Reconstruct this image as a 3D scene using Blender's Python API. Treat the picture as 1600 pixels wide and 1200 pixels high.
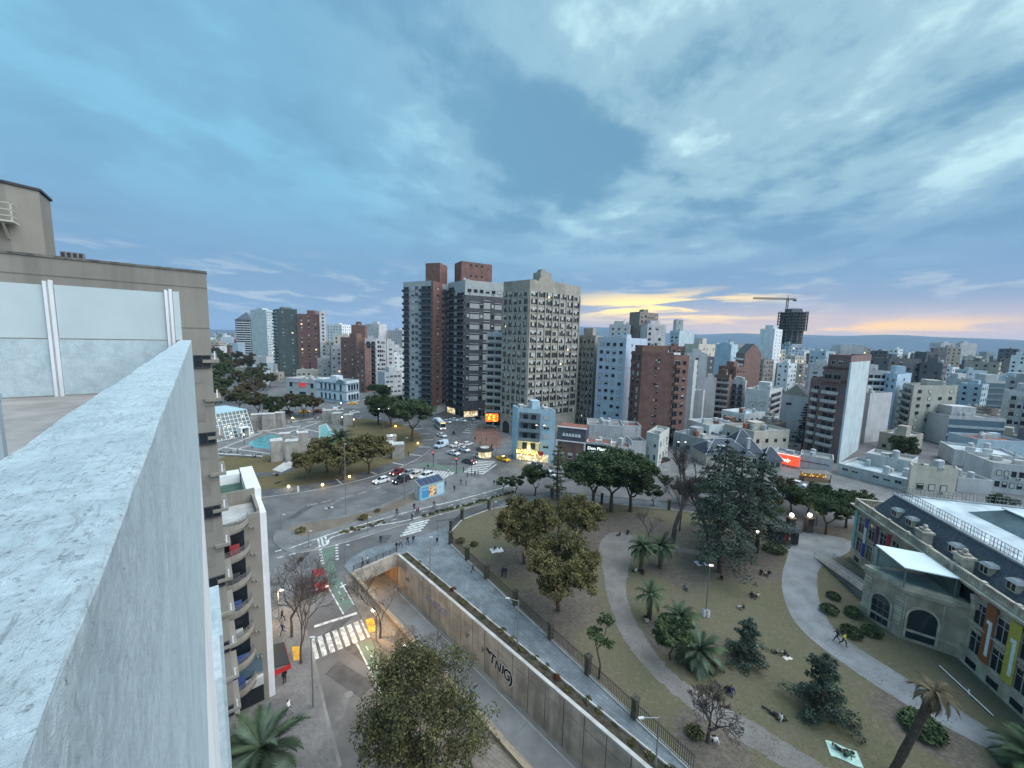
import bpy, bmesh, math, random
from mathutils import Vector, Matrix, geometry
from math import radians as RAD, sin, cos, pi
for o in list(bpy.data.objects): bpy.data.objects.remove(o)
S = bpy.context.scene
COL = S.collection
rnd = random.Random(11)

# ------------------------------------------------------------------ camera
FPX, PITCH, ROLL, EYE = 600.0, RAD(6.8), RAD(1.55), 38.0     # focal length for a 1600 px wide frame
cam_data = bpy.data.cameras.new('camera')
cam_data.sensor_fit = 'HORIZONTAL'; cam_data.sensor_width = 36.0
cam_data.lens = 36.0 * FPX / 1600.0
cam_data.clip_start = 0.05; cam_data.clip_end = 80000.0
cam = bpy.data.objects.new('camera', cam_data); COL.objects.link(cam)
cam.matrix_world = (Matrix.Translation((0, 0, EYE)) @ Matrix.Rotation(pi/2 - PITCH, 4, 'X') @ Matrix.Rotation(ROLL, 4, 'Z'))
S.camera = cam

def ray(x, y):
    u, v = x - 800.0, y - 600.0
    c, s = cos(ROLL), sin(ROLL)
    u, v = c*u + s*v, -s*u + c*v
    return Vector((u, FPX*cos(PITCH) - v*sin(PITCH), -v*cos(PITCH) - FPX*sin(PITCH)))
def at(x, y, z=0.0):
    """point on the level z seen at photo pixel x, y"""
    d = ray(x, y); t = (z - EYE)/d.z
    return Vector((d.x*t, d.y*t, z))
def deep(x, y, d):
    """point at forward distance d seen at photo pixel x, y"""
    r = ray(x, y); t = d/r.y
    return Vector((r.x*t, d, EYE + r.z*t))

# ------------------------------------------------------------------ world: dusk sky under broken cloud
W = bpy.data.worlds.new('World'); S.world = W; W.use_nodes = True
nt = W.node_tree; nt.nodes.clear()
class NB:
    def __init__(s, nt): s.nt = nt
    def n(s, t, **k):
        nd = s.nt.nodes.new(t)
        for a, b in k.items():
            if a.startswith('i_'):
                key = a[2:]; key = int(key) if key.isdigit() else key.replace('_', ' ')
                if hasattr(b, 'is_output'): s.nt.links.new(b, nd.inputs[key])
                else: nd.inputs[key].default_value = b
            else: setattr(nd, a, b)
        return nd
    def math(s, op, a, b=None, c=None, clamp=False):
        nd = s.nt.nodes.new('ShaderNodeMath'); nd.operation = op; nd.use_clamp = clamp
        for i, q in enumerate((a, b, c)):
            if q is None: continue
            if hasattr(q, 'is_output'): s.nt.links.new(q, nd.inputs[i])
            else: nd.inputs[i].default_value = q
        return nd.outputs[0]
    def mix(s, f, a, b, mode='MIX'):
        nd = s.nt.nodes.new('ShaderNodeMix'); nd.data_type = 'RGBA'; nd.blend_type = mode; nd.clamp_factor = True
        for i, q in ((0, f), (6, a), (7, b)):
            if hasattr(q, 'is_output'): s.nt.links.new(q, nd.inputs[i])
            else: nd.inputs[i].default_value = (tuple(q) + (1.0,))[:4] if i else q
        return nd.outputs[2]
    def ramp(s, f, stops, interp='LINEAR'):
        nd = s.nt.nodes.new('ShaderNodeValToRGB'); cr = nd.color_ramp; cr.interpolation = interp
        while len(cr.elements) < len(stops): cr.elements.new(0.5)
        for e, (p, c) in zip(cr.elements, stops):
            e.position = p; e.color = (tuple(c) + (1.0,))[:4] if not isinstance(c, (int, float)) else (c, c, c, 1)
        s.nt.links.new(f, nd.inputs[0]); return nd.outputs[0]
    def rng(s, v, a, b, c=0.0, d=1.0, smooth=True):
        nd = s.nt.nodes.new('ShaderNodeMapRange'); nd.interpolation_type = 'SMOOTHSTEP' if smooth else 'LINEAR'
        s.nt.links.new(v, nd.inputs[0])
        for i, q in enumerate((a, b, c, d)): nd.inputs[i+1].default_value = q
        return nd.outputs[0]
    def link(s, a, b): s.nt.links.new(a, b)

w = NB(nt)
tc = w.n('ShaderNodeTexCoord')
sep = w.n('ShaderNodeSeparateXYZ', i_0=tc.outputs['Generated'])
X, Y, Z = sep.outputs
zz = w.math('ADD', w.math('MAXIMUM', Z, 0.0), 0.10)
px_, py_ = w.math('DIVIDE', X, zz), w.math('DIVIDE', Y, zz)
flat = w.n('ShaderNodeCombineXYZ', i_0=px_, i_1=py_)
# streaks run away towards azimuth -20 degrees
def cloud(scale, stretch, rot, detail, rough, dist, off):
    mp = w.n('ShaderNodeMapping', i_Vector=flat.outputs[0])
    mp.inputs['Location'].default_value = (off, off*0.7, 0); mp.inputs['Rotation'].default_value = (0, 0, RAD(rot)); mp.inputs['Scale'].default_value = (scale, scale*stretch, 1)
    return w.n('ShaderNodeTexNoise', i_Vector=mp.outputs[0], i_Scale=1.0, i_Detail=detail, i_Roughness=rough, i_Distortion=dist).outputs[0]
c1 = cloud(0.5, 0.9, -20, 8, 0.57, 0.35, 17.1)
c2 = cloud(1.9, 0.75, -24, 6, 0.6, 0.0, 6.1)
c3 = cloud(0.17, 0.7, -10, 2, 0.5, 0.0, 5.7)
# how far the direction is turned towards the light patch of cloud in the west
lobe = w.n('ShaderNodeVectorMath', operation='DOT_PRODUCT', i_0=tc.outputs['Generated'])
lv = ray(1420, -80).normalized(); lobe.inputs[1].default_value = lv
west = w.rng(lobe.outputs['Value'], 0.45, 1.06)
dens = w.math('ADD', w.math('ADD', w.math('MULTIPLY', c1, 0.90), w.math('MULTIPLY', c2, 0.58)), w.math('MULTIPLY', c3, 0.25))
thick = w.rng(dens, 0.72, 1.03)
lit = w.mix(west, (0.195, 0.45, 0.63), (0.56, 0.80, 0.82))
mid = w.mix(west, (0.168, 0.375, 0.54), (0.29, 0.47, 0.57))
dark = w.mix(west, (0.145, 0.325, 0.48), (0.125, 0.275, 0.41))
body = w.mix(w.rng(thick, 0.5, 1.0), w.mix(w.rng(thick, 0.0, 0.5), lit, mid), dark)
# the low belt: slate blue turning mauve, then the yellow-peach gap over the hills
belt = w.mix(w.rng(Z, 0.10, 0.36), (0.172, 0.315, 0.485), body)
lowl = w.math('MULTIPLY', w.rng(c2, 0.50, 0.62), w.math('MULTIPLY', w.rng(Z, 0.01, 0.06), w.rng(Z, 0.20, 0.09)))
belt = w.mix(w.math('MULTIPLY', lowl, 0.55), belt, (0.50, 0.60, 0.66))
ax = w.math('ARCTAN2', X, Y)
sunw = w.rng(w.math('ABSOLUTE', w.math('SUBTRACT', ax, 0.50)), 1.05, 0.0)
gapn = w.n('ShaderNodeTexNoise', i_Scale=1.0, i_Detail=4.0, i_Roughness=0.55, i_Distortion=0.6)
gm = w.n('ShaderNodeCombineXYZ', i_0=w.math('MULTIPLY', ax, 4.2), i_1=w.math('MULTIPLY', Z, 42.0), i_2=2.4); w.link(gm.outputs[0], gapn.inputs['Vector'])
hz = w.rng(Z, 0.16, 0.02)
warm = w.math('MULTIPLY', hz, w.math('ADD', w.math('MULTIPLY', sunw, 0.85), 0.15))
belt = w.mix(w.math('MULTIPLY', warm, 0.95), belt, (0.42, 0.42, 0.50))
bandl = w.math('MULTIPLY', w.rng(Z, 0.10, 0.008), w.rng(ax, -0.2, 0.55))
belt = w.mix(w.math('MULTIPLY', bandl, 0.9), belt, (0.92, 0.62, 0.46))
g1 = w.math('MULTIPLY', w.rng(gapn.outputs[0], 0.44, 0.58), w.math('MULTIPLY', w.rng(w.math('ABSOLUTE', w.math('SUBTRACT', Z, 0.082)), 0.055, 0.0), w.rng(w.math('ABSOLUTE', w.math('SUBTRACT', ax, 0.37)), 0.36, 0.05)))
g2 = w.math('MULTIPLY', w.rng(gapn.outputs[0], 0.42, 0.58), w.math('MULTIPLY', w.rng(w.math('ABSOLUTE', w.math('SUBTRACT', Z, 0.038)), 0.026, 0.0), w.rng(w.math('ABSOLUTE', w.math('SUBTRACT', ax, 0.70)), 0.38, 0.06)))
belt = w.mix(w.math('MULTIPLY', g1, 0.97), belt, (1.5, 1.05, 0.32))
belt = w.mix(w.math('MULTIPLY', g2, 0.97), belt, (1.35, 0.78, 0.22))
sky = w.n('ShaderNodeTexSky', sky_type='NISHITA')
sky.sun_disc = False; sky.sun_elevation = RAD(1.5); sky.sun_rotation = RAD(30); sky.altitude = 400; sky.dust_density = 2.0
b1 = w.n('ShaderNodeBackground', i_Color=sky.outputs[0], i_Strength=0.05)
b2 = w.n('ShaderNodeBackground', i_Color=belt, i_Strength=0.39)
ms = w.n('ShaderNodeMixShader', i_0=w.rng(dens, 0.30, 0.62, 0.9, 1.0), i_1=b1.outputs[0], i_2=b2.outputs[0])
w.n('ShaderNodeOutputWorld', i_0=ms.outputs[0])

# ------------------------------------------------------------------ sun: hidden by cloud in the west, so very soft
sd = bpy.data.lights.new('sun', 'SUN'); sd.energy = 1.5; sd.angle = RAD(80); sd.color = (0.95, 0.97, 1.0)
sun = bpy.data.objects.new('sun', sd); COL.objects.link(sun)
sun.rotation_euler = (Vector((0.62, -0.12, 0.74))).to_track_quat('Z', 'Y').to_euler()
S.view_settings.view_transform = 'Standard'; S.view_settings.look = 'None'
S.view_settings.exposure = 1.7; S.view_settings.gamma = 1.0
S.view_settings.use_curve_mapping = False
S.render.engine = 'CYCLES'
W.cycles.sampling_method = 'MANUAL'; W.cycles.sample_map_resolution = 512
S.cycles.volume_bounces = 0; S.cycles.max_bounces = 4; S.cycles.diffuse_bounces = 2; S.cycles.glossy_bounces = 3; S.cycles.transparent_max_bounces = 6; S.cycles.transmission_bounces = 3

# ------------------------------------------------------------------ helpers
class MB:
    """collects faces, builds one mesh"""
    def __init__(s): s.v = []; s.f = []; s.m = []; s.M = None
    def pts(s, ps):
        i = len(s.v)
        for p in ps:
            p = Vector(p)
            s.v.append(tuple(s.M @ p) if s.M else tuple(p))
        return i
    def poly(s, ps, mi=0):
        i = s.pts(ps); s.f.append(tuple(range(i, i+len(ps)))); s.m.append(mi)
    def box(s, x0, y0, z0, x1, y1, z1, mi=0):
        i = s.pts([(x0,y0,z0),(x1,y0,z0),(x1,y1,z0),(x0,y1,z0),(x0,y0,z1),(x1,y0,z1),(x1,y1,z1),(x0,y1,z1)])
        for q in ((3,2,1,0),(4,5,6,7),(0,1,5,4),(1,2,6,5),(2,3,7,6),(3,0,4,7)): s.f.append(tuple(i+k for k in q)); s.m.append(mi)
        return s
    def hexa(s, b, t, mi=0):
        i = s.pts(list(b) + list(t))
        for q in ((3,2,1,0),(4,5,6,7),(0,1,5,4),(1,2,6,5),(2,3,7,6),(3,0,4,7)): s.f.append(tuple(i+k for k in q)); s.m.append(mi)
        return s
    def prism(s, ring, z0, z1, mi=0, mt=None, bottom=False):
        """ring counter-clockwise from above; z0/z1 numbers"""
        n = len(ring); i = s.pts([(p[0], p[1], z0) for p in ring] + [(p[0], p[1], z1) for p in ring])
        for k in range(n):
            j = (k+1) % n; s.f.append((i+k, i+j, i+n+j, i+n+k)); s.m.append(mi)
        s.f.append(tuple(i+n+k for k in range(n))); s.m.append(mi if mt is None else mt)
        if bottom: s.f.append(tuple(i+n-1-k for k in range(n))); s.m.append(mi)
        return s
    def tube(s, p0, p1, r0, r1=None, n=6, mi=0, caps=True):
        p0, p1 = Vector(p0), Vector(p1); r1 = r0 if r1 is None else r1
        d = p1 - p0
        if d.length < 1e-6: return s
        d.normalize(); a = d.orthogonal().normalized(); b = d.cross(a)
        c = [(cos(2*pi*k/n), sin(2*pi*k/n)) for k in range(n)]
        i = s.pts([p0 + (a*x + b*y)*r0 for x, y in c] + [p1 + (a*x + b*y)*r1 for x, y in c])
        for k in range(n):
            j = (k+1) % n; s.f.append((i+k, i+j, i+n+j, i+n+k)); s.m.append(mi)
        if caps:
            s.f.append(tuple(i+n-1-k for k in range(n))); s.m.append(mi)
            s.f.append(tuple(i+n+k for k in range(n))); s.m.append(mi)
        return s
    def path(s, ps, rs, n=6, mi=0):
        ps = [Vector(p) for p in ps]; i0 = None
        for k, p in enumerate(ps):
            d = (ps[min(k+1, len(ps)-1)] - ps[max(k-1, 0)]).normalized()
            a = d.cross(Vector((0.31, 0.95, 0.05))).normalized(); b = d.cross(a)
            i = s.pts([p + (a*cos(2*pi*q/n) + b*sin(2*pi*q/n))*rs[k] for q in range(n)])
            if i0 is not None:
                for q in range(n):
                    j = (q+1) % n; s.f.append((i0+q, i0+j, i+j, i+q)); s.m.append(mi)
            i0 = i
        return s
    def ball(s, c, rx, ry=None, rz=None, n=8, m=5, mi=0):
        ry = rx if ry is None else ry; rz = rx if rz is None else rz; c = Vector(c)
        rows = []
        for a in range(1, m):
            t = pi*a/m
            rows.append(s.pts([c + Vector((rx*sin(t)*cos(2*pi*k/n), ry*sin(t)*sin(2*pi*k/n), rz*cos(t))) for k in range(n)]))
        tp = s.pts([c + Vector((0,0,rz))]); bt = s.pts([c - Vector((0,0,rz))])
        for k in range(n):
            j = (k+1) % n
            s.f.append((tp, rows[0]+k, rows[0]+j)); s.m.append(mi)
            s.f.append((bt, rows[-1]+j, rows[-1]+k)); s.m.append(mi)
            for a in range(len(rows)-1):
                s.f.append((rows[a]+k, rows[a+1]+k, rows[a+1]+j, rows[a]+j)); s.m.append(mi)
        return s
    def mesh(s, name, mats, smooth=False):
        me = bpy.data.meshes.new(name); me.from_pydata(s.v, [], s.f)
        for m in (mats if isinstance(mats, (list, tuple)) else [mats]): me.materials.append(m)
        if any(s.m): me.polygons.foreach_set('material_index', s.m)
        if smooth: me.polygons.foreach_set('use_smooth', [True]*len(s.f))
        me.update(); return me

def obj(name, data, mats=None, parent=None, loc=None, rot=None, scale=None, label=None, cat=None, group=None, kind=None, smooth=False):
    if isinstance(data, MB): data = data.mesh(name, mats, smooth)
    o = bpy.data.objects.new(name, data); COL.objects.link(o)
    if parent is not None: o.parent = parent
    if loc is not None: o.location = loc
    if rot is not None: o.rotation_euler = (0, 0, rot) if isinstance(rot, (int, float)) else rot
    if scale is not None: o.scale = (scale,)*3 if isinstance(scale, (int, float)) else scale
    if label: o['label'] = label
    if cat: o['category'] = cat
    if group: o['group'] = group
    if kind: o['kind'] = kind
    return o
def thing(name, label, cat, loc=(0,0,0), rot=0.0, scale=None, group=None):
    return obj(name, None, loc=loc, rot=rot, scale=scale, label=label, cat=cat, group=group)
def ccw(ps):
    a = sum(ps[i][0]*ps[(i+1) % len(ps)][1] - ps[(i+1) % len(ps)][0]*ps[i][1] for i in range(len(ps)))
    return list(ps) if a > 0 else list(ps)[::-1]
def lerp(a, b, t): return a + (b - a)*t

# ------------------------------------------------------------------ materials
MATS = {}
def mat(name, col, rough=0.75, var=0.18, scale=0.6, bump=0.0, bscale=8.0, streak=0.0, metal=0.0, emit=None, estr=0.0, col2=None, spec=0.3, detail=4.0, alpha=None, perobj=0.0):
    if name in MATS: return MATS[name]
    m = bpy.data.materials.new(name); m.use_nodes = True; t = NB(m.node_tree); t.nt.nodes.clear()
    out = t.n('ShaderNodeOutputMaterial'); p = t.n('ShaderNodeBsdfPrincipled', i_Roughness=rough, i_Metallic=metal)
    p.inputs['Specular IOR Level'].default_value = spec
    t.link(p.outputs[0], out.inputs[0])
    c = tuple(col)
    if var or col2:
        g = t.n('ShaderNodeNewGeometry').outputs['Position']
        nz = t.n('ShaderNodeTexNoise', i_Vector=g, i_Scale=scale, i_Detail=detail, i_Roughness=0.6)
        f = t.rng(nz.outputs[0], 0.3, 0.7)
        hi = tuple(min(1, x*(1+var)) for x in c); lo = tuple(x*(1-var) for x in c)
        if col2: lo = tuple(col2)
        cc = t.mix(f, lo, hi)
        if streak:
            mp = t.n('ShaderNodeMapping', i_Vector=g); mp.inputs['Scale'].default_value = (0.9, 0.9, 0.06)
            n2 = t.n('ShaderNodeTexNoise', i_Vector=mp.outputs[0], i_Scale=1.3, i_Detail=5.0, i_Roughness=0.65)
            cc = t.mix(t.rng(n2.outputs[0], 0.42, 0.72, 0.0, streak), cc, tuple(x*0.45 for x in c))
        if perobj:
            oi = t.n('ShaderNodeObjectInfo')
            cc = t.mix(1.0, cc, t.ramp(oi.outputs['Random'], [(0, 1-perobj), (1, 1.0)]), 'MULTIPLY')
        t.link(cc, p.inputs['Base Color'])
    else: p.inputs['Base Color'].default_value = c + (1,)
    if bump:
        g = t.n('ShaderNodeNewGeometry').outputs['Position']
        nb = t.n('ShaderNodeTexNoise', i_Vector=g, i_Scale=bscale, i_Detail=5.0, i_Roughness=0.65)
        b = t.n('ShaderNodeBump', i_Strength=bump, i_Distance=0.05, i_Height=nb.outputs[0]); t.link(b.outputs[0], p.inputs['Normal'])
    if emit:
        m.cycles.emission_sampling = 'NONE'; p.inputs['Emission Color'].default_value = tuple(emit) + (1,); p.inputs['Emission Strength'].default_value = estr
    MATS[name] = m; return m
def wallm(col, streak=0.35):
    k = 'wall_%02x%02x%02x' % tuple(int(255*x) for x in col)
    return mat(k, col, rough=0.85, var=0.10, scale=0.25, streak=streak, spec=0.2)
def paint(col): return mat('paint_%02x%02x%02x' % tuple(int(255*x) for x in col), col, rough=0.32, var=0, spec=0.5)
def cloth(col): return mat('cloth_%02x%02x%02x' % tuple(int(255*x) for x in col), col, rough=0.9, var=0.12, scale=4)
def glow(name, col, s): return mat(name, tuple(min(1, c*0.6) for c in col), var=0, emit=col, estr=s)

ASPH = mat('asphalt', (0.138, 0.135, 0.134), 0.85, col2=(0.092, 0.09, 0.09), scale=0.16, bump=0.2, bscale=6, detail=7)
CONC = mat('concrete', (0.43, 0.395, 0.345), 0.9, col2=(0.27, 0.25, 0.22), scale=0.35, streak=0.6, bump=0.15, detail=7)
CONCL = mat('pale_concrete', (0.46, 0.45, 0.43), 0.9, var=0.2, scale=0.5, bump=0.1)
CONCD = mat('dark_concrete', (0.20, 0.195, 0.185), 0.9, var=0.25, scale=0.3, detail=7)
MARK = mat('road_paint', (0.60, 0.60, 0.58), 0.8, col2=(0.25, 0.25, 0.245), scale=1.6, detail=7)
GREEN = mat('green_lane_paint', (0.105, 0.165, 0.125), 0.85, col2=(0.12, 0.135, 0.12), scale=0.5, detail=7)
YELLOW = mat('yellow_tile', (0.62, 0.34, 0.05), 0.8, var=0.2, scale=1.5)
GLASS = mat('dark_glass', (0.018, 0.024, 0.03), 0.14, var=0, spec=0.45)
BLUEGL = mat('blue_glass', (0.10, 0.16, 0.20), 0.1, var=0, spec=0.8)
FRAME = mat('window_frame', (0.42, 0.43, 0.43), 0.6, var=0)
DFRAME = mat('dark_frame', (0.05, 0.05, 0.055), 0.5, var=0)
BLIND = mat('roller_blind', (0.52, 0.52, 0.48), 0.8, var=0.1)
WARM = glow('warm_window', (1.0, 0.74, 0.42), 0.5)
METAL = mat('grey_metal', (0.22, 0.225, 0.23), 0.5, var=0, metal=0.3)
DARKM = mat('black_metal', (0.035, 0.036, 0.038), 0.5, var=0)
WHITE = mat('white_paint', (0.72, 0.73, 0.74), 0.6, var=0.08, scale=0.5, streak=0.15)
ROOFG = mat('roof_screed', (0.30, 0.30, 0.29), 0.9, col2=(0.19, 0.19, 0.18), scale=0.4, detail=6)
ROOFR = mat('red_roof_tile', (0.25, 0.10, 0.07), 0.9, col2=(0.17, 0.08, 0.06), scale=0.6)
ROOFW = mat('white_roof_membrane', (0.44, 0.50, 0.53), 0.7, col2=(0.31, 0.36, 0.385), scale=0.3, detail=6)
BARK = mat('bark', (0.075, 0.06, 0.048), 0.95, var=0.3, scale=3, bump=0.4)
BULB = glow('lamp_bulb', (1.0, 0.93, 0.78), 1.3)
BULBY = glow('yellow_lamp_bulb', (1.0, 0.75, 0.25), 1.6)
# ------------------------------------------------------------------ ground sheets
def px(ps): return [at(*p) for p in ps]
def smooth(ps, n=5):
    out = []
    for i in range(len(ps)-1):
        a, b, c, d = ps[max(i-1,0)], ps[i], ps[i+1], ps[min(i+2, len(ps)-1)]
        for k in range(n):
            t = k/n
            out.append(0.5*((2*b) + (c-a)*t + (2*a-5*b+4*c-d)*t*t + (3*b-a-3*c+d)*t*t*t))
    out.append(ps[-1]); return out
def rough(ps, a):
    r = random.Random(len(ps)); return [p + Vector((r.uniform(-a,a), r.uniform(-a,a), 0)) for p in ps]
def cdt(outer, holes, z):
    vs = [Vector((p[0], p[1])) for p in outer]; es = [(i, (i+1) % len(outer)) for i in range(len(outer))]
    for h in holes:
        b = len(vs); vs += [Vector((p[0], p[1])) for p in h]; es += [(b+i, b+(i+1) % len(h)) for i in range(len(h))]
    r = geometry.delaunay_2d_cdt(vs, es, [], 1, 1e-4)
    def inside(p, poly):
        c = False; j = len(poly)-1
        for i in range(len(poly)):
            if (poly[i][1] > p[1]) != (poly[j][1] > p[1]) and p[0] < (poly[j][0]-poly[i][0])*(p[1]-poly[i][1])/(poly[j][1]-poly[i][1])+poly[i][0]: c = not c
            j = i
        return c
    mb = MB(); mb.v = [(p.x, p.y, z) for p in r[0]]
    for f in r[2]:
        c = sum((r[0][i] for i in f), Vector((0,0)))/len(f)
        if any(inside(c, h) for h in holes) or not inside(c, outer): continue
        a = [r[0][i] for i in f]
        if (a[1]-a[0]).cross(a[2]-a[0]) < 0: f = f[::-1]
        mb.f.append(tuple(f)); mb.m.append(0)
    return mb
TA, TB = at(553, 898), at(622, 868)
TDIR = ((at(1000,1200)-TB).normalized() + (at(830,1200)-TA).normalized()).normalized()
TC, TD = TB + TDIR*72, TA + TDIR*66
TRENCH = ccw([TA, TB, TC, TD])
gm_ = bpy.data.materials.new('city_ground'); gm_.use_nodes = True
g = NB(gm_.node_tree); pb = g.nt.nodes['Principled BSDF']; pb.inputs['Roughness'].default_value = 0.95
pos = g.n('ShaderNodeNewGeometry').outputs['Position']
na = g.n('ShaderNodeTexNoise', i_Vector=pos, i_Scale=0.012, i_Detail=8.0, i_Roughness=0.7)
vo = g.n('ShaderNodeTexVoronoi', i_Vector=pos, i_Scale=0.045)
cg = g.mix(g.rng(na.outputs[0], 0.42, 0.58), (0.05, 0.06, 0.035), (0.16, 0.145, 0.125))
cg = g.mix(g.rng(vo.outputs['Color'], 0.62, 0.7, 0, 0.6), cg, (0.36, 0.36, 0.35))
g.link(cg, pb.inputs['Base Color'])
obj('ground', cdt([(-13000,-900),(13000,-900),(13000,13000),(-13000,13000)], [TRENCH], 0.0), gm_, kind='structure')
road = obj('road', cdt([(-330,-60),(330,-60),(330,330),(-330,330)], [TRENCH], 0.006), ASPH, kind='structure')

def slab(name, ring, h, m, edge=None, z0=0.002, parent=None):
    mb = MB().prism(ccw(ring), z0, h, 1, 0)
    return obj(name, mb, [m, edge or CONCL], parent=parent, kind=None if parent else 'structure')
def sheet(name, ring, z, m, parent):
    mb = MB(); mb.poly([(p[0], p[1], z) for p in ccw(ring)]); return obj(name, mb, m, parent=parent)
def strip(name, ps, wd, z, m, parent, dash=None):
    ps = [Vector((p[0], p[1], 0)) for p in ps]; mb = MB()
    if dash:
        L = 0; a, b = dash
        for i in range(len(ps)-1):
            s = (ps[i+1]-ps[i]); n = max(1, int(s.length/(a+b))); u = s.normalized(); q = Vector((-u.y, u.x, 0))*wd/2
            for k in range(n):
                p0 = ps[i] + u*k*(a+b); p1 = p0 + u*a
                mb.poly([p0-q+Vector((0,0,z)), p1-q+Vector((0,0,z)), p1+q+Vector((0,0,z)), p0+q+Vector((0,0,z))])
    else:
        lo, hi = [], []
        for i, p in enumerate(ps):
            u = (ps[min(i+1,len(ps)-1)] - ps[max(i-1,0)]).normalized(); q = Vector((-u.y, u.x, 0))*wd/2
            lo.append(p-q); hi.append(p+q)
        for i in range(len(ps)-1):
            mb.poly([lo[i]+Vector((0,0,z)), lo[i+1]+Vector((0,0,z)), hi[i+1]+Vector((0,0,z)), hi[i]+Vector((0,0,z))])
    return obj(name, mb, m, parent=parent)
def stripes(a, b, n, vec, wd, ln, z, parent):
    vec = Vector((vec.x, vec.y, 0)).normalized()
    me = MB(); me.poly([(-ln/2,-wd/2,0),(ln/2,-wd/2,0),(ln/2,wd/2,0),(-ln/2,wd/2,0)]); me = me.mesh('stripe', MARK)
    for i in range(n):
        c = lerp(a, b, i/(n-1)); obj('stripe', me, parent=parent, loc=(c.x, c.y, z), rot=math.atan2(vec.y, vec.x))

def grassmat(name, c1, c2, c3, sc=0.16, worn=()):
    m = bpy.data.materials.new(name); m.use_nodes = True; t = NB(m.node_tree); p = t.nt.nodes['Principled BSDF']; p.inputs['Roughness'].default_value = 0.95; p.inputs['Specular IOR Level'].default_value = 0.1
    g = t.n('ShaderNodeNewGeometry').outputs['Position']
    a = t.n('ShaderNodeTexNoise', i_Vector=g, i_Scale=sc, i_Detail=8.0, i_Roughness=0.66, i_Distortion=0.5)
    b = t.n('ShaderNodeTexNoise', i_Vector=g, i_Scale=sc*14, i_Detail=5.0, i_Roughness=0.7)
    c = t.mix(t.rng(a.outputs[0], 0.36, 0.62), c1, c2); c = t.mix(t.rng(b.outputs[0], 0.50, 0.72, 0, 0.75), c, c3)
    if worn:      # trodden bare earth under the trees
        acc = None
        for (x, y, rad) in worn:
            q = at(x, y); dn = t.n('ShaderNodeVectorMath', operation='DISTANCE', i_0=g); dn.inputs[1].default_value = (q.x, q.y, 0.14)
            f = t.rng(dn.outputs['Value'], rad*1.25, rad*0.35); acc = f if acc is None else t.math('MAXIMUM', acc, f)
        f = t.rng(t.math('ADD', t.math('MULTIPLY', acc, 0.55), t.math('MULTIPLY', a.outputs[0], 0.75)), 0.50, 0.72, 0, 0.9)
        c = t.mix(f, c, t.mix(t.rng(b.outputs[0], 0.35, 0.65), (0.10, 0.085, 0.072), (0.155, 0.132, 0.112)))
    t.link(c, p.inputs['Base Color'])
    bp = t.n('ShaderNodeBump', i_Strength=0.6, i_Distance=0.12, i_Height=b.outputs[0]); t.link(bp.outputs[0], p.inputs['Normal'])
    return m
LAWN = grassmat('dry_lawn', (0.132, 0.115, 0.08), (0.118, 0.113, 0.068), (0.18, 0.165, 0.12), worn=[(1125,862,11),(1000,830,9),(870,945,7),(815,880,6),(930,840,8),(1060,890,6),(740,890,4),(860,1010,4),(1300,830,8),(1440,1130,5),(1110,1160,4),(1050,1000,4)])
LAWN2 = grassmat('plaza_lawn', (0.15, 0.112, 0.058), (0.105, 0.098, 0.05), (0.20, 0.155, 0.088))
DIRT = grassmat('bare_earth', (0.15, 0.125, 0.10), (0.20, 0.165, 0.13), (0.11, 0.09, 0.07))
PATH = grassmat('compacted_path', (0.215, 0.20, 0.188), (0.165, 0.152, 0.142), (0.255, 0.24, 0.228), 0.3)
def pavemat(name, c, size, rot, gap=0.6, w=2.0):
    m = bpy.data.materials.new(name); m.use_nodes = True; t = NB(m.node_tree); p = t.nt.nodes['Principled BSDF']; p.inputs['Roughness'].default_value = 0.85; p.inputs['Specular IOR Level'].default_value = 0.25
    g = t.n('ShaderNodeNewGeometry').outputs['Position']
    mp = t.n('ShaderNodeMapping', i_Vector=g); mp.inputs['Rotation'].default_value = (0, 0, rot)
    br = t.n('ShaderNodeTexBrick', i_Vector=mp.outputs[0], i_Scale=1.0/size)
    for i, q in (('Color1', c), ('Color2', tuple(x*0.78 for x in c)), ('Mortar', tuple(x*gap for x in c))): br.inputs[i].default_value = q + (1,)
    br.inputs['Mortar Size'].default_value = 0.03; br.inputs['Brick Width'].default_value = w/2; br.inputs['Row Height'].default_value = 0.5
    a = t.n('ShaderNodeTexNoise', i_Vector=g, i_Scale=0.25, i_Detail=8.0, i_Roughness=0.7)
    cc = t.mix(1.0, br.outputs[0], t.ramp(t.rng(a.outputs[0], 0.3, 0.7), [(0, 0.68), (1, 1.12)]), 'MULTIPLY')
    t.link(cc, p.inputs['Base Color']); return m
PAVE = pavemat('blue_grey_pavers', (0.215, 0.245, 0.265), 0.9, 0.8)
PAVEG = pavemat('grey_pavers', (0.205, 0.203, 0.20), 0.42, 0.7, 0.8)
PAVED = pavemat('dark_pavers', (0.135, 0.135, 0.14), 1.2, 0.3)
PAVER = pavemat('red_pavers', (0.27, 0.16, 0.125), 0.6, 0.2)
PAVEB = pavemat('brown_pavers', (0.21, 0.18, 0.15), 0.7, 0.6)

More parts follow.
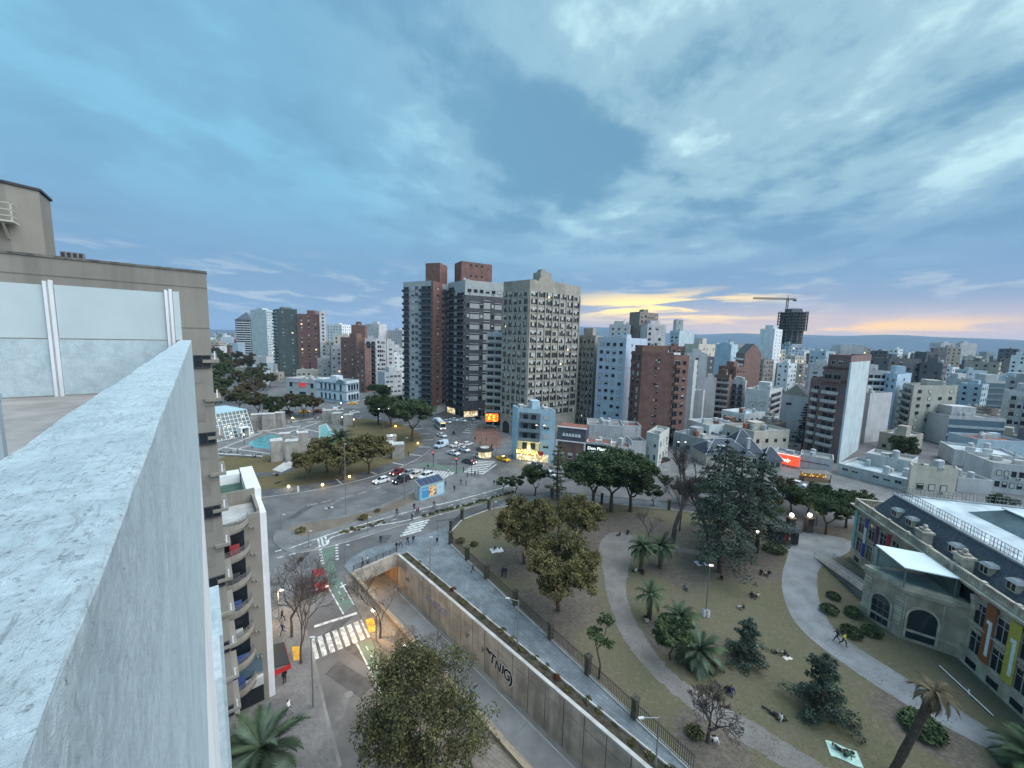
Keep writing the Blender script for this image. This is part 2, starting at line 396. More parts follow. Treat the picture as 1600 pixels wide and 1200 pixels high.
# --- round plaza island with its dark paved rim
PC, PR = Vector((-73.6, 128.2, 0)), 46.7
ring = [PC + Vector((cos(2*pi*k/96), sin(2*pi*k/96), 0))*PR for k in range(96)]
plaza = slab('plaza_pavement', ring, 0.13, PAVED)
RIM = [PC + Vector((cos(a), sin(a), 0))*(PR-4.6) for a in [2*pi*k/96 for k in range(96)]]
lawn_p = slab('plaza_lawn', RIM, 0.17, LAWN2, PAVED, z0=0.12)
for k in range(30):
    a = 2*pi*k/30; u = Vector((cos(a), sin(a), 0)); v = Vector((-u.y, u.x, 0))*0.22
    p0, p1 = PC + u*(PR-4.5), PC + u*(PR-0.4)
    sheet('paving_band', [p0-v, p1-v, p1+v, p0+v], 0.135, CONCL, plaza)
# sunken square with pool inside the island
sq = px([(333,722),(355,712),(420,712),(447,724),(520,690),(545,668),(500,655),(440,658),(395,672),(330,690)])
court = slab('plaza_court', sq, 0.21, PAVEG, CONCL, z0=0.15)
sheet('paving_band', px([(320,742),(440,738),(476,720),(484,724),(440,743),(320,752)]), 0.18, PAVED, lawn_p)
sheet('paving_band', px([(425,735),(455,716),(475,722),(440,739)]), 0.185, CONCL, lawn_p)
for a, b in (((335,706),(420,672)), ((335,715),(500,660)), ((350,700),(440,712)), ((400,690),(490,695)), ((400,672),(500,690)), ((440,664),(520,680))):
    strip('paving_band', [at(*a), at(*b)], 0.6, 0.216, CONCL, court)
WATER = mat('pool_water', (0.07, 0.27, 0.29), 0.06, var=0.25, scale=0.6, bump=0.35, bscale=2.5, spec=0.6)
pool = obj('pool_water', MB().prism(ccw(px([(383,694),(418,680),(440,682),(438,690),(452,690),(424,703),(398,700)])), 0.2, 0.235, 0), WATER, kind='structure')
# --- triangular island between the ring road and the slip road
isl = smooth(px([(427,848),(432,832),(470,817),(540,804),(600,788),(650,764),(690,750),(711,741),(745,741),(775,752),(806,764),(800,776),(720,796),(660,812),(610,826),(560,842),(500,858),(462,864),(440,858),(427,848)]), 4)[:-1]
island = slab('island_pavement', isl, 0.13, PAVEG)
sheet('bare_earth', px([(446,826),(480,818),(540,809),(600,793),(652,768),(658,775),(640,788),(600,803),(560,815),(500,832),(470,840)]), 0.137, DIRT, island)
sheet('planting_bed', smooth(px([(521,843),(530,831),(560,823),(604,813),(608,818),(590,826),(540,840),(521,843)]), 3), 0.137, DIRT, island)
sheet('planting_bed', px([(657,806),(700,795),(760,780),(806,769),(800,777),(740,791),(690,803),(664,811)]), 0.137, LAWN, island)
sheet('cycle_path', px([(470,858),(520,838),(575,821),(640,803),(720,784),(800,762),(804,768),(720,791),(640,811),(580,829),(515,850),(495,858)]), 0.1375, ASPH, island)
strip('cycle_line', smooth(px([(452,858),(515,836),(575,818),(640,800),(720,781),(795,760)]), 4), 0.28, 0.142, MARK, island)
strip('cycle_line', smooth(px([(492,858),(512,851),(520,840),(580,824),(640,813),(720,791),(800,769)]), 4), 0.28, 0.142, MARK, island)
strip('cycle_dash', px([(475,856),(540,835),(640,806),(720,786),(795,765)]), 0.16, 0.1415, MARK, island, dash=(1.2, 1.8))
for q in ((500,848),(505,845),(511,843)):
    strip('arrow', [at(q[0], q[1]+8), at(q[0]-3, q[1]-5)], 0.35, 0.143, MARK, island)
# --- broad walkway beside the underpass, with the pavement strip along the slip road
wk = px([(538,886),(548,872),(575,858),(620,848),(660,838),(700,822),(790,786),(862,768),(940,776),(1045,786)]) + px([(1045,796),(940,786),(862,779),(764,797),(722,813),(703,834),(704,852),(760,905),(860,1000),(1090,1215)])
wk += [TC + Vector((3.2,3.2,0)), TC + Vector((0.02,0.02,0)), TB, TA, at(546, 896)]
walk = slab('walkway', wk, 0.13, PAVE)
# --- middle strip between avenue and underpass
md = [TA, TA + TDIR*60] + px([(700,1215),(640,1130),(612,1070),(590,1020),(582,1000),(570,978),(556,948),(545,925),(538,900)])
median = slab('median_pavement', md, 0.13, PAVEB)
sheet('bare_earth', px([(588,998),(612,992),(640,1022),(670,1062),(720,1130),(690,1150),(640,1090),(605,1030)]), 0.137, DIRT, median)
# --- left pavement at the foot of the apartment blocks
lp = px([(425,885),(440,884),(453,915),(468,960),(484,1005),(497,1060),(508,1110),(532,1200)]) + [Vector((-5,16,0)), Vector((-14,5,0)), Vector((-44,44,0))]
lpave = slab('left_pavement', lp, 0.13, PAVEG)
sheet('tactile_tile', px([(456,1012),(470,1011),(473,1032),(459,1034)]), 0.137, YELLOW, lpave)
sheet('tactile_tile', px([(571,970),(583,966),(589,986),(577,990)]), 0.137, YELLOW, median)
strip('kerb_line', px([(453,915),(484,1005),(497,1060),(508,1110),(532,1200)]), 0.28, 0.136, CONCD, lpave)
ASP2 = mat('asphalt_patch', (0.085, 0.084, 0.086), 0.9, var=0.2, scale=0.8); ASP3 = mat('pale_asphalt_patch', (0.15, 0.148, 0.146), 0.9, var=0.2, scale=0.8)
rp_ = random.Random(12)
for (x, y) in ((470,800),(530,782),(590,765),(700,725),(690,690),(735,708),(800,735),(600,842),(700,812),(545,1060),(530,1120),(520,985),(470,875),(760,730),(560,1020),(450,880),(1000,745),(1120,772),(880,752),(640,725)):
    c_ = at(x, y); a_ = rp_.uniform(0,3); l_, w_ = rp_.uniform(1.2,4.5), rp_.uniform(0.7,2.0); u_ = Vector((cos(a_),sin(a_),0)); v_ = Vector((-u_.y,u_.x,0))
    sheet('asphalt_patch', [c_-u_*l_-v_*w_*0.5, c_+u_*l_-v_*w_*0.5, c_+u_*l_*0.9+v_*w_*0.5, c_-u_*l_+v_*w_*0.5], 0.0082, rp_.choice([ASP2, ASP2, ASP3]), road)
for (x, y) in ((545,1085),(515,1150),(500,1000),(560,790),(640,770),(720,720),(480,890),(850,748),(600,858)):
    c_ = at(x, y); sheet('manhole_cover', [c_+Vector((0.42*cos(k*pi/6), 0.42*sin(k*pi/6), 0)) for k in range(12)], 0.0125, METAL, road)
# --- far pavements
far1 = slab('corner_pavement', px([(735,672),(739,688),(752,703),(778,716),(830,728),(900,738),(985,742),(1046,734),(1052,715),(1010,690),(900,680),(800,660),(768,652)]), 0.13, PAVEG)
sheet('red_paving', px([(741,690),(739,676),(752,664),(775,668),(786,685),(780,700),(757,702)]), 0.137, PAVER, far1)
far2 = slab('tower_pavement', px([(612,656),(640,652),(690,661),(722,668),(742,659),(770,650),(740,634),(620,632)]), 0.13, PAVED)
far3 = slab('north_pavement', px([(412,648),(445,639),(500,640),(566,636),(592,624),(600,608),(520,600),(420,608)]), 0.13, PAVEG)
far4 = slab('shop_pavement', px([(1066,742),(1110,757),(1180,765),(1260,778),(1330,800),(1420,812),(1640,830),(1640,760),(1400,735),(1250,715),(1090,715)]), 0.13, PAVEG)
# --- park
pk = px([(703,836),(722,813),(764,797),(862,779),(940,787),(1045,797),(1130,808),(1220,830),(1260,828),(1340,820)]) + [Vector((110,88,0)), Vector((110,-20,0)), Vector((30,14,0)), at(1092,1215)] + px([(860,1000),(760,905),(704,853)])
park = slab('park_lawn', pk, 0.14, LAWN)
PZ = 0.147
L = smooth(px([(936,860),(944,905),(952,945),(975,1000),(1015,1050),(1075,1105),(1180,1175),(1290,1230)]), 4)
Rr = smooth(px([(992,853),(984,880),(978,920),(990,965),(1022,1018),(1062,1062),(1110,1092),(1210,1150),(1330,1225)]), 4)
sheet('park_path', rough(smooth(L,3),0.16) + rough(smooth(Rr[::-1],3),0.16), PZ, PATH, park)
sheet('park_path', smooth(px([(936,862),(940,845),(965,832),(1030,850),(1090,862),(1090,868),(1030,858),(992,854),(936,862)]), 4), PZ-0.001, PATH, park)
L = smooth(px([(1228,838),(1232,862),(1222,900),(1226,940),(1252,985),(1320,1040),(1420,1105),(1530,1165),(1640,1220)]), 4)
Rr = smooth(px([(1262,832),(1300,838),(1335,850),(1322,866),(1290,880),(1276,900),(1278,935),(1302,985),(1350,1020),(1420,1065),(1480,1100),(1560,1150),(1660,1200)]), 4)
sheet('park_path', L + Rr[::-1], PZ, mat('asphalt_path', (0.215, 0.225, 0.235), 0.9, col2=(0.17, 0.175, 0.18), scale=0.3, detail=8), park)
strip('path_kerb', smooth(px([(1276,900),(1278,935),(1302,985),(1350,1020),(1420,1065),(1480,1100),(1560,1150),(1660,1200)]), 4), 0.18, PZ+0.02, CONCD, park)

# --- road markings
AV = (at(490,1030) - at(530,1200)).normalized()
sheet('cycle_lane', px([(502,855),(523,851),(522,882),(532,910),(552,944),(537,960),(510,914)]), 0.0105, GREEN, road)
sheet('cycle_lane', px([(557,1003),(584,1000),(612,1052),(640,1110),(660,1145),(637,1165),(606,1106),(577,1045)]), 0.0105, GREEN, road)
sheet('cycle_lane', px([(655,728),(662,722),(714,731),(770,748),(806,757),(804,763),(765,753),(712,738)]), 0.0105, GREEN, road)
strip('edge_line', px([(503,900),(537,960)]), 0.18, 0.0145, MARK, road)
strip('edge_line', px([(533,910),(553,945)]), 0.18, 0.0145, MARK, road)
strip('edge_line', px([(556,1003),(577,1045),(606,1106),(637,1166)]), 0.18, 0.0145, MARK, road)
strip('lane_dash', px([(524,915),(544,950)]), 0.12, 0.0145, MARK, road, dash=(0.7, 1.0))
strip('lane_dash', px([(572,1010),(630,1120)]), 0.12, 0.0145, MARK, road, dash=(0.7, 1.0))
for q in (((499,854),(505,885)), ((526,851),(527,880))): strip('lane_dash', px(q), 0.5, 0.0145, MARK, road, dash=(0.45, 0.5))
for q in (((430,862),(462,853)), ((433,872),(475,861))): strip('lane_dash', px(q), 0.3, 0.0145, MARK, road, dash=(1.0, 0.8))
strip('stop_line', px([(491,979),(558,958)]), 0.45, 0.0145, MARK, road)
strip('stop_line', px([(531,918),(545,911)]), 0.3, 0.0148, MARK, road)
stripes(at(491,1014), at(572,981), 8, AV, 0.55, 3.6, 0.0145, road)
stripes(at(640,737), at(704,743), 14, at(658,729)-at(644,741), 0.7, 5.5, 0.0145, road)
stripes(at(733,744), at(760,721), 10, at(772,724)-at(748,722), 0.8, 5.5, 0.0149, road)
stripes(at(642,833), at(656,816), 5, at(664,819)-at(638,826), 0.6, 4.2, 0.0145, road)
stripes(at(730,676), at(741,664), 5, at(744,672)-at(728,670), 0.8, 4.0, 0.0145, road)
strip('stop_line', px([(754,741),(776,725)]), 0.5, 0.0145, MARK, road)
strip('edge_line', px([(790,757),(806,762)]), 0.3, 0.0152, MARK, road)
strip('lane_dash', smooth(px([(480,790),(560,772),(620,752)]), 3), 0.15, 0.0145, MARK, road, dash=(2, 4))
for q in ((512,793),(516,792)): sheet('road_box', px([(q[0]-5,q[1]+1),(q[0]+4,q[1]-1),(q[0]+5,q[1]+1),(q[0]-3,q[1]+3)]), 0.0145, MARK, road)

# ------------------------------------------------------------------ underpass
TZ = -5.8
nrm = Vector((TDIR.y, -TDIR.x, 0)); nrm = nrm if nrm.dot(TA-TB) > 0 else -nrm      # from right wall into the trench
FL = [TA + Vector((0,0,0)), TB, TC, TD]
fl = MB(); back = -TDIR*16
fl.poly([(p.x, p.y, TZ) for p in ccw([TA+back-nrm*-0.3, TB+back, TC, TD+nrm*0.3])])
ufl = obj('underpass_road', fl, mat('ramp_concrete', (0.25, 0.25, 0.245), 0.85, col2=(0.165, 0.163, 0.16), scale=0.16, detail=8), kind='structure')
w1 = TB - TA; wl = w1.length
mid0 = TB + nrm*wl*0.46
strip('ramp_joint', [mid0, mid0 + TDIR*66], 0.12, TZ+0.004, CONCD, ufl)
strip('ramp_gutter', [TB + nrm*0.35, TB + nrm*0.35 + TDIR*70], 0.45, TZ+0.005, CONCD, ufl)
strip('ramp_kerb', [TB + nrm*0.75, TB + nrm*0.75 + TDIR*70], 0.1, TZ+0.006, CONCL, ufl)
for k in range(1, 8): strip('ramp_joint', [mid0 + TDIR*8*k - nrm*wl*0.35, mid0 + TDIR*8*k + nrm*wl*0.4], 0.07, TZ+0.0045, CONCD, ufl)
uw = thing('underpass_wall', 'long grey concrete retaining wall with graffiti beside the sunken ramp', 'wall', (TB.x, TB.y, 0), math.atan2(TDIR.y, TDIR.x))
# local frame: x along the wall towards the camera, y = +-nrm
sg = 1 if (Matrix.Rotation(math.atan2(TDIR.y, TDIR.x), 3, 'Z') @ Vector((0,1,0))).dot(nrm) > 0 else -1
obj('backing', MB().box(0, -sg*0.55, TZ-0.3, 72, -sg*0.02, 0.02) if sg > 0 else MB().box(0, 0.02, TZ-0.3, 72, 0.55, 0.02), CONCD, parent=uw)
pan_lo = MB().box(0.05, 0, TZ, 2.55, sg*0.10, -1.38).mesh('panel', CONC)
pan_hi = MB().box(0.05, 0, -1.30, 2.55, sg*0.125, 0.10).mesh('panel', CONC)
if sg < 0:
    pan_lo = MB().box(0.05, -0.10, TZ, 2.55, 0, -1.38).mesh('panel', CONC); pan_hi = MB().box(0.05, -0.125, -1.30, 2.55, 0, 0.10).mesh('panel', CONC)
for k in range(27):
    obj('panel', pan_lo, parent=uw, loc=(k*2.6, 0, 0)); obj('panel', pan_hi, parent=uw, loc=(k*2.6, sg*rnd.uniform(-0.012, 0.012), 0))
def yb(a, b): return (min(a, b), max(a, b))
y0, y1 = yb(sg*0.16, -sg*0.25); obj('coping', MB().box(0, y0, 0.104, 72, y1, 0.30), CONCL, parent=uw)
y0, y1 = yb(-sg*1.35, -sg*1.5); obj('planter_kerb', MB().box(0.5, y0, 0.1, 70, y1, 0.42), CONCL, parent=uw)
y0, y1 = yb(-sg*0.26, -sg*1.34); obj('planter_soil', MB().box(0.4, y0, 0.1, 70, y1, 0.2), mat('planter_soil', (0.06, 0.05, 0.035), 0.95, var=0.4, scale=2), parent=uw)
def text(body, size, m, parent, loc, rot, extrude=0.01, name='lettering', shear=0.0, offset=0.0, sx=1.0, sy=1.0):
    cu = bpy.data.curves.new(name, 'FONT'); cu.body = body; cu.size = size; cu.extrude = extrude; cu.shear = shear; cu.offset = offset
    cu.align_x = 'CENTER'; cu.align_y = 'CENTER'; cu.resolution_u = 3
    t = bpy.data.objects.new('tmp', cu); COL.objects.link(t)
    me = bpy.data.meshes.new_from_object(t.evaluated_get(bpy.context.evaluated_depsgraph_get())); bpy.data.objects.remove(t); bpy.data.curves.remove(cu)
    me.materials.clear(); me.materials.append(m)
    return obj(name, me, parent=parent, loc=loc, rot=rot, scale=(sx, sy, 1))
# graffiti: local x runs towards the camera, read from inside the trench
rotg = (pi/2, 0, 0) if sg < 0 else (pi/2, 0, pi)
GW, GB, GP = mat('graffiti_white', (0.72,0.72,0.70), 0.8, var=0.1), mat('graffiti_black', (0.02,0.02,0.022), 0.8, var=0), mat('graffiti_violet', (0.16,0.14,0.32), 0.8, var=0.2)
def wallx(x, y):      # distance along the wall under photo pixel
    r = ray(x, y); d = Vector((r.x, r.y)); b = Vector((TB.x, TB.y)); u = Vector((TDIR.x, TDIR.y))
    return (b.x*d.y - b.y*d.x)/(u.y*d.x - u.x*d.y)
gx = wallx(785, 1030)
gs = 1 if sg < 0 else -1      # reading direction along the wall
for ch_, dx, dz, sz_, tilt, sx_, sh_ in (('T',-1.75,0.3,2.0,0.10,1.0,0.1), ('N',-0.7,-0.05,1.7,-0.08,0.9,0.2), ('i',0.2,0.1,1.8,0.05,1.1,0.1), ('G',0.95,-0.1,1.9,-0.12,0.85,0.1), (')',1.75,-0.12,2.0,0.02,1.1,0.0)):
    for m_, off_, y_ in ((GW, 0.14, 0.128), (GB, 0.055, 0.142)):
        o_ = text(ch_, sz_, m_, uw, (gx+gs*dx, sg*y_, -3.2+dz), (pi/2, tilt, 0 if sg < 0 else pi), 0.004, 'graffiti', sh_, off_, sx_, 1.05)
obj('graffiti', MB().ball((0,0,0), 0.55, 0.012, 0.24, n=9, m=5), GB, parent=uw, loc=(gx-gs*2.5, sg*0.135, -2.3), rot=(0, 0.5*gs, 0))
gx = wallx(681, 945)
text('SNKO', 1.5, GP, uw, (gx, sg*0.135, -2.7), rotg, 0.004, 'graffiti', 0.2, 0.05, 1.4)
text('SNKO', 1.5, mat('graffiti_grey', (0.36,0.36,0.42), 0.8), uw, (gx, sg*0.142, -2.7), rotg, 0.004, 'graffiti', 0.2, -0.01, 1.4)
text('ak', 1.3, GB, uw, (wallx(638, 908), sg*0.135, -2.6), rotg, 0.004, 'graffiti', 0.2, -0.01, 1.2)
for q in ((730,980), (754,1002)): text('Y', 1.3, GB, uw, (wallx(*q), sg*0.135, -3.0), rotg, 0.004, 'graffiti', 0.4, -0.01)
# left wall and far portal
lw = thing('underpass_parapet', 'low concrete parapet on the avenue side of the sunken ramp', 'wall', (TA.x, TA.y, 0), math.atan2(TDIR.y, TDIR.x))
y0, y1 = yb(sg*0.0, sg*0.45)
obj('wall', MB().box(0, y0, TZ-0.3, 66, y1, 0.06), CONC, parent=lw)
y0, y1 = yb(-sg*0.06, sg*0.5); obj('coping', MB().box(0, y0, 0.064, 66, y1, 0.55), mat('ochre_coping', (0.28, 0.225, 0.155), 0.85, col2=(0.18,0.148,0.11), scale=0.8), parent=lw)
pt = thing('underpass_portal', 'underpass portal beam with dark guard railing at the ramp end', 'portal', (TA.x, TA.y, 0), math.atan2(w1.y, w1.x))
inw = 1 if (Matrix.Rotation(math.atan2(w1.y, w1.x), 3, 'Z') @ Vector((0,1,0))).dot(TDIR) < 0 else -1     # away from camera
y0, y1 = yb(0, inw*0.5); obj('beam', MB().box(0.02, y0, -1.9, wl-0.02, y1, 0.5), CONC, parent=pt)
y0, y1 = yb(inw*0.52, inw*15); 
tn = MB(); tn.box(-0.5, y0, -1.6, wl+0.5, y1, -1.2); tn.box(-0.6, y0, TZ-0.1, -0.05, y1, -1.6); tn.box(wl+0.05, y0, TZ-0.1, wl+0.6, y1, -1.6); y2, y3 = yb(inw*15, inw*15.4); tn.box(-0.5, y2, TZ-0.1, wl+0.5, y3, -1.2)
obj('tunnel_lining', tn, mat('tunnel_tile', (0.33, 0.24, 0.16), 0.8, var=0.3, scale=0.5), parent=pt)
for k in range(7): obj('railing_post', MB().box(-0.04, -0.04, 0.5, 0.04, 0.04, 1.45).mesh('railing_post', DARKM), parent=pt, loc=(0.1 + k*(wl-0.2)/6, inw*0.25, 0))
for z in (0.75, 0.98, 1.2, 1.42): obj('rail', MB().box(0, inw*0.25-0.03, z-0.025, wl, inw*0.25+0.03, z+0.025), DARKM, parent=pt)
tl = bpy.data.lights.new('tunnel_lamp', 'POINT'); tl.energy = 130; tl.color = (1.0, 0.62, 0.3); tl.shadow_soft_size = 0.3
lo = obj('tunnel_lamp', tl, parent=pt, loc=(wl*0.5, inw*2.0, -2.4))
obj('lamp_housing', MB().box(-0.6, -0.12, -0.08, 0.6, 0.12, 0.06), BULBY, parent=pt, loc=(wl*0.5, inw*2.0, -2.0))
# ------------------------------------------------------------------ our own roof terrace and the neighbours along the avenue
AD = RAD(-39.4); DV, NV = Vector((sin(AD), cos(AD), 0)), Vector((-cos(AD), sin(AD), 0))     # along the avenue, and to its left
ANG = math.atan2(DV.y, DV.x)                       # local x along the avenue, local y to the left
FLOORZ = EYE - 1.68
PM = bpy.data.materials.new('weathered_white_render'); PM.use_nodes = True
t = NB(PM.node_tree); p = t.nt.nodes['Principled BSDF']; p.inputs['Roughness'].default_value = 0.85; p.inputs['Specular IOR Level'].default_value = 0.2
g = t.n('ShaderNodeTexCoord').outputs['Object']
a = t.n('ShaderNodeTexNoise', i_Vector=g, i_Scale=3.5, i_Detail=9.0, i_Roughness=0.72, i_Distortion=0.4)
b = t.n('ShaderNodeTexNoise', i_Vector=g, i_Scale=26.0, i_Detail=8.0, i_Roughness=0.75, i_Distortion=1.2)
mp = t.n('ShaderNodeMapping', i_Vector=g); mp.inputs['Scale'].default_value = (5.0, 3.0, 0.25)
c = t.n('ShaderNodeTexNoise', i_Vector=mp.outputs[0], i_Scale=1.6, i_Detail=6.0, i_Roughness=0.65)
col = t.mix(t.rng(a.outputs[0], 0.32, 0.66), (0.37, 0.45, 0.48), (0.50, 0.59, 0.62))
col = t.mix(t.rng(b.outputs[0], 0.50, 0.70, 0.0, 0.75), col, (0.30, 0.335, 0.35))
col = t.mix(t.rng(c.outputs[0], 0.50, 0.75, 0.0, 0.35), col, (0.36, 0.43, 0.46))
cr = t.n('ShaderNodeTexVoronoi', i_Scale=7.0, feature='DISTANCE_TO_EDGE'); wv = t.n('ShaderNodeVectorMath', operation='ADD', i_0=g)
t.link(t.n('ShaderNodeTexNoise', i_Vector=g, i_Scale=9.0, i_Detail=4.0).outputs['Color'], wv.inputs[1]); t.link(wv.outputs[0], cr.inputs['Vector'])
crk = t.math('MULTIPLY', t.rng(cr.outputs['Distance'], 0.012, 0.0), t.rng(a.outputs[0], 0.45, 0.62))
col = t.mix(t.math('MULTIPLY', crk, 0.8), col, (0.12, 0.135, 0.14)); t.link(col, p.inputs['Base Color'])
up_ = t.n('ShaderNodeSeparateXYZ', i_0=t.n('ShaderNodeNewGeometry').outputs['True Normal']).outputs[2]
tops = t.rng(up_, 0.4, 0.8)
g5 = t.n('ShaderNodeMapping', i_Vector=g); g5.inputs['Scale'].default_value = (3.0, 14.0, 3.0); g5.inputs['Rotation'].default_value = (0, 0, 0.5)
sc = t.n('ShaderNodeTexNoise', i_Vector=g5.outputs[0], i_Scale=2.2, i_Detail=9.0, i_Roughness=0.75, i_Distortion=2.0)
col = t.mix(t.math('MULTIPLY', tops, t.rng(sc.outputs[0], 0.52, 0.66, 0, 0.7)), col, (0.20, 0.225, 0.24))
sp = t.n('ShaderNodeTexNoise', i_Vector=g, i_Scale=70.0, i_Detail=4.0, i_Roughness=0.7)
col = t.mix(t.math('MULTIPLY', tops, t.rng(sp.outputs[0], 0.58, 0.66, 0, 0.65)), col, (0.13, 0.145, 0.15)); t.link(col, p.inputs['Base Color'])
hgt = t.math('ADD', t.math('MULTIPLY', b.outputs[0], 0.5), a.outputs[0])
bp = t.n('ShaderNodeBump', i_Strength=0.9, i_Distance=0.02, i_Height=hgt); t.link(bp.outputs[0], p.inputs['Normal'])

tw = thing('terrace_building', 'white rendered apartment block with the roof terrace in the foreground', 'building', (0, 0, 0), ANG)
# parapet cross-section, swept along x with a slightly uneven top edge
pp = MB(); xs = [-1.5 + 0.12*k for k in range(132)]; rows = []
r2 = random.Random(4)
def wob(x, k): return 0.004*sin(x*3.1+k) + 0.003*sin(x*9.7+2*k) + r2.uniform(-0.0025, 0.0025)
for x in xs:
    z = EYE-0.30
    rows.append(pp.pts([(x, 0.108, z-3.2), (x, 0.108+wob(x,1)*0.2, z-0.06), (x, 0.1085+wob(x,2)*0.35, z-0.005), (x, 0.112+wob(x,3)*0.5, z+wob(x,4)*0.2), (x, 0.20, z+0.002+wob(x,5)*0.4), (x, 0.28, z+0.002+wob(x,6)*0.4), (x, 0.352+wob(x,7), z+wob(x,8)*0.4), (x, 0.36, z-0.02), (x, 0.36, FLOORZ)]))
for i in range(len(rows)-1):
    for k in range(8): pp.f.append((rows[i]+k, rows[i+1]+k, rows[i+1]+k+1, rows[i]+k+1)); pp.m.append(0)
pp.f.append(tuple(rows[-1]+k for k in range(9))); pp.m.append(0)
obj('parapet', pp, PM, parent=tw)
obj('body', MB().box(-14, 0.112, 0, 14.3, 16, FLOORZ-0.2), WHITE, parent=tw)
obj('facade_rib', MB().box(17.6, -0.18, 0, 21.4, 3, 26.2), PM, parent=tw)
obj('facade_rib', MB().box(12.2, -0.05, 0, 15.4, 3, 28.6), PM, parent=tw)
TF = mat('terrace_floor', (0.30, 0.275, 0.255), 0.6, col2=(0.23, 0.21, 0.195), scale=1.5, detail=6)
obj('terrace_floor', MB().box(-12, 0.36, FLOORZ-0.2, 14.0, 15, FLOORZ), TF, parent=tw)
FROST = mat('frosted_glass', (0.45, 0.53, 0.54), 0.35, var=0.04, scale=1.2, spec=0.5)
pdv = thing('privacy_screen', 'terrace divider of concrete panels topped by frosted glass on white posts', 'screen', (DV*14.0)[:2] + (FLOORZ,) if False else (DV.x*14.0, DV.y*14.0, FLOORZ), ANG)
ytop = EYE + 1.06 - FLOORZ
py = [0.52, 2.62, 4.75, 6.9]
for i, y in enumerate(py):
    if i < 3:
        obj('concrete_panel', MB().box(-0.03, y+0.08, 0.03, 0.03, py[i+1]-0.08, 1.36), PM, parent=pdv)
        obj('glass_panel', MB().box(-0.012, y+0.09, 1.39, 0.012, py[i+1]-0.09, ytop-0.10-0.02*i), FROST, parent=pdv)
    po = MB(); po.box(-0.07, y-0.075, 0, 0.05, y-0.015, ytop); po.box(-0.07, y+0.02, 0, 0.05, y+0.075, ytop-0.03); po.box(-0.02, y-0.02, 0, 0.02, y+0.025, ytop-0.05)
    obj('post', po, WHITE, parent=pdv)
obj('glass_panel', MB().box(-0.012, 0.30, 1.39, 0.012, 0.43, ytop-0.05), FROST, parent=pdv)
# a pale metal guard at the very left of the terrace
gr = thing('terrace_guard', 'pale blue metal guard post at the left edge of the terrace', 'railing', (DV.x*6.2+NV.x*1.62, DV.y*6.2+NV.y*1.62, FLOORZ), ANG)
gmm = mat('pale_metal', (0.36, 0.42, 0.45), 0.5, var=0.1, scale=2)
obj('post', MB().box(-0.05, -0.05, 0, 0.05, 0.05, 0.92), gmm, parent=gr); obj('foot', MB().box(-0.05, -0.05, 0.0, 0.05, 0.9, 0.06), gmm, parent=gr); obj('top_rail', MB().box(-0.06, -0.06, 0.92, 0.06, 0.9, 0.99), gmm, parent=gr)

# --- shared window meshes (unit 1 x 1, origin bottom centre, outward = -y)
def unit_window(kind, fm):
    mb = MB(); t = 0.07
    mb.box(-0.5, -0.10, 0, -0.5+t, 0.0, 1, 0); mb.box(0.5-t, -0.10, 0, 0.5, 0.0, 1, 0); mb.box(-0.5+t, -0.10, 1-t, 0.5-t, 0.0, 1, 0); mb.box(-0.5+t, -0.13, 0, 0.5-t, 0.0, t, 0)
    def pane(z0, z1, mi): mb.poly([(-0.5+t, -0.045, z0), (0.5-t, -0.045, z0), (0.5-t, -0.045, z1), (-0.5+t, -0.045, z1)], mi)
    b = {'open': 0, 'half': 0.45, 'third': 0.25, 'shut': 0.93, 'lit': 0}[kind]
    if b < 0.9: pane(t, 1-b if b else 1-t, 2 if kind == 'lit' else 1)
    if b: mb.poly([(-0.5+t, -0.07, 1-b), (0.5-t, -0.07, 1-b), (0.5-t, -0.07, 1-t*0.5), (-0.5+t, -0.07, 1-t*0.5)], 3)
    if b < 0.9: mb.box(-0.025, -0.08, t, 0.025, -0.03, 1-max(b, t), 0)
    return mb.mesh('window', [fm, GLASS, WARM, BLIND])
WIN = {k: [unit_window(q, m) for q in ('open', 'half', 'third', 'shut', 'lit')] for k, m in (('l', FRAME), ('d', DFRAME))}
def pickwin(r, key='l', lit=0.012):
    v = r.random()
    return WIN[key][4 if v < lit else (0 if v < 0.42 else 1 if v < 0.62 else 2 if v < 0.76 else 3)]

BEIGE = wallm((0.255, 0.238, 0.205), 0.35)
bc = deep(322, 427, 27.6); BA, BL = bc.dot(DV), bc.dot(NV); BH = bc.z
bb = thing('beige_tower', 'beige rendered apartment tower rising beside the terrace, ladder on its roof room', 'building', (DV.x*BA + NV.x*BL, DV.y*BA + NV.y*BL, 0), ANG)
LINE = wallm((0.18, 0.165, 0.135), 0.1)
obj('wall', MB().box(0, 0, 0, 3.1, 40, BH), BEIGE, parent=bb)
obj('coping', MB().box(-0.06, -0.05, BH, 3.2, 40, BH+0.14), mat('stained_coping', (0.13, 0.125, 0.11), 0.9, var=0.5, scale=1.5), parent=bb)
for k in range(14):
    z = BH-1.05 - k*2.8
    obj('joint', MB().box(-0.02, 0, z, 0.0, 40, z+0.05), LINE, parent=bb)
    if k >= 2:
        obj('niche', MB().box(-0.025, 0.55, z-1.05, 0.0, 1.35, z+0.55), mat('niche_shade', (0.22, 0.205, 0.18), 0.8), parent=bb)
        if k % 2 == 0: obj('window', WIN['d'][0], parent=bb, loc=(-0.03, 0.55, z+0.02), rot=-pi/2, scale=(1.0, 1, 0.9))
        obj('ledge', MB().box(-0.22, -0.42, z+0.38, 2.9, 0.52, z+0.60), BEIGE, parent=bb)
        obj('ledge_post', MB().box(-0.10, -0.22, z+0.62, -0.02, -0.14, z+1.2), WHITE, parent=bb)
rr = thing('roof_room', 'beige roof room with caged ladder above the beige tower', 'roof room', (DV.x*(BA+2.5) + NV.x*BL, DV.y*(BA+2.5) + NV.y*BL, BH+0.13), ANG)
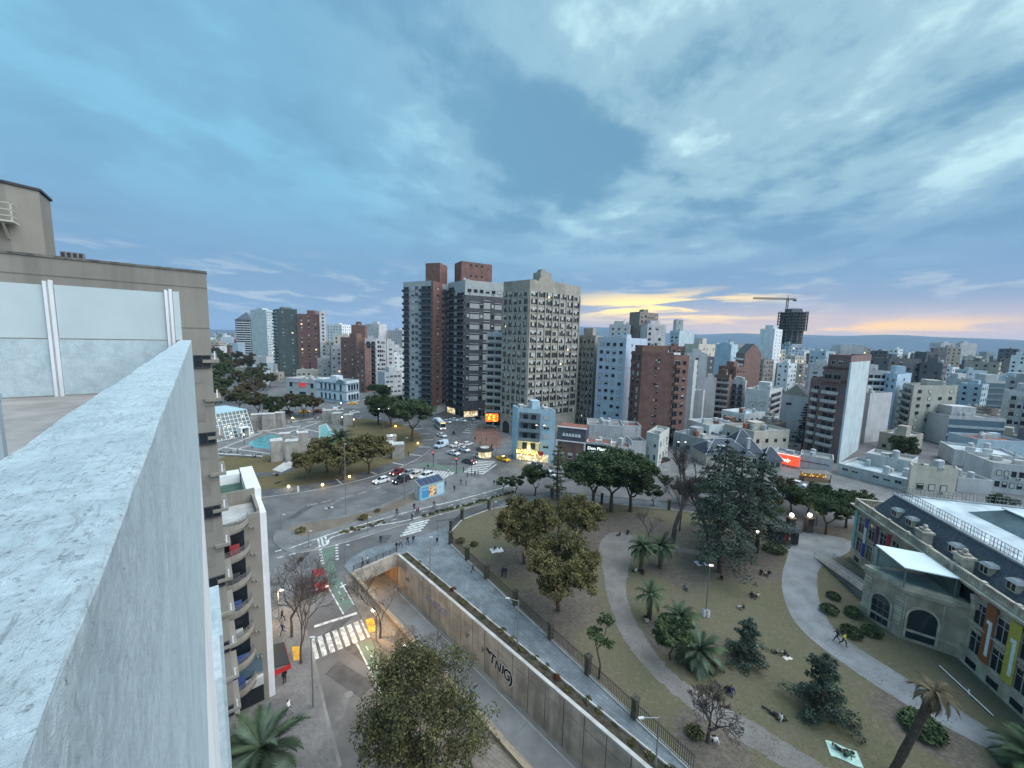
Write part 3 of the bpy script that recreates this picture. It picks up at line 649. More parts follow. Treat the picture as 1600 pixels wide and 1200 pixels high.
rl = deep(68, 400, (BA+2.5)*0.66); 
rlr = ray(68, 402); rk = (BA+2.5)/Vector((rlr.x, rlr.y, 0)).dot(DV); yl = Vector((rlr.x*rk, rlr.y*rk, 0)).dot(NV) - BL
obj('wall', MB().prism(ccw([(0, yl+1.2), (0.6, yl), (3, yl), (3, yl+14), (0, yl+14)]), 0, 4.2, 0), BEIGE, parent=rr)
obj('coping', MB().prism(ccw([(-0.08, yl+1.15), (0.55, yl-0.1), (3.1, yl-0.1), (3.1, yl+14), (-0.08, yl+14)]), 4.2, 4.35, 0), DARKM, parent=rr)
IV = mat('ivory_metal', (0.45, 0.43, 0.36), 0.6, var=0.1)
ld = MB()
for y in (yl+1.9, yl+2.4): ld.box(-0.25, y-0.03, 1.2, -0.19, y+0.03, 5.6)
for k in range(15): ld.box(-0.24, yl+1.9, 1.3+k*0.28, -0.2, yl+2.4, 1.34+k*0.28)
obj('ladder', ld, IV, parent=rr)
pf = MB(); yl -= 0.6; pf.box(-1.0, yl+1.4, 1.85, 0, yl+6, 1.95)
for y in (yl+1.45, yl+2.3, yl+3.1, yl+4, yl+5): pf.box(-1.0, y-0.03, 1.95, -0.94, y+0.03, 2.95)
for z in (2.2, 2.55, 2.92): pf.box(-1.0, yl+1.42, z-0.03, -0.94, yl+6, z+0.03); pf.box(-1.0, yl+1.42, z-0.03, -0.02, yl+1.48, z+0.03)
pf.hexa([(-0.9,yl+1.8,1.85),(-0.8,yl+1.8,1.85),(-0.8,yl+1.9,1.85),(-0.9,yl+1.9,1.85)], [(-0.1,yl+1.8,1.0),(-0.02,yl+1.8,1.0),(-0.02,yl+1.9,1.0),(-0.1,yl+1.9,1.0)])
obj('platform', pf, IV, parent=rr)
vt = thing('roof_vent', 'small louvred vent box on the coping of the beige tower', 'vent', (DV.x*(BA+1.5) + NV.x*(BL+6.0), DV.y*(BA+1.5) + NV.y*(BL+6.0), BH+0.14), ANG)
obj('casing', MB().box(0.0, 0, 0, 0.5, 1.0, 0.5), METAL, parent=vt)
for k in range(4): obj('louvre', MB().box(-0.03, 0.05+k*0.25, 0.05, 0.0, 0.2+k*0.25, 0.45), DARKM, parent=vt)

# --- lower block with rounded balconies
ca = at(431, 1088); CA, CL = ca.dot(DV), ca.dot(NV)
CH = deep(427, 806, ca.y).z
cb = thing('balcony_block', 'beige apartment block with rounded balconies at the avenue corner', 'building', (ca.x, ca.y, 0), ANG)
obj('wall', MB().box(0, 0.55, 0, 13, 14, CH), BEIGE, parent=cb)
obj('corner_pier', MB().box(0.1, 0, 0, 12.6, 0.548, CH+0.35), WHITE, parent=cb)
obj('roof_parapet', MB().box(-0.04, 0.552, CH, 0.22, 1.5, CH+0.55), BEIGE, parent=cb)
obj('roof_parapet', MB().box(0.222, 0.552, CH, 4.4, 0.80, CH+0.9), BEIGE, parent=cb)
obj('roof_parapet', MB().box(4.4, 0.5, CH, 4.65, 6, CH+1.5), BEIGE, parent=cb)
obj('terrace_floor', MB().box(0.225, 0.82, CH+0.002, 4.4, 9, CH+0.03), CONCL, parent=cb)
obj('green_roof', MB().box(4.66, 1.2, CH, 12.6, 12, CH+0.1), mat('green_membrane', (0.06, 0.12, 0.095), 0.8, var=0.25, scale=0.6), parent=cb)
obj('white_wall', MB().box(4.66, -0.1, CH+0.1, 13.4, 1.18, CH+1.3), WHITE, parent=cb)
obj('white_roof', MB().box(6.6, 3.6, CH+0.1, 12.6, 9.5, CH+2.4), WHITE, parent=cb)
obj('white_box', MB().box(11.4, 1.3, CH+0.1, 13.2, 3.5, CH+1.2), WHITE, parent=cb)
def balc_ring(cx, cy, r, n=14, a0=-0.5, a1=0.5): return [Vector((cx - r*cos(pi*(a0+(a1-a0)*k/n)), cy - r*sin(pi*(a0+(a1-a0)*k/n)))) for k in range(n+1)]
rng_ = balc_ring(0.35, 3.45, 2.0); inn = balc_ring(0.35, 3.45, 1.87)
band = MB(); slabm = MB(); slabm.prism(ccw([(p.x, p.y) for p in rng_]), -0.12, 0.1, 0, bottom=True)
for i in range(14):
    for (q, z0, z1) in ((1, -0.1, 0.55),):
        band.hexa([(rng_[i].x, rng_[i].y, z0), (rng_[i+1].x, rng_[i+1].y, z0), (inn[i+1].x, inn[i+1].y, z0), (inn[i].x, inn[i].y, z0)][::-1], [(rng_[i].x, rng_[i].y, z1), (rng_[i+1].x, rng_[i+1].y, z1), (inn[i+1].x, inn[i+1].y, z1), (inn[i].x, inn[i].y, z1)][::-1])
rail = MB()
for i in range(14):
    a, b = rng_[i]*0.5 + inn[i]*0.5, rng_[i+1]*0.5 + inn[i+1]*0.5
    for z in (0.72, 0.88, 1.04): rail.tube((a.x, a.y, z), (b.x, b.y, z), 0.022, n=4)
    rail.tube((a.x, a.y, 0.5), (a.x, a.y, 1.05), 0.02, n=4)
bm_, sm_, rm_ = band.mesh('balcony_band', BEIGE), slabm.mesh('balcony_slab', BEIGE), rail.mesh('balcony_rail', METAL)
nb = int((CH-2.6)/2.75)
for k in range(nb+1):
    z = CH-0.3 - k*2.75
    if z < 3: break
    bl = obj('balcony', sm_, parent=cb, loc=(0, 0, z)); obj('band', bm_, parent=bl); obj('rail', rm_, parent=bl)
    if k:
        obj('balcony_door', MB().box(-0.04, 1.9, z+0.12, 0, 5.0, z+2.3).mesh('balcony_door', GLASS), parent=cb)
        obj('clutter', MB().box(-0.9, 2.4+rnd.uniform(-.3,.2), z+0.12, -0.4, 3.1+rnd.uniform(-.3,.4), z+rnd.uniform(0.6, 1.2)), cloth(rnd.choice([(0.05,0.09,0.25),(0.35,0.05,0.05),(0.5,0.5,0.5),(0.06,0.06,0.07)])), parent=cb)
    for s in (0, 1): obj('corbel', MB().box(-0.25, 1.3-s*0.3, z-0.55-s*0.12, 0, 1.42-s*0.3, z-0.4-s*0.1), BEIGE, parent=cb)
obj('shop_window', MB().box(-0.05, 1.0, 3.6, 0, 3.2, 5.6), BLUEGL, parent=cb)
obj('shop_fascia', MB().box(-0.4, 1.0, 2.4, -0.003, 7, 3.3), wallm((0.5,0.52,0.52)), parent=cb)
obj('shop_window', MB().box(-0.05, 1.0, 0.3, 0, 6, 2.3), GLASS, parent=cb)
aw = thing('shop_awning', 'red and black awning over the pavement below the rounded balconies', 'awning', (ca.x, ca.y, 0), ANG)
obj('canopy', MB().hexa([(0.5,-0.02,2.9),(0.5,-1.5,2.5),(4.2,-1.5,2.5),(4.2,-0.02,2.9)], [(0.5,-0.02,3.0),(0.5,-1.5,2.6),(4.2,-1.5,2.6),(4.2,-0.02,3.0)]), DARKM, parent=aw)
obj('valance', MB().box(0.45, -1.56, 2.0, 0.5, -0.02, 2.55), paint((0.5,0.03,0.03)), parent=aw); obj('valance', MB().box(0.5, -1.56, 2.1, 4.2, -1.51, 2.5), paint((0.5,0.03,0.03)), parent=aw)

# ------------------------------------------------------------------ museum
MA, MBp = at(1329, 872), at(1600, 1125)
mdir = (MBp - MA).normalized(); mout = Vector((mdir.y, -mdir.x, 0)); mout = mout if mout.x < 0 else -mout
MANG = math.atan2(mdir.y, mdir.x)      # local x along the facade towards the camera, local y away from the park
mus = thing('museum', 'stone palace museum with slate mansard roof, banners and arched bay facing the park', 'museum', (MA.x, MA.y, 0), MANG)
STONE = mat('museum_stone', (0.41, 0.35, 0.275), 0.9, col2=(0.27, 0.232, 0.185), scale=0.4, streak=0.4, bump=0.3, bscale=3, detail=7)
STONEL = mat('museum_trim', (0.48, 0.425, 0.345), 0.9, col2=(0.31, 0.275, 0.225), scale=0.7, streak=0.3, bump=0.2)
SLATE = mat('slate', (0.075, 0.088, 0.108), 0.6, var=0.3, scale=2.5, bump=0.2)
ML, HC, MD = 58.0, 9.9, 34.0
obj('wall', MB().box(0, 0, 0, ML, MD, HC), STONE, parent=mus)
obj('plinth', MB().box(-0.1, -0.18, 0, ML, -0.004, 1.9), STONEL, parent=mus)
obj('string_course', MB().box(-0.1, -0.16, 1.92, ML, -0.004, 2.15), STONEL, parent=mus)
cor = MB()
for z0, z1, d in ((HC-0.5, HC-0.25, 0.25), (HC-0.25, HC, 0.55), (HC, HC+0.22, 0.8)): cor.box(-d, -d, z0+0.002, ML, -0.002, z1); cor.box(-d, -0.002, z0+0.002, -0.002, MD, z1)
obj('cornice', cor, STONEL, parent=mus)
# balustrade in bays
bal = MB(); bal.box(0.02, -0.16, 0.23, 3.78, 0.16, 0.42); bal.box(0.02, -0.17, 1.12, 3.78, 0.17, 1.3)
for k in range(12): bal.box(0.12+k*0.31, -0.08, 0.42, 0.27+k*0.31, 0.08, 1.12)
bal = bal.mesh('balustrade_bay', STONEL); ped = MB().box(-0.25, -0.25, 0.23, 0.25, 0.25, 1.42).mesh('pedestal', STONEL)
for k in range(14):
    obj('balustrade_bay', bal, parent=mus, loc=(0.3+k*4.1, -0.2, HC)); obj('pedestal', ped, parent=mus, loc=(0.15+k*4.1-0.02, -0.2, HC))
for k in range(5): obj('balustrade_bay', bal, parent=mus, loc=(-0.2, 0.3+k*4.1, HC), rot=pi/2)
# mansard and flat roof
ms_ = MB(); b0 = [(1.2,1.3,HC),(ML,1.3,HC),(ML,MD-1.3,HC),(1.2,MD-1.3,HC)]; t0 = [(2.9,3.3,HC+3.7),(ML,3.3,HC+3.7),(ML,MD-3.0,HC+3.7),(2.9,MD-3.0,HC+3.7)]
ms_.hexa(b0, t0); obj('mansard_roof', ms_, SLATE, parent=mus)
obj('roof_gutter', MB().box(-0.2, 0.0, HC+0.005, ML, 1.28, HC+0.05), ROOFG, parent=mus)
obj('flat_roof', MB().box(3.3, 3.7, HC+3.72, ML, MD-3.6, HC+3.8), ROOFW, parent=mus)
rc = MB(); rc.box(2.7, 3.1, HC+3.71, ML, 3.69, HC+3.95); rc.box(2.7, 3.69, HC+3.71, 3.29, MD-3.2, HC+3.95); rc.box(3.3, MD-3.59, HC+3.71, ML, MD-3.0, HC+4.4)
obj('roof_edge', rc, mat('zinc', (0.28,0.31,0.33), 0.5, var=0.15, scale=0.8), parent=mus)
rlm = MB(); 
for k in range(8): rlm.box(0.02+k*0.5, -0.02, 0, 0.05+k*0.5, 0.02, 1.25)
for z in (0.1, 0.65, 1.2): rlm.box(0, -0.025, z, 4.0, 0.025, z+0.06)
for k in range(9): rlm.box(0.2+k*0.42, -0.012, 0.1, 0.225+k*0.42, 0.012, 1.2)
rlm = rlm.mesh('roof_railing', METAL)
for k in range(13): obj('roof_railing', rlm, parent=mus, loc=(3.0+k*4.2, 3.4, HC+3.95))
for k in range(6): obj('roof_railing', rlm, parent=mus, loc=(3.0, 3.6+k*4.2, HC+3.95), rot=pi/2)
sk = MB(); kx, ky = (lambda d: (d.dot(mdir), -d.dot(mout)))(at(1512, 800, HC+3.8) - MA); sk.hexa([(kx,ky,HC+3.81),(ML,ky,HC+3.81),(ML,ky+14,HC+3.81),(kx,ky+14,HC+3.81)], [(kx+2.5,ky+2.5,HC+5.6),(ML,ky+2.5,HC+5.6),(ML,ky+11.5,HC+5.6),(kx+2.5,ky+11.5,HC+5.6)])
obj('skylight', sk, mat('skylight_slate', (0.10,0.135,0.15), 0.35, var=0.25, scale=0.5), parent=mus)
obj('skylight_cap', MB().box(kx+2, ky+2.2, HC+5.6, ML, ky+11.8, HC+5.75), ROOFW, parent=mus)
# dormers and chimneys
dm = MB(); dm.box(-0.75,-0.2,0,0.75,1.9,1.35,0); dm.hexa([(-0.95,-0.35,1.35),(0.95,-0.35,1.35),(0.95,2.1,1.35),(-0.95,2.1,1.35)], [(-0.6,0.0,1.75),(0.6,0.0,1.75),(0.6,2.3,1.75),(-0.6,2.3,1.75)], 1)
dm.poly([(-0.6,-0.21,0.2),(-0.08,-0.21,0.2),(-0.08,-0.21,1.2),(-0.6,-0.21,1.2)], 2); dm.poly([(0.08,-0.21,0.2),(0.6,-0.21,0.2),(0.6,-0.21,1.2),(0.08,-0.21,1.2)], 2)
dm = dm.mesh('dormer', [STONEL, mat('zinc', (0.3,0.3,0.3)), GLASS])
def mx(x, y, yy=0.0):   # local x of the facade point under a pixel, at local depth yy
    r = ray(x, y); o = MA - mout*yy; u = mdir
    return (o.x*r.y - o.y*r.x)/(u.y*r.x - u.x*r.y)
def zat(x, y, yy=0.0):
    s = mx(x, y, yy); q = MA - mout*yy + mdir*s; r = ray(x, y); return EYE + r.z*q.length/math.hypot(r.x, r.y)
for q in ((1400,805),(1423,818),(1492,855),(1543,885),(1587,908)): obj('dormer', dm, parent=mus, loc=(mx(q[0], q[1], 1.9), 1.75, HC+1.15), scale=0.8)
ch = MB(); ch.box(-0.7,-0.6,0,0.7,0.6,2.1); ch.box(-0.85,-0.75,2.1,0.85,0.75,2.4); ch.box(-0.5,-0.4,2.4,0.5,0.4,2.7); ch.ball((0,0,3.0),0.3,n=7,m=4); ch = ch.mesh('chimney', STONEL)
for q in ((1448,832),(1511,868)): obj('chimney', ch, parent=mus, loc=(mx(q[0], q[1], 1.0), 0.75, HC+0.1))
# pavilion bay, footprint in facade coordinates (y negative = towards the park)
def loc2(p): d = p - MA; return (d.dot(mdir), -d.dot(mout))
P1, P2, P3 = loc2(at(1343,960)), loc2(at(1404,998)), loc2(at(1482,1020))
fp = [(P1[0]-0.4, 0.0), (P1[0]-0.4, P1[1]+2.4), P1, P2, (P3[0]+0.2, -1.6), (P3[0]+0.9, 0.0)]
HP = 6.9
bay = obj('bay_wall', MB().prism(ccw(fp), 0, HP, 0), [STONE], parent=mus)
def offs(ring, d):
    c = Vector((sum(p[0] for p in ring)/len(ring), sum(p[1] for p in ring)/len(ring))); out = []
    for p in ring: v = Vector(p[:2]) - c; v = v*(1 + d/v.length); out.append((v.x+c.x, min(v.y+c.y, 0.0)))
    return out
for z0, z1, d in ((HP, HP+0.3, 0.45), (HP-0.45, HP-0.002, 0.22), (1.5, 1.8, 0.15)): obj('bay_cornice', MB().prism(ccw(offs(fp, d)), z0, z1, 0, bottom=True), STONEL, parent=mus)
for i in (2, 3):     # coursed rustication on the bay
    pass
def on_wall(parent, a, b, mb, m, off, name):
    a, b = Vector(a), Vector(b); u = (b-a).normalized(); ang = math.atan2(u.y, u.x); c = (a+b)/2; n = Vector((u.y, -u.x))
    return obj(name, mb, m, parent=parent, loc=(c.x+n.x*off, c.y+n.y*off, 0), rot=ang)
def arch(wd, z0, zs, m=10, y=0.0):
    ps = [(-wd/2, y, z0), (wd/2, y, z0)]
    for k in range(m+1): a = pi*k/m; ps.append((wd/2*cos(a), y, zs + wd/2*sin(a)))
    return ps
DKG = mat('arch_glass', (0.02, 0.03, 0.04), 0.1, var=0, spec=0.7)
for (a, b, wd) in ((P1, P2, 2.1), (P2, (P3[0]+0.2, -1.6), 2.7)):
    g_ = MB(); g_.poly(arch(wd, 0.6, 3.6)); on_wall(mus, a, b, g_, DKG, 0.06, 'arched_window')
    fr_ = MB(); o_, i_ = arch(wd+0.5, 0.5, 3.6), arch(wd, 0.6, 3.6)
    for k in range(len(o_)-1):
        if k == 0: continue
        fr_.hexa([i_[k], o_[k], o_[k+1], i_[k+1]], [(q[0], q[1]-0.2, q[2]) for q in (i_[k], o_[k], o_[k+1], i_[k+1])])
    fr_.hexa([i_[-1], o_[-1], o_[0], i_[0]], [(q[0], q[1]-0.2, q[2]) for q in (i_[-1], o_[-1], o_[0], i_[0])])
    on_wall(mus, a, b, fr_, STONEL, 0.02, 'arch_surround')
    br_ = MB()
    for x in (-wd/6, wd/6): br_.box(x-0.03, -0.06, 0.6, x+0.03, -0.01, 4.6)
    for z in (1.7, 2.7, 3.7): br_.box(-wd/2, -0.06, z-0.03, wd/2, -0.01, z+0.03)
    if wd < 2.5: on_wall(mus, a, b, br_, METAL, 0.07, 'glazing_bar')
    L_ = (Vector(b)-Vector(a)).length
    for j in range(11):
        z = 1.85 + j*0.45
        half = wd/2+0.3
        for sgn in (-1, 1):
            e = L_/2-0.03
            if z+0.42 < HP-0.5 and e > half:
                on_wall(mus, a, b, MB().box(min(sgn*half, sgn*e), -0.09, z, max(sgn*half, sgn*e), 0.0, z+0.37), STONEL, 0.0, 'stone_course')
# roof terrace of the bay: rim wall, frosted canopy on glass
obj('bay_parapet', MB().prism(ccw(offs(fp, 0.3)), HP+0.3, HP+0.62, 0), STONEL, parent=mus)
obj('bay_terrace', MB().prism(ccw(offs(fp, -0.9)), HP+0.62, HP+0.64, 0), mat('terrace_tile', (0.16,0.21,0.21), 0.6, var=0.2), parent=mus)
cx = (P1[0]+P3[0])/2
obj('canopy', MB().hexa([(cx-3.0, -0.9, HP+3.2),(cx+2.9, -0.9, HP+3.2),(cx+2.4, P1[1]+1.2, HP+3.35),(cx-3.4, P1[1]+1.2, HP+3.35)][::-1], [(cx-3.0, -0.9, HP+3.34),(cx+2.9, -0.9, HP+3.34),(cx+2.4, P1[1]+1.2, HP+3.49),(cx-3.4, P1[1]+1.2, HP+3.49)][::-1]), mat('canopy_white', (0.62,0.72,0.75), 0.4, var=0.06), parent=mus)
for (x, y) in ((cx-3.1, P1[1]+1.5), (cx+2.2, P1[1]+1.5), (cx-2.8, -1.0), (cx+2.7, -1.0)): obj('canopy_post', MB().box(x-0.05, y-0.05, HP+0.64, x+0.05, y+0.05, HP+3.33), METAL, parent=mus)
gl_ = mat('clear_green_glass', (0.09,0.13,0.115), 0.1, var=0.2, scale=0.8, spec=0.7)
obj('glass_wall', MB().box(cx-2.9, -0.62, HP+0.64, cx+2.7, -0.55, HP+3.2), gl_, parent=mus)
obj('glass_wall', MB().box(cx-3.3, P1[1]+1.3, HP+0.64, cx-3.24, -0.62, HP+3.0), mat('pale_glass', (0.4,0.52,0.5), 0.2, var=0.1), parent=mus)
ow = MB(); ow.poly(arch(7.6, HP+0.64, HP+0.7)); obj('arch_recess', ow, DKG, parent=mus, loc=(cx+0.4, -0.02, 0))
ar = MB(); 
o_, i_ = arch(8.8, HP+0.6, HP+0.7, 16), arch(7.7, HP+0.6, HP+0.7, 16)
for k in range(2, len(o_)-1):
    if o_[k+1][2] > HC-0.5: continue
    ar.hexa([i_[k], o_[k], o_[k+1], i_[k+1]], [(q[0], q[1]-0.5, q[2]) for q in (i_[k], o_[k], o_[k+1], i_[k+1])])
obj('arch_surround', ar, STONEL, parent=mus, loc=(cx+0.4, 0, 0))
# windows and banners along the facade
mw = MB(); mw.poly([(-0.75,-0.02,0),(0.75,-0.02,0),(0.75,-0.02,2.6),(-0.75,-0.02,2.6)], 1)
mw.box(-0.95,-0.14,-0.1,-0.75,0,2.75); mw.box(0.75,-0.14,-0.1,0.95,0,2.75); mw.box(-0.75,-0.14,2.6,0.75,0,2.75); mw.box(-1.05,-0.28,-0.25,1.05,0,-0.1); mw.box(-0.03,-0.06,0,0.03,-0.01,2.6,2); mw.box(-0.75,-0.06,1.7,0.75,-0.01,1.76,2)
mw = mw.mesh('window', [STONEL, GLASS, FRAME])
ob = MB(); 
for k in range(6): ob.box(-0.9+k*0.3,-0.12,0,-0.75+k*0.3,-0.02,0.75)
ob.box(-1.0,-0.16,0.75,1.0,0,0.88); ob = ob.mesh('spandrel', STONEL)
def banner(x0, x1, z0, z1, c, m2=None):
    obj('banner', MB().box(x0, -0.26, z0, x1, -0.22, z1), cloth(c), parent=mus)
bays_ = [1.9, 4.7, 7.5, 10.3] + [P3[0]+2.6+k*2.75 for k in range(9)]
for i, x in enumerate(bays_):
    if P1[0]-1.3 < x < P3[0]+1.5: continue
    obj('window', mw, parent=mus, loc=(x, 0, 5.9)); obj('spandrel', ob, parent=mus, loc=(x, 0, 4.75)); obj('window', mw, parent=mus, loc=(x, 0, 2.35)); 
    obj('basement_window', MB().box(x-0.7, -0.2, 0.5, x+0.7, -0.185, 1.3), GLASS, parent=mus)
for x in [0.35] + [(a+b)/2 for a, b in zip(bays_, bays_[1:])]:
    if P1[0]-1.3 < x < P3[0]+1.5: continue
    obj('pilaster', MB().box(x-0.32, -0.1, 2.16, x+0.32, -0.003, HC-0.51), STONEL, parent=mus)
banner(0.05, 0.75, 2.4, 9.2, (0.16,0.42,0.45))
banner(2.95, 3.75, 2.3, 9.0, (0.04,0.07,0.30)); obj('banner_print', MB().box(3.0,-0.275,4.6,3.7,-0.265,7.4), cloth((0.55,0.60,0.62)), parent=mus)
banner(5.75, 6.45, 5.6, 9.0, (0.14,0.05,0.14)); banner(8.5, 9.3, 6.6, 9.0, (0.45,0.03,0.04))
for x, c in ((P3[0]+3.98, (0.27,0.10,0.045)), (P3[0]+6.75, (0.42,0.37,0.07))):
    banner(x-0.62, x+0.62, 2.3, 9.3, c)
    one = MB(); one.box(-0.12,-0.01,0,0.26,0,4.2); one.box(-0.42,-0.01,3.75,-0.12,0,4.2)
    obj('numeral', one, cloth((0.66,0.72,0.74)), parent=mus, loc=(x+0.1, -0.265, 3.2), scale=(1,1,1))
banner(P3[0]+12.0, P3[0]+13.2, 2.3, 9.3, (0.25,0.45,0.2))
# entrance ramp on the far side of the bay and rails near the facade
rp = thing('museum_ramp', 'dark accessible ramp with double handrails left of the museum bay', 'ramp', (MA.x, MA.y, 0), MANG)
ra, rb = loc2(at(1272,872)), loc2(at(1345,938))
u = (Vector(rb)-Vector(ra)).normalized(); nn = Vector((-u.y, u.x)); Lr = (Vector(rb)-Vector(ra)).length
rp2 = MB(); a_, b_ = Vector(ra), Vector(rb); c_, d_ = b_ + nn*3.0*(1 if nn.y > 0 else -1), a_ + nn*3.0*(1 if nn.y > 0 else -1)
rp2.hexa([(q.x,q.y,0.1) for q in ccw([a_,b_,c_,d_])], [(q.x,q.y,0.2 if q in (a_, d_) else 1.5) for q in ccw([a_,b_,c_,d_])])
obj('deck', rp2, CONCD, parent=rp)
for e0, e1 in ((a_, b_), (d_, c_)):
    rr_ = MB()
    for k in range(9):
        q = lerp(e0, e1, k/8); z = 0.2+1.3*k/8; rr_.tube((q.x,q.y,z), (q.x,q.y,z+1.0), 0.035, n=5)
    for h in (0.55, 1.0): rr_.tube((e0.x,e0.y,0.2+h), (e1.x,e1.y,1.5+h), 0.045, n=5)
    obj('handrail', rr_, CONCL if e0 is a_ else METAL, parent=rp)
pr = thing('lawn_pole', 'white pole lying along the lawn below the museum facade', 'pole')
obj('shaft', MB().tube(at(1468,1040,0.35), at(1552,1118,0.35), 0.06, n=6), WHITE, parent=pr)
for q in ((1514,1085),): obj('stand', MB().tube(at(*q, 0.1), at(q[0], q[1]-8, 0.6), 0.08, n=5), WHITE, parent=pr)
# ------------------------------------------------------------------ city blocks
FOOT = []      # footprints already taken (centre, radius)
def balcony_mesh(m, rail=False, dark=False):
    k = 'balc_%s_%d' % (m.name, rail)
    if k in MATS: return MATS[k]
    mb = MB(); mb.box(-0.5, -1.15, -0.14, 0.5, 0, 0.0)
    if rail:
        mb.box(-0.5, -1.15, 0.92, 0.5, -1.09, 0.99, 1)
        for q in range(13): mb.box(-0.5+q/12*0.985, -1.14, 0, -0.485+q/12*0.985, -1.10, 0.92, 1)
    else:
        mb.box(-0.5, -1.15, 0.0, 0.5, -1.05, 0.95); mb.box(-0.5, -1.05, 0, -0.485, 0, 0.95); mb.box(0.485, -1.05, 0, 0.5, 0, 0.95)
    MATS[k] = mb.mesh('balcony', [m, DFRAME]); return MATS[k]
def door_mesh():
    if 'door_mesh' in MATS: return MATS['door_mesh']
    mb = MB(); mb.poly([(-0.5,-0.03,0),(0.5,-0.03,0),(0.5,-0.03,1),(-0.5,-0.03,1)], 0)
    for x in (-0.5, -0.01, 0.48): mb.box(x, -0.07, 0, x+0.02, 0, 1, 1)
    mb.box(-0.5, -0.07, 0.96, 0.5, 0, 1.0, 1); MATS['door_mesh'] = mb.mesh('balcony_door', [GLASS, FRAME]); return MATS['door_mesh']
def triple_mesh(m):
    k = 'triple_' + m.name
    if k in MATS: return MATS[k]
    out = []
    for v in range(16):
        r = random.Random(v); mb = MB(); t = 0.03
        mb.box(-0.5, -0.12, 0, 0.5, 0, 0.26, 0); mb.box(-0.5, -0.08, 0.95, 0.5, 0, 1.0, 0)
        for j in range(3):
            x0, x1 = -0.5+j/3+t*0.4, -0.5+(j+1)/3-t*0.4; b = r.choice([0.95, 0.95, 0.8, 0.62, 0.45, 0.27])
            if b > 0.3: mb.poly([(x0,-0.03,0.26),(x1,-0.03,0.26),(x1,-0.03,b),(x0,-0.03,b)], 3 if (v == 3 and j == 1) else 1)
            if b < 0.9: mb.poly([(x0,-0.05,b),(x1,-0.05,b),(x1,-0.05,0.95),(x0,-0.05,0.95)], 2)
            mb.box(x0-t, -0.1, 0.26, x0+t*0.4, 0, 0.95, 0)
        out.append(mb.mesh('window', [m, GLASS, BLIND, WARM]))
    MATS[k] = out; return out
ACM = MB().box(-0.42,-0.34,0,0.42,0,0.55,0).box(-0.3,-0.36,0.06,0.1,-0.34,0.48,1).mesh('air_conditioner', [mat('ac_white', (0.6,0.6,0.58), 0.6, var=0.1), DFRAME])
def facade(root, A, B, z0, z1, style, r, key='l', fl=2.9, sx=2.6, ww=1.2, wh=1.35, margin=0.6, m=None, skip=0.0, lit=0.006, cols=None, gap=0.0, sill=0.95):
    o = root.location; A, B = Vector((A[0], A[1], 0)), Vector((B[0], B[1], 0)); L = (B-A).length
    if L < 0.8 or style in (None, 'blank'): return
    u = (B-A)/L; n = Vector((u.y, -u.x, 0)); ang = math.atan2(u.y, u.x)
    nf = max(1, int((z1-z0)/fl)); fl = (z1-z0)/nf
    def place(nm, me, s, z, off, sc):
        q = A + u*s + n*off
        return obj(nm, me, parent=root, loc=(q.x-o.x, q.y-o.y, z), rot=ang, scale=sc)
    if style in ('win', 'grid', 'balc', 'mix'):
        nc = cols or max(1, int((L-2*margin+0.4)/sx)); st = (L-2*margin)/nc
    if style == 'win':
        for f in range(nf):
            for c in range(nc):
                if r.random() < skip: continue
                place('window', pickwin(r, key, lit), margin+st*(c+0.5), z0+f*fl+sill, 0.0, (min(ww, st*0.8), 1, min(wh, fl*0.62)))
                if A.y < 200 and r.random() < 0.16: place('air_conditioner', ACM, margin+st*(c+0.5)+r.uniform(-.4,.4), z0+f*fl+sill-0.62, 0.0, (1,1,1))
    elif style == 'grid':
        tm = triple_mesh(m)
        for c in range(nc+1): place('pier', MB().box(-0.28, -0.4, 0, 0.28, 0, z1-z0).mesh('pier', m), margin+st*c, z0, 0.0, (1,1,1))
        for f in range(nf):
            for c in range(nc): place('window', tm[3] if r.random() < 0.018 else r.choice(tm[:3]+tm[4:]), margin+st*(c+0.5), z0+f*fl, 0.0, (st-0.56, 1, fl))
    elif style in ('balc', 'mix'):
        bm = balcony_mesh(m or WHITE, key == 'r'); dm_ = door_mesh()
        for f in range(nf):
            for c in range(nc):
                s = margin+st*(c+0.5)
                if style == 'mix' and c % 2:
                    place('window', pickwin(r, 'd', lit), s, z0+f*fl+0.95, 0, (min(1.5, st*0.6), 1, 1.4)); continue
                if z0+f*fl > 2.5: place('balcony', bm, s, z0+f*fl, 0.0, (st*(1-gap), 1, 1))
                place('balcony_door', dm_ if r.random() > lit else WIN['d'][4], s, z0+f*fl+0.02, 0.0, (st*(0.82-gap), 1, fl*0.78))
    elif style == 'band':
        bw = MB().box(-0.5, -0.05, 0, 0.5, 0, 1).mesh('ribbon_window', GLASS if key != 'b' else BLUEGL); sp = MB().box(-0.5, -0.35, 0, 0.5, 0, 1).mesh('spandrel', m or WHITE)
        for f in range(nf):
            place('ribbon_window', bw, L/2, z0+f*fl+0.95, 0.0, (L-2*margin*0.3, 1, fl-1.0)); place('spandrel', sp, L/2, z0+f*fl, 0.0, (L, 1, 0.95))
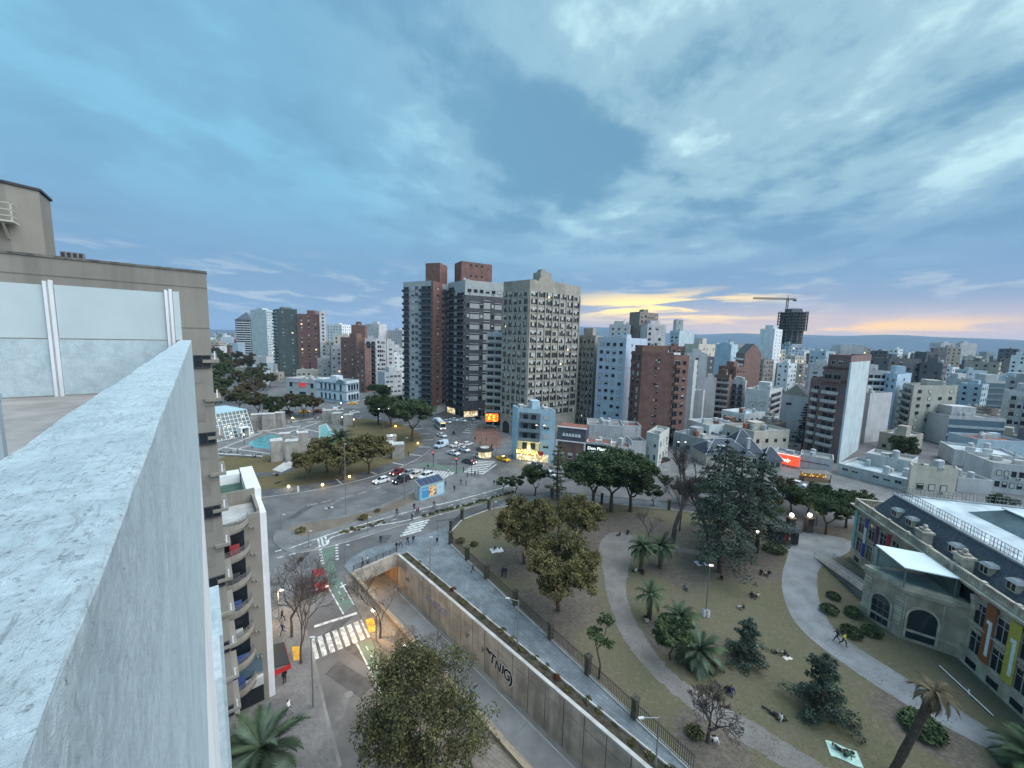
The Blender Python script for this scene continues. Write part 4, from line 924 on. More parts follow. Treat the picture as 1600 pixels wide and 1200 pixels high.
def walls(root, ring, z0, z1, m, roof=ROOFG, par=0.8, name='wall'):
    o = root.location; ring = ccw([(p[0]-o.x, p[1]-o.y) for p in ring])
    w_ = obj(name, MB().prism(ring, z0, z1, 0, 1), [m, roof], parent=root)
    if par:
        mb = MB(); n = len(ring)
        c = Vector((sum(p[0] for p in ring)/n, sum(p[1] for p in ring)/n))
        inn = [tuple(Vector(p) + (c-Vector(p)).normalized()*0.3) for p in ring]
        for i in range(n):
            j = (i+1) % n
            mb.hexa([(*ring[i], z1), (*ring[j], z1), (*inn[j], z1), (*inn[i], z1)], [(*ring[i], z1+par), (*ring[j], z1+par), (*inn[j], z1+par), (*inn[i], z1+par)])
        obj('roof_parapet', mb, m, parent=root)
    return w_
TANK = {}
def clutter(root, ring, z, r, m, n=3, big=True):
    o = root.location; ring = [Vector((p[0]-o.x, p[1]-o.y)) for p in ring]; c = sum(ring, Vector((0,0)))/len(ring)
    sz = min((ring[1]-ring[0]).length, (ring[2]-ring[1]).length)
    ang = math.atan2(*(ring[1]-ring[0]).yx)
    if big and sz > 5:
        h = r.uniform(2.2, 4.2); a, b = sz*r.uniform(0.18, 0.28), sz*r.uniform(0.15, 0.25); q = c + Vector((r.uniform(-1,1), r.uniform(-1,1)))*sz*0.08
        obj('roof_room', MB().box(-a, -b, z, a, b, z+h), m, parent=root, loc=(q.x, q.y, 0), rot=ang)
    if 't' not in TANK:
        t = MB(); t.tube((0,0,0.5),(0,0,1.9),0.65,n=9); t.tube((0,0,1.9),(0,0,2.1),0.65,0.2,n=9); t.box(-0.6,-0.6,0,0.6,0.6,0.5); TANK['t'] = t.mesh('water_tank', [mat('tank_grey', (0.42,0.44,0.45), 0.6, var=0.1)])
        TANK['b'] = MB().box(-0.9,-0.6,0,0.9,0.6,1.1).mesh('roof_unit', CONCL); TANK['m'] = MB().tube((0,0,0),(0,0,3.4),0.05,n=4).box(-0.6,-0.03,2.6,0.6,0.03,2.66).box(-0.4,-0.03,3.0,0.4,0.03,3.06).mesh('antenna', METAL)
    for k in range(n):
        q = c + sum(((p-c)*r.uniform(-0.2, 0.32) for p in ring), Vector((0,0)))
        kk = r.choice('ttbbm'); obj({'t':'water_tank','b':'roof_unit','m':'antenna'}[kk], TANK[kk], parent=root, loc=(q.x, q.y, z), rot=ang, scale=r.uniform(0.8, 1.3))
def block(name, label, L, C, R, ytop, sl=None, sr=None, col=(0.5,0.5,0.5), kl=None, kr=None, z0=0.0, roof=ROOFG, par=0.8, n=3, big=True, cat='building', m=None, depth=None, zb=0.13, group=None):
    """L, C, R = (photo x, forward distance) of left, near and right corners; C None for a single face"""
    r = random.Random(hash(name+label) & 0xffff if False else sum(map(ord, name+label)))
    m = m or wallm(col)
    pl = deep(L[0], ytop, L[1]); pr = deep(R[0], ytop, R[1])
    if C:
        pc = deep(C[0], ytop, C[1]); zt = pc.z; back = pl + pr - pc
        ring = [pl, pc, pr, back]
    else:
        zt = (pl.z+pr.z)/2; u = (pr-pl); n_ = Vector((-u.y, u.x, 0)).normalized(); dp = depth or max(6, min(16, u.xy.length*0.9))
        ring = [pl, pr, pr + n_*dp, pl + n_*dp]; pc = None
    base = ring[1] if C else (pl+pr)/2
    root = thing(name, label, cat, (base.x, base.y, zb), group=group)
    z0 = 0
    walls(root, [p.xy for p in ring], 0, zt-zb, m, roof, par)
    if C:
        facade(root, pl, pc, 0.6, zt-zb-0.4, sl, r, **(kl or {})); facade(root, pc, pr, 0.6, zt-zb-0.4, sr, r, **(kr or kl or {}))
    else: facade(root, pl, pr, 0.6, zt-zb-0.4, sl, r, **(kl or {}))
    if n or big: clutter(root, [p.xy for p in ring], zt-zb, r, m, n, big)
    c = sum((p.xy for p in ring), Vector((0,0)))/4; FOOT.append((c, max((p.xy-c).length for p in ring)))
    root['_'] = 0; del root['_']
    return root, ring, zt
WH, CR, BR, GY, BL_, DK = (0.74,0.76,0.76), (0.58,0.53,0.45), (0.23,0.115,0.09), (0.36,0.37,0.37), (0.50,0.60,0.68), (0.13,0.13,0.135)
BRM = mat('brick_wall', (0.205, 0.115, 0.095), 0.9, col2=(0.165,0.092,0.078), scale=0.5, streak=0.25, detail=7)
BRM2 = mat('brown_brick_wall', (0.19, 0.115, 0.095), 0.9, col2=(0.15,0.09,0.078), scale=0.5, streak=0.25, detail=7)
GRN = mat('green_grey_wall', (0.13, 0.155, 0.14), 0.9, var=0.15, scale=0.3, streak=0.3)

# --- far side of the plaza, left
b_, rg, zt = block('striped_tower', 'slim dark and white banded tower with a pointed roof at far left', (367,520), None, (392,520), 500, 'balc', kl=dict(m=WHITE, cols=2, gap=0.1), m=wallm(DK), n=0, big=False)
o = b_.location; c = sum((p.xy for p in rg), Vector((0,0)))/4
py_ = MB(); q = [(p.x-o.x, p.y-o.y, zt) for p in rg]; ap = (c.x-o.x, c.y-o.y, zt+11)
for i in range(4): py_.poly([q[i], q[(i+1)%4], ap])
obj('pointed_roof', py_, wallm((0.12,0.14,0.16)), parent=b_)
block('white_slab_tower', 'pale blank-sided slab tower beside the pointed striped tower', (391,440), (416,430), (431,452), 485, None, 'win', (0.50,0.58,0.58), kr=dict(sx=3.2, ww=2.0))
block('green_tower', 'dark grey-green tower with a ragged roof above the plaza trees', (426,352), (433,335), (464,333), 484, 'balc', 'win', m=GRN, kl=dict(m=GRN, cols=1), kr=dict(sx=7, ww=1.6, wh=1.2, skip=0.25, lit=0.05), n=7)
block('red_brick_tower', 'red brick tower with few small windows next to the grey-green tower', (464,330), None, (499,331), 492, 'win', m=BRM, kl=dict(cols=3, ww=1.4, wh=1.5, skip=0.25, lit=0.12, key='d'), depth=13)
block('beige_tower_slice', 'narrow beige tower slice with one window column right of the red brick tower', (499,329), None, (509,332), 488, 'win', (0.40,0.38,0.32), kl=dict(cols=1, ww=1.4, key='d'), n=1)
block('brick_step_block', 'tall brown brick block behind the white corner palace', (532,262), None, (557,258), 529, 'win', m=BRM2, kl=dict(cols=2, ww=1.1, skip=0.4, key='d'))
block('brick_low_step', 'lower brown brick step in front of the dark balcony block', (555,250), None, (570,248), 546, 'win', m=BRM2, kl=dict(cols=2, ww=1.0, wh=1.1, key='d'), n=1)
block('dark_balcony_block', 'dark block of black balconies left of the white gridded block', (570,258), None, (588,260), 531, 'balc', (0.10,0.10,0.12), kl=dict(m=wallm((0.07,0.07,0.09)), cols=2))
block('white_grid_block', 'narrow white gridded block right of the black balconies', (588,262), None, (603,266), 531, 'win', WH, kl=dict(cols=4, ww=1.2, wh=1.7, key='d'))
block('pale_blue_block', 'slim pale blue block with a central window column left of the twin towers', (604,275), None, (616,278), 535, 'win', (0.36,0.48,0.62), kl=dict(cols=1, ww=1.8, key='d'))
block('low_white_annex', 'long low white building at the foot of the pale blue block', (601,238), None, (628,246), 583, 'win', WH, kl=dict(ww=2.0), n=1)
block('brown_cube_tower', 'plain brown tower top poking above the brick blocks', (549,390), None, (570,392), 509, None, m=BRM2, n=1)
block('white_step_block', 'white stepped apartment block behind the red brick tower', (510,420), (534,415), (548,430), 508, 'win', 'win', WH, kl=dict(sx=3.2), n=5)
block('white_far_block', 'white block with roof clutter behind the brown tower top', (570,460), None, (592,455), 507, 'win', WH, kl=dict(sx=3.6), n=5)
block('cream_far_block', 'cream block beside the left twin tower', (606,470), None, (629,460), 517, 'win', CR, kl=dict(sx=3.4), n=4)
block('brown_far_block', 'dark brown block low between cream block and left twin tower', (612,330), None, (630,335), 545, 'win', (0.22,0.17,0.15), kl=dict(sx=3.2), n=3)
block('grey_infill_block', 'grey shadowed infill block between red brick tower and brown brick block', (513,300), None, (533,298), 548, 'balc', (0.28,0.29,0.30), kl=dict(m=wallm((0.3,0.31,0.31)), cols=3), n=2)
block('orange_hall', 'low hall with an orange side wall at the foot of the pale slab tower', (396,380), None, (416,380), 558, None, (0.62,0.20,0.11), n=0, big=False)
block('teal_roof_hall', 'low hall with a teal roof beside the grey-green tower', (408,330), None, (428,330), 569, None, WH, roof=wallm((0.25,0.42,0.45)), n=0, big=False, par=0.2)
# house with the red sign
b_, rg, zt = block('signed_house', 'two-storey grey house with a red sign on its front', (447,224), None, (494,217), 594, None, (0.40,0.39,0.36), n=5, big=False, depth=14)
A, B = rg[0], rg[1]; u = (B-A).xy.normalized(); ang = math.atan2(u.y, u.x); r = random.Random(3)
for t_ in (0.16, 0.86):
    for z in (1.2, 6.4): 
        q = lerp(A, B, t_); obj('window', WIN['d'][0], parent=b_, loc=(q.x-b_.location.x, q.y-b_.location.y, z), rot=ang, scale=(2.0, 1, 2.6))
q = lerp(A, B, 0.55) + Vector((u.y, -u.x, 0))*0.1
obj('cornice', MB().box(-8.6, -0.4, 0, 8.6, 0, 0.5), wallm((0.5,0.49,0.46)), parent=b_, loc=(lerp(A,B,0.5).x-b_.location.x, lerp(A,B,0.5).y-b_.location.y, zt-1.6), rot=ang)
obj('doorway', MB().box(-2.4, -0.08, 0, 2.4, 0, 3.6), DKG, parent=b_, loc=(q.x-b_.location.x, q.y-b_.location.y, 0.2), rot=ang)
text('isc', 4.6, glow('red_sign', (0.75,0.03,0.03), 0.25), b_, (q.x-b_.location.x+u.y*0.15, q.y-b_.location.y-u.x*0.15, 8.2), (pi/2, 0, ang), 0.1, 'lettering', 0.1, 0.06, 1.15)
# white corner palace
b_, rg, zt = block('corner_palace', 'ornate white two-storey corner palace with slate-blue trim and round pediment', (494,217), (541,207), (561,216), 598, None, None, WH, n=2, m=mat('palace_white', (0.60,0.66,0.69), 0.8, var=0.08, scale=0.4, streak=0.2))
TR = wallm((0.22,0.29,0.34)); aw_ = MB(); aw_.poly(arch(1.3, 0, 1.9)); 
aw_m = MB(); aw_m.poly(arch(1.3, 0, 1.9, y=-0.06), 1); 
o_, i_ = arch(1.9, 0, 1.9), arch(1.3, 0, 1.9)
for k in range(1, len(o_)-1): aw_m.hexa([i_[k], o_[k], o_[k+1], i_[k+1]], [(q[0], -0.16, q[2]) for q in (i_[k], o_[k], o_[k+1], i_[k+1])], 0)
aw_m.box(-1.2, -0.3, -0.3, 1.2, 0, 0); aw_m = aw_m.mesh('arched_window', [TR, GLASS])
for (A, B, ts) in ((rg[0], rg[1], (0.18, 0.32, 0.46, 0.62, 0.82)), (rg[1], rg[2], (0.2, 0.42, 0.62, 0.85))):
    u = (B-A).xy.normalized(); ang = math.atan2(u.y, u.x); Lw = (B-A).xy.length
    for t_ in ts:
        q = lerp(A, B, t_)
        for z in (1.6, 7.0): obj('arched_window', aw_m, parent=b_, loc=(q.x-b_.location.x, q.y-b_.location.y, z), rot=ang, scale=(1, 1, 1.15))
    for z, d in ((zt-1.1, 0.5), (6.0, 0.25), (0.9, 0.2)):
        obj('cornice', MB().box(-Lw/2, -d, 0, Lw/2, 0, 0.35), TR, parent=b_, loc=(lerp(A,B,0.5).x-b_.location.x, lerp(A,B,0.5).y-b_.location.y, z), rot=ang)
q = lerp(rg[0], rg[1], 0.82); u = (rg[1]-rg[0]).xy.normalized(); pd = MB(); pd.poly([(3*cos(pi*k/10), -0.3, 2.0*sin(pi*k/10)) for k in range(11)])
obj('pediment', pd, TR, parent=b_, loc=(q.x-b_.location.x, q.y-b_.location.y, zt-0.6), rot=math.atan2(u.y, u.x))

# --- the twin towers and the gridded tower
TWA = mat('tower_white', (0.42,0.44,0.43), 0.8, var=0.1, scale=0.4, streak=0.25); BLK = mat('balcony_black', (0.055,0.06,0.072), 0.6, var=0.2, scale=1)
DGR = mat('facade_charcoal', (0.085,0.085,0.09), 0.7, var=0.2, scale=0.6)
b_, rg, zt = block('left_twin_tower', 'left twin tower with black balconies, brick flank and brick roof box', (630,190), (676,182), (699,196), 441, None, None, m=TWA, n=2, big=False)
r = random.Random(5); A, C, B = rg[0], rg[1], rg[2]
facade(b_, A, lerp(A,C,0.22), 4.5, zt-1, 'balc', r, m=BLK, cols=1, margin=0.1); facade(b_, lerp(A,C,0.26), lerp(A,C,0.54), 4.5, zt-1, 'win', r, cols=2, ww=1.9, wh=2.0, margin=0.2, sill=0.6)
facade(b_, lerp(A,C,0.58), C, 4.5, zt-1, 'balc', r, m=BLK, cols=1, margin=0.1); facade(b_, lerp(C,B,0.62), B, 4.5, zt-1, 'balc', r, m=BLK, cols=1, margin=0.1)
u = (B-C).xy; nn_ = Vector((u.y, -u.x)).normalized()*0.35; ol = b_.location
obj('brick_flank', MB().prism(ccw([(p.x-ol.x, p.y-ol.y) for p in (C.xy+nn_, lerp(C,B,0.6).xy+nn_, lerp(C,B,0.6).xy-nn_*2, C.xy-nn_*2)]), 4, zt+0.6, 0), BRM, parent=b_)
facade(b_, C.xy+nn_, lerp(C,B,0.6).xy+nn_, 5, zt-1, 'win', r, cols=1, ww=2.4, wh=0.7, key='d', lit=0)
obj('white_fin', MB().box(-0.6,-1.0,0,0.6,0.6,zt+0.4), TWA, parent=b_, loc=(B.x-ol.x-0.3, B.y-ol.y, 0), rot=0.4)
q0, q1 = deep(665,412,192), deep(699,416,198)
obj('brick_roof_box', MB().hexa([(q0.x-ol.x,q0.y-ol.y,zt),(q0.x-ol.x+7.6,q0.y-ol.y-3,zt),(q1.x-ol.x,q1.y-ol.y,zt),(q1.x-ol.x-7,q1.y-ol.y+4,zt)], [(q0.x-ol.x,q0.y-ol.y,q0.z),(q0.x-ol.x+7.6,q0.y-ol.y-3,q0.z),(q1.x-ol.x,q1.y-ol.y,q0.z),(q1.x-ol.x-7,q1.y-ol.y+4,q0.z)]), BRM, parent=b_)
def shopfront(b_, A, C, glowm, red=None, z=4.2):
    u = (C-A).xy.normalized(); ang = math.atan2(u.y, u.x); Lw = (C-A).xy.length; n = max(2, int(Lw/3.2)); r = random.Random(int(Lw*10)); ol = b_.location
    for k in range(n):
        q = lerp(A, C, (k+0.5)/n); obj('shop_window', MB().box(-Lw/n*0.45, -0.08, 0.3, Lw/n*0.45, 0, 3.0), glowm if r.random() < 0.7 else GLASS, parent=b_, loc=(q.x-ol.x, q.y-ol.y, 0), rot=ang)
    q = lerp(A, C, 0.5); obj('shop_fascia', MB().box(-Lw/2, -0.5, 3.2, Lw/2, 0, z), red or DGR, parent=b_, loc=(q.x-ol.x, q.y-ol.y, 0), rot=ang)
SHOPG = mat('lit_shop', (0.5,0.45,0.3), var=0, emit=(1.0,0.86,0.5), estr=0.5); MATS['lit_shop'] = SHOPG
nt_ = NB(SHOPG.node_tree); pz = nt_.nt.nodes['Principled BSDF']; gg = nt_.n('ShaderNodeNewGeometry').outputs['Position']; vv = nt_.n('ShaderNodeTexVoronoi', i_Vector=gg, i_Scale=1.4)
nt_.link(nt_.mix(nt_.rng(vv.outputs['Distance'], 0.15, 0.6), (1.0,0.9,0.6), (0.25,0.16,0.06)), pz.inputs['Emission Color'])
shopfront(b_, A, C, SHOPG, wallm((0.32,0.06,0.05)))
b_, rg, zt = block('right_twin_tower', 'right twin tower with charcoal grid, white panels and brick roof box', (700,190), (727,178), (787,186), 440, None, None, m=TWA, n=4, big=False)
r = random.Random(8); A, C, B = rg[0], rg[1], rg[2]; ol = b_.location
facade(b_, A, lerp(A,C,0.45), 4.5, zt-1, 'balc', r, m=BLK, cols=1, margin=0.1, gap=0.1); facade(b_, lerp(A,C,0.5), C, 4.5, zt-4, 'balc', r, m=BLK, cols=1, margin=0.1)
u = (B-C).xy.normalized(); nn_ = Vector((u.y, -u.x)); ang = math.atan2(u.y, u.x); Lw = (B-C).xy.length
q = lerp(C, B, 0.5); obj('charcoal_facade', MB().box(-Lw/2, -0.3, 4, Lw/2, 0, zt-6), DGR, parent=b_, loc=(q.x-ol.x, q.y-ol.y, 0), rot=ang)
wp = MB(); wp.box(-0.5,-0.12,0,0.5,0,0.72); wp.box(-0.5,-0.12,0.9,0.5,0,1.0); wp.poly([(-0.5,-0.02,0.72),(0.5,-0.02,0.72),(0.5,-0.02,0.9),(-0.5,-0.02,0.9)], 1); wp = wp.mesh('white_panel', [mat('panel_white', (0.40,0.40,0.38), 0.8, var=0.1), GLASS])
nfl = 10; fh = (zt-6-9)/nfl
for f in range(nfl):
    for (t_, wd, hh) in ((0.24, 4.6, 0.62), (0.56, 3.2, 0.82), (0.86, 3.6, 0.6)):
        q = lerp(C, B, t_) + Vector((nn_.x, nn_.y, 0))*0.3; obj('white_panel', wp, parent=b_, loc=(q.x-ol.x, q.y-ol.y, 8+f*fh), rot=ang, scale=(wd, 1, fh*hh))
    for t_ in (0.07, 0.42, 0.71, 0.97):
        q = lerp(C, B, t_) + Vector((nn_.x, nn_.y, 0))*0.3; obj('window', pickwin(r, 'd'), parent=b_, loc=(q.x-ol.x, q.y-ol.y, 8.4+f*fh), rot=ang, scale=(1.2, 1, 1.8))
facade(b_, C, B, zt-5.6, zt-0.2, 'win', r, cols=6, ww=1.8, wh=1.5, key='d')
q0, q1 = deep(721,408,188), deep(769,412,196); a_ = Vector((q0.x-ol.x, q0.y-ol.y)); b2 = Vector((q1.x-ol.x, q1.y-ol.y)); pr_ = Vector((-(b2-a_).y, (b2-a_).x)).normalized()*9
obj('brick_roof_box', MB().prism(ccw([a_, b2, b2+pr_, a_+pr_]), zt, q0.z, 0), BRM, parent=b_)
for t_ in (0.3, 0.48, 0.66):
    q = lerp(a_, b2, t_)
    for z in (q0.z-2, q0.z-7): obj('roof_window', MB().box(-0.5,-0.06,0,0.5,0,1.0), DKG, parent=b_, loc=(q.x, q.y, z), rot=math.atan2(*(b2-a_).yx))
shopfront(b_, A, C, SHOPG); shopfront(b_, C, lerp(C,B,0.75), SHOPG)
b_, rg, zt = block('striped_infill_block', 'white banded block of shallow balconies between the right twin tower and gridded tower', (761,163), None, (786,161), 522, 'balc', (0.42,0.41,0.38), kl=dict(m=mat('band_white', (0.46,0.45,0.42), 0.8, var=0.1), cols=2, margin=0.1), n=2, big=False)
GRB = mat('grid_beige', (0.345,0.318,0.27), 0.85, col2=(0.285,0.263,0.222), scale=0.3, streak=0.3)
b_, rg, zt = block('gridded_tower', 'tall beige concrete tower with a dense window grid and arched base', (787,153), (828,145), (908,161), 440, None, None, m=GRB, n=6, big=False)
r = random.Random(9); A, C, B = rg[0], rg[1], rg[2]; ol = b_.location
facade(b_, A, C, 7, zt-3.2, 'grid', r, m=GRB, cols=5, fl=2.75, margin=0.3); facade(b_, C, B, 7, zt-3.2, 'grid', r, m=GRB, cols=7, fl=2.75, margin=0.3)
q0 = deep(842,421,155); obj('roof_room', MB().box(-3,-3,zt,4.5,4,zt+2.6).box(-1.5,-2,zt+2.6,3.8,3,zt+5.4).box(-1.0,-1.5,zt+5.4,1,1,zt+6.4), GRB, parent=b_, loc=(q0.x-ol.x+1, q0.y-ol.y+3, 0), rot=0.6)
obj('roof_room', MB().box(-3,-2.5,zt,3,3,zt+1.9), GRB, parent=b_, loc=(q0.x-ol.x+9, q0.y-ol.y+8, 0), rot=0.6)
u = (C-A).xy.normalized(); ang = math.atan2(u.y, u.x)
for t_ in (0.25, 0.72):
    g_ = MB(); g_.poly(arch(3.6, 0.1, 3.2)); q = lerp(A, C, t_); obj('arch_opening', g_, DKG, parent=b_, loc=(q.x-ol.x+u.y*0.12, q.y-ol.y-u.x*0.12, 0), rot=ang)
    fr_ = MB(); o_, i_ = arch(4.4, 0, 3.2), arch(3.6, 0, 3.2)
    for k in range(1, len(o_)-1): fr_.hexa([i_[k], o_[k], o_[k+1], i_[k+1]], [(q[0], -0.3, q[2]) for q in (i_[k], o_[k], o_[k+1], i_[k+1])])
    obj('arch_rim', fr_, GRB, parent=b_, loc=(q.x-ol.x+u.y*0.05, q.y-ol.y-u.x*0.05, 0), rot=ang)
# lit orange screen on the corner before the gridded tower
sq_ = thing('street_screen', 'glowing orange advertising screen at the foot of the gridded tower', 'screen', tuple(at(768, 672)), 0.15)
p0 = at(768, 672)
obj('frame', MB().box(-2.9,-0.2,3.4,2.9,0.2,7.2), DARKM, parent=sq_)
SCR = mat('screen_orange', (0.4,0.1,0.02), var=0, emit=(1.0,0.22,0.03), estr=0.8); ns = NB(SCR.node_tree); gg = ns.n('ShaderNodeNewGeometry').outputs['Position']; nz = ns.n('ShaderNodeTexNoise', i_Vector=gg, i_Scale=0.9, i_Detail=2.0)
ns.link(ns.mix(ns.rng(nz.outputs[0], 0.52, 0.6), (1.0,0.10,0.01), (1.0,0.55,0.08)), SCR.node_tree.nodes['Principled BSDF'].inputs['Emission Color'])
obj('display', MB().box(-2.6,-0.26,3.7,2.6,-0.21,6.9), SCR, parent=sq_)
for x in (-2.2, 2.2): obj('post', MB().box(x-0.1,-0.1,0,x+0.1,0.1,3.4), DARKM, parent=sq_)
block('dark_grid_block', 'lower dark gridded block with beige flank right of the gridded tower', (905,170), (931,164), (941,172), 527, 'grid', None, m=GRB, kl=dict(m=GRB, cols=4, margin=0.3), n=4)
# --- light blue corner building with the burger bar
LB = mat('light_blue_render', (0.42,0.57,0.65), 0.8, var=0.08, scale=0.4, streak=0.3)
b_, rg, zt = block('light_blue_corner_block', 'light blue five-storey corner block with grey balconies over a lit burger bar', (801,122), (809,117), (868,114), 641, None, None, m=LB, n=8, roof=ROOFG)
A, C, B = rg[0], rg[1], rg[2]; ol = b_.location; u = (B-C).xy.normalized(); ang = math.atan2(u.y, u.x); Lw = (B-C).xy.length; nn_ = Vector((u.y, -u.x, 0)); r = random.Random(2)
def pf_(t_, z, me, m=None, sc=(1,1,1), off=0.0, nm='part'):
    q = lerp(C, B, t_) + nn_*off; return obj(nm, me, m, parent=b_, loc=(q.x-ol.x, q.y-ol.y, z), rot=ang, scale=sc)
GBM = wallm((0.20,0.245,0.265), 0.2)
for f in range(4):
    z = 3.7 + f*2.95
    if f: 
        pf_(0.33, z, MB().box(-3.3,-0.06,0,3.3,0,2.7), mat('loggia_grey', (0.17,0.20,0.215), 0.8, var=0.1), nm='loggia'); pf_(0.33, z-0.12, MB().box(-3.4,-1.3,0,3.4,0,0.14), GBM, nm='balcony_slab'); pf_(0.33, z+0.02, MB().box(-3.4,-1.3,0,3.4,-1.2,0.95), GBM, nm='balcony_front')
    for t_ in (0.22, 0.44): pf_(t_, z+0.1, WIN['d'][0 if f else 4] if f else WIN['d'][0], sc=(1.5,1,2.1), off=0.07, nm='window')
    pf_(0.78, z+0.9, WIN['l'][3 if f % 2 else 1], sc=(1.9,1,1.3), nm='window')
pf_(0.33, 3.5, MB().box(-3.6,-0.3,0,3.6,0,3.1), mat('lit_cream', (0.58,0.55,0.36), 0.8, var=0.1), nm='lit_storey', off=-0.22)
pf_(0.33, 6.35, MB().box(-3.5,-0.5,0,3.5,-0.35,0.14), glow('cove_light', (1.0,0.93,0.6), 1.4), nm='cove_light')
pf_(0.36, 0.25, MB().box(-4.1,-0.12,0,4.1,0,2.1), SHOPG, nm='shop_window'); pf_(0.77, 0.25, MB().box(-1.0,-0.12,0,1.0,0,2.3), SHOPG, nm='shop_window')
pf_(0.36, 2.35, MB().box(-4.3,-0.6,0,4.3,0,1.15), paint((0.30,0.04,0.03)), nm='shop_fascia')
t2 = lerp(C, B, 0.30) + nn_*0.66
text('MOSTAZA', 1.35, glow('yellow_sign', (1.0,0.85,0.15), 1.4), b_, (t2.x-ol.x, t2.y-ol.y, 2.98), (pi/2,0,ang), 0.05, 'lettering', 0, 0.03, 1.1)
pl_ = bpy.data.lights.new('shop_light', 'POINT'); pl_.energy = 140; pl_.color = (1.0,0.85,0.5); pl_.shadow_soft_size = 0.5; q = lerp(C,B,0.33)+nn_*1.6; obj('shop_light', pl_, parent=b_, loc=(q.x-ol.x, q.y-ol.y, 3.4))
# brown brick house with the slate mansard
b_, rg, zt = block('mansard_house', 'brown brick house with white quoins and a dark mansard with a row of small lights', (869,116), None, (915,113), 690, 'win', m=BRM2, kl=dict(cols=3, ww=1.4, wh=1.9, lit=0.0, fl=3.0), n=3, big=False, par=0)
A, B = rg[0], rg[1]; u = (B-A).xy.normalized(); ang = math.atan2(u.y, u.x); Lw = (B-A).xy.length; ol = b_.location; q = lerp(A,B,0.5)
mr = MB(); mr.hexa([(-Lw/2,0,zt-0.1),(Lw/2,0,zt-0.1),(Lw/2,7,zt-0.1),(-Lw/2,7,zt-0.1)], [(-Lw/2+0.2,1.1,zt+3.8),(Lw/2-0.2,1.1,zt+3.8),(Lw/2-0.2,7,zt+3.8),(-Lw/2+0.2,7,zt+3.8)])
obj('mansard', mr, mat('dark_slate', (0.06,0.06,0.075), 0.7, var=0.2), parent=b_, loc=(q.x-ol.x,q.y-ol.y,0), rot=ang)
for x in range(6): obj('mansard_light', MB().box(-2.6+x*0.95,0.35,zt+1.6,-2.0+x*0.95,0.55,zt+2.2), WHITE, parent=b_, loc=(q.x-ol.x,q.y-ol.y,0), rot=ang)
obj('mansard_sill', MB().box(-2.8,0.28,zt+1.35,2.9,0.5,zt+1.55), WHITE, parent=b_, loc=(q.x-ol.x,q.y-ol.y,0), rot=ang)
for z in (zt-0.25, zt+3.8): obj('white_band', MB().box(-Lw/2-0.1,-0.25 if z < zt else 0.9,z,Lw/2+0.1,0.05 if z < zt else 1.3,z+0.3), WHITE, parent=b_, loc=(q.x-ol.x,q.y-ol.y,0), rot=ang)
for x in (-Lw/2+0.25, Lw/2-0.25): obj('quoin', MB().box(x-0.22,-0.1,0,x+0.22,-0.002,zt-0.3), WHITE, parent=b_, loc=(q.x-ol.x,q.y-ol.y,0), rot=ang)
obj('roof_terrace', MB().box(-Lw/2+0.3,1.3,zt+3.8,Lw/2-0.3,7,zt+4.0), ROOFR, parent=b_, loc=(q.x-ol.x,q.y-ol.y,0), rot=ang)
# low row right of it
b_, rg, zt = block('signboard_shop', 'low white shop with a dark green signboard along its front', (916,114), None, (955,112), 696, 'win', WH, kl=dict(cols=3, ww=1.6), n=4, big=False, roof=ROOFR)
A, B = rg[0], rg[1]; u = (B-A).xy.normalized(); ang = math.atan2(u.y, u.x); ol = b_.location; q = lerp(A,B,0.5)
obj('signboard', MB().box(-3.9,-0.5,zt-2.6,3.9,-0.35,zt+0.1), wallm((0.012,0.035,0.03),0), parent=b_, loc=(q.x-ol.x,q.y-ol.y,0), rot=ang)
text('Don Plantin', 1.35, glow('white_sign', (0.9,0.95,0.95), 0.35), b_, (q.x-ol.x+u.y*0.55, q.y-ol.y-u.x*0.55, zt-1.1), (pi/2,0,ang), 0.03, 'lettering', 0.05, 0.03, 1.0)
text('VIVERO Y CAFETERIA', 0.42, MATS['white_sign'], b_, (q.x-ol.x+u.y*0.55, q.y-ol.y-u.x*0.55, zt-2.1), (pi/2,0,ang), 0.02, 'lettering')
block('sky_blue_shop', 'low sky blue shop between the signboard shop and the cream corner house', (955,114), None, (986,113), 702, 'win', (0.38,0.53,0.62), kl=dict(cols=2, ww=1.4), n=3, big=False, roof=ROOFR)
block('cream_low_house', 'cream house with a dark pitched roof in the low row', (987,116), None, (1010,116), 693, 'win', (0.48,0.46,0.40), kl=dict(cols=2, ww=1.2), n=1, big=False, roof=wallm((0.09,0.085,0.08)))
block('cornice_house', 'long cream two-storey house with a cornice and balcony windows at the street corner', (1010,117), (1030,114), (1045,124), 683, 'win', 'win', (0.52,0.52,0.47), kl=dict(cols=3, ww=1.2, wh=2.0), kr=dict(cols=3, ww=1.2, wh=2.0), n=2, big=False)
block('white_back_shed', 'white sheds with pipes on the roofs behind the signboard shop', (918,130), None, (975,128), 668, 'win', WH, kl=dict(cols=4, skip=0.4), n=7, big=False)
block('grey_back_house', 'grey house with a red tiled roof behind the sky blue shop', (962,135), None, (1002,134), 668, None, GY, n=2, big=False, roof=ROOFR)
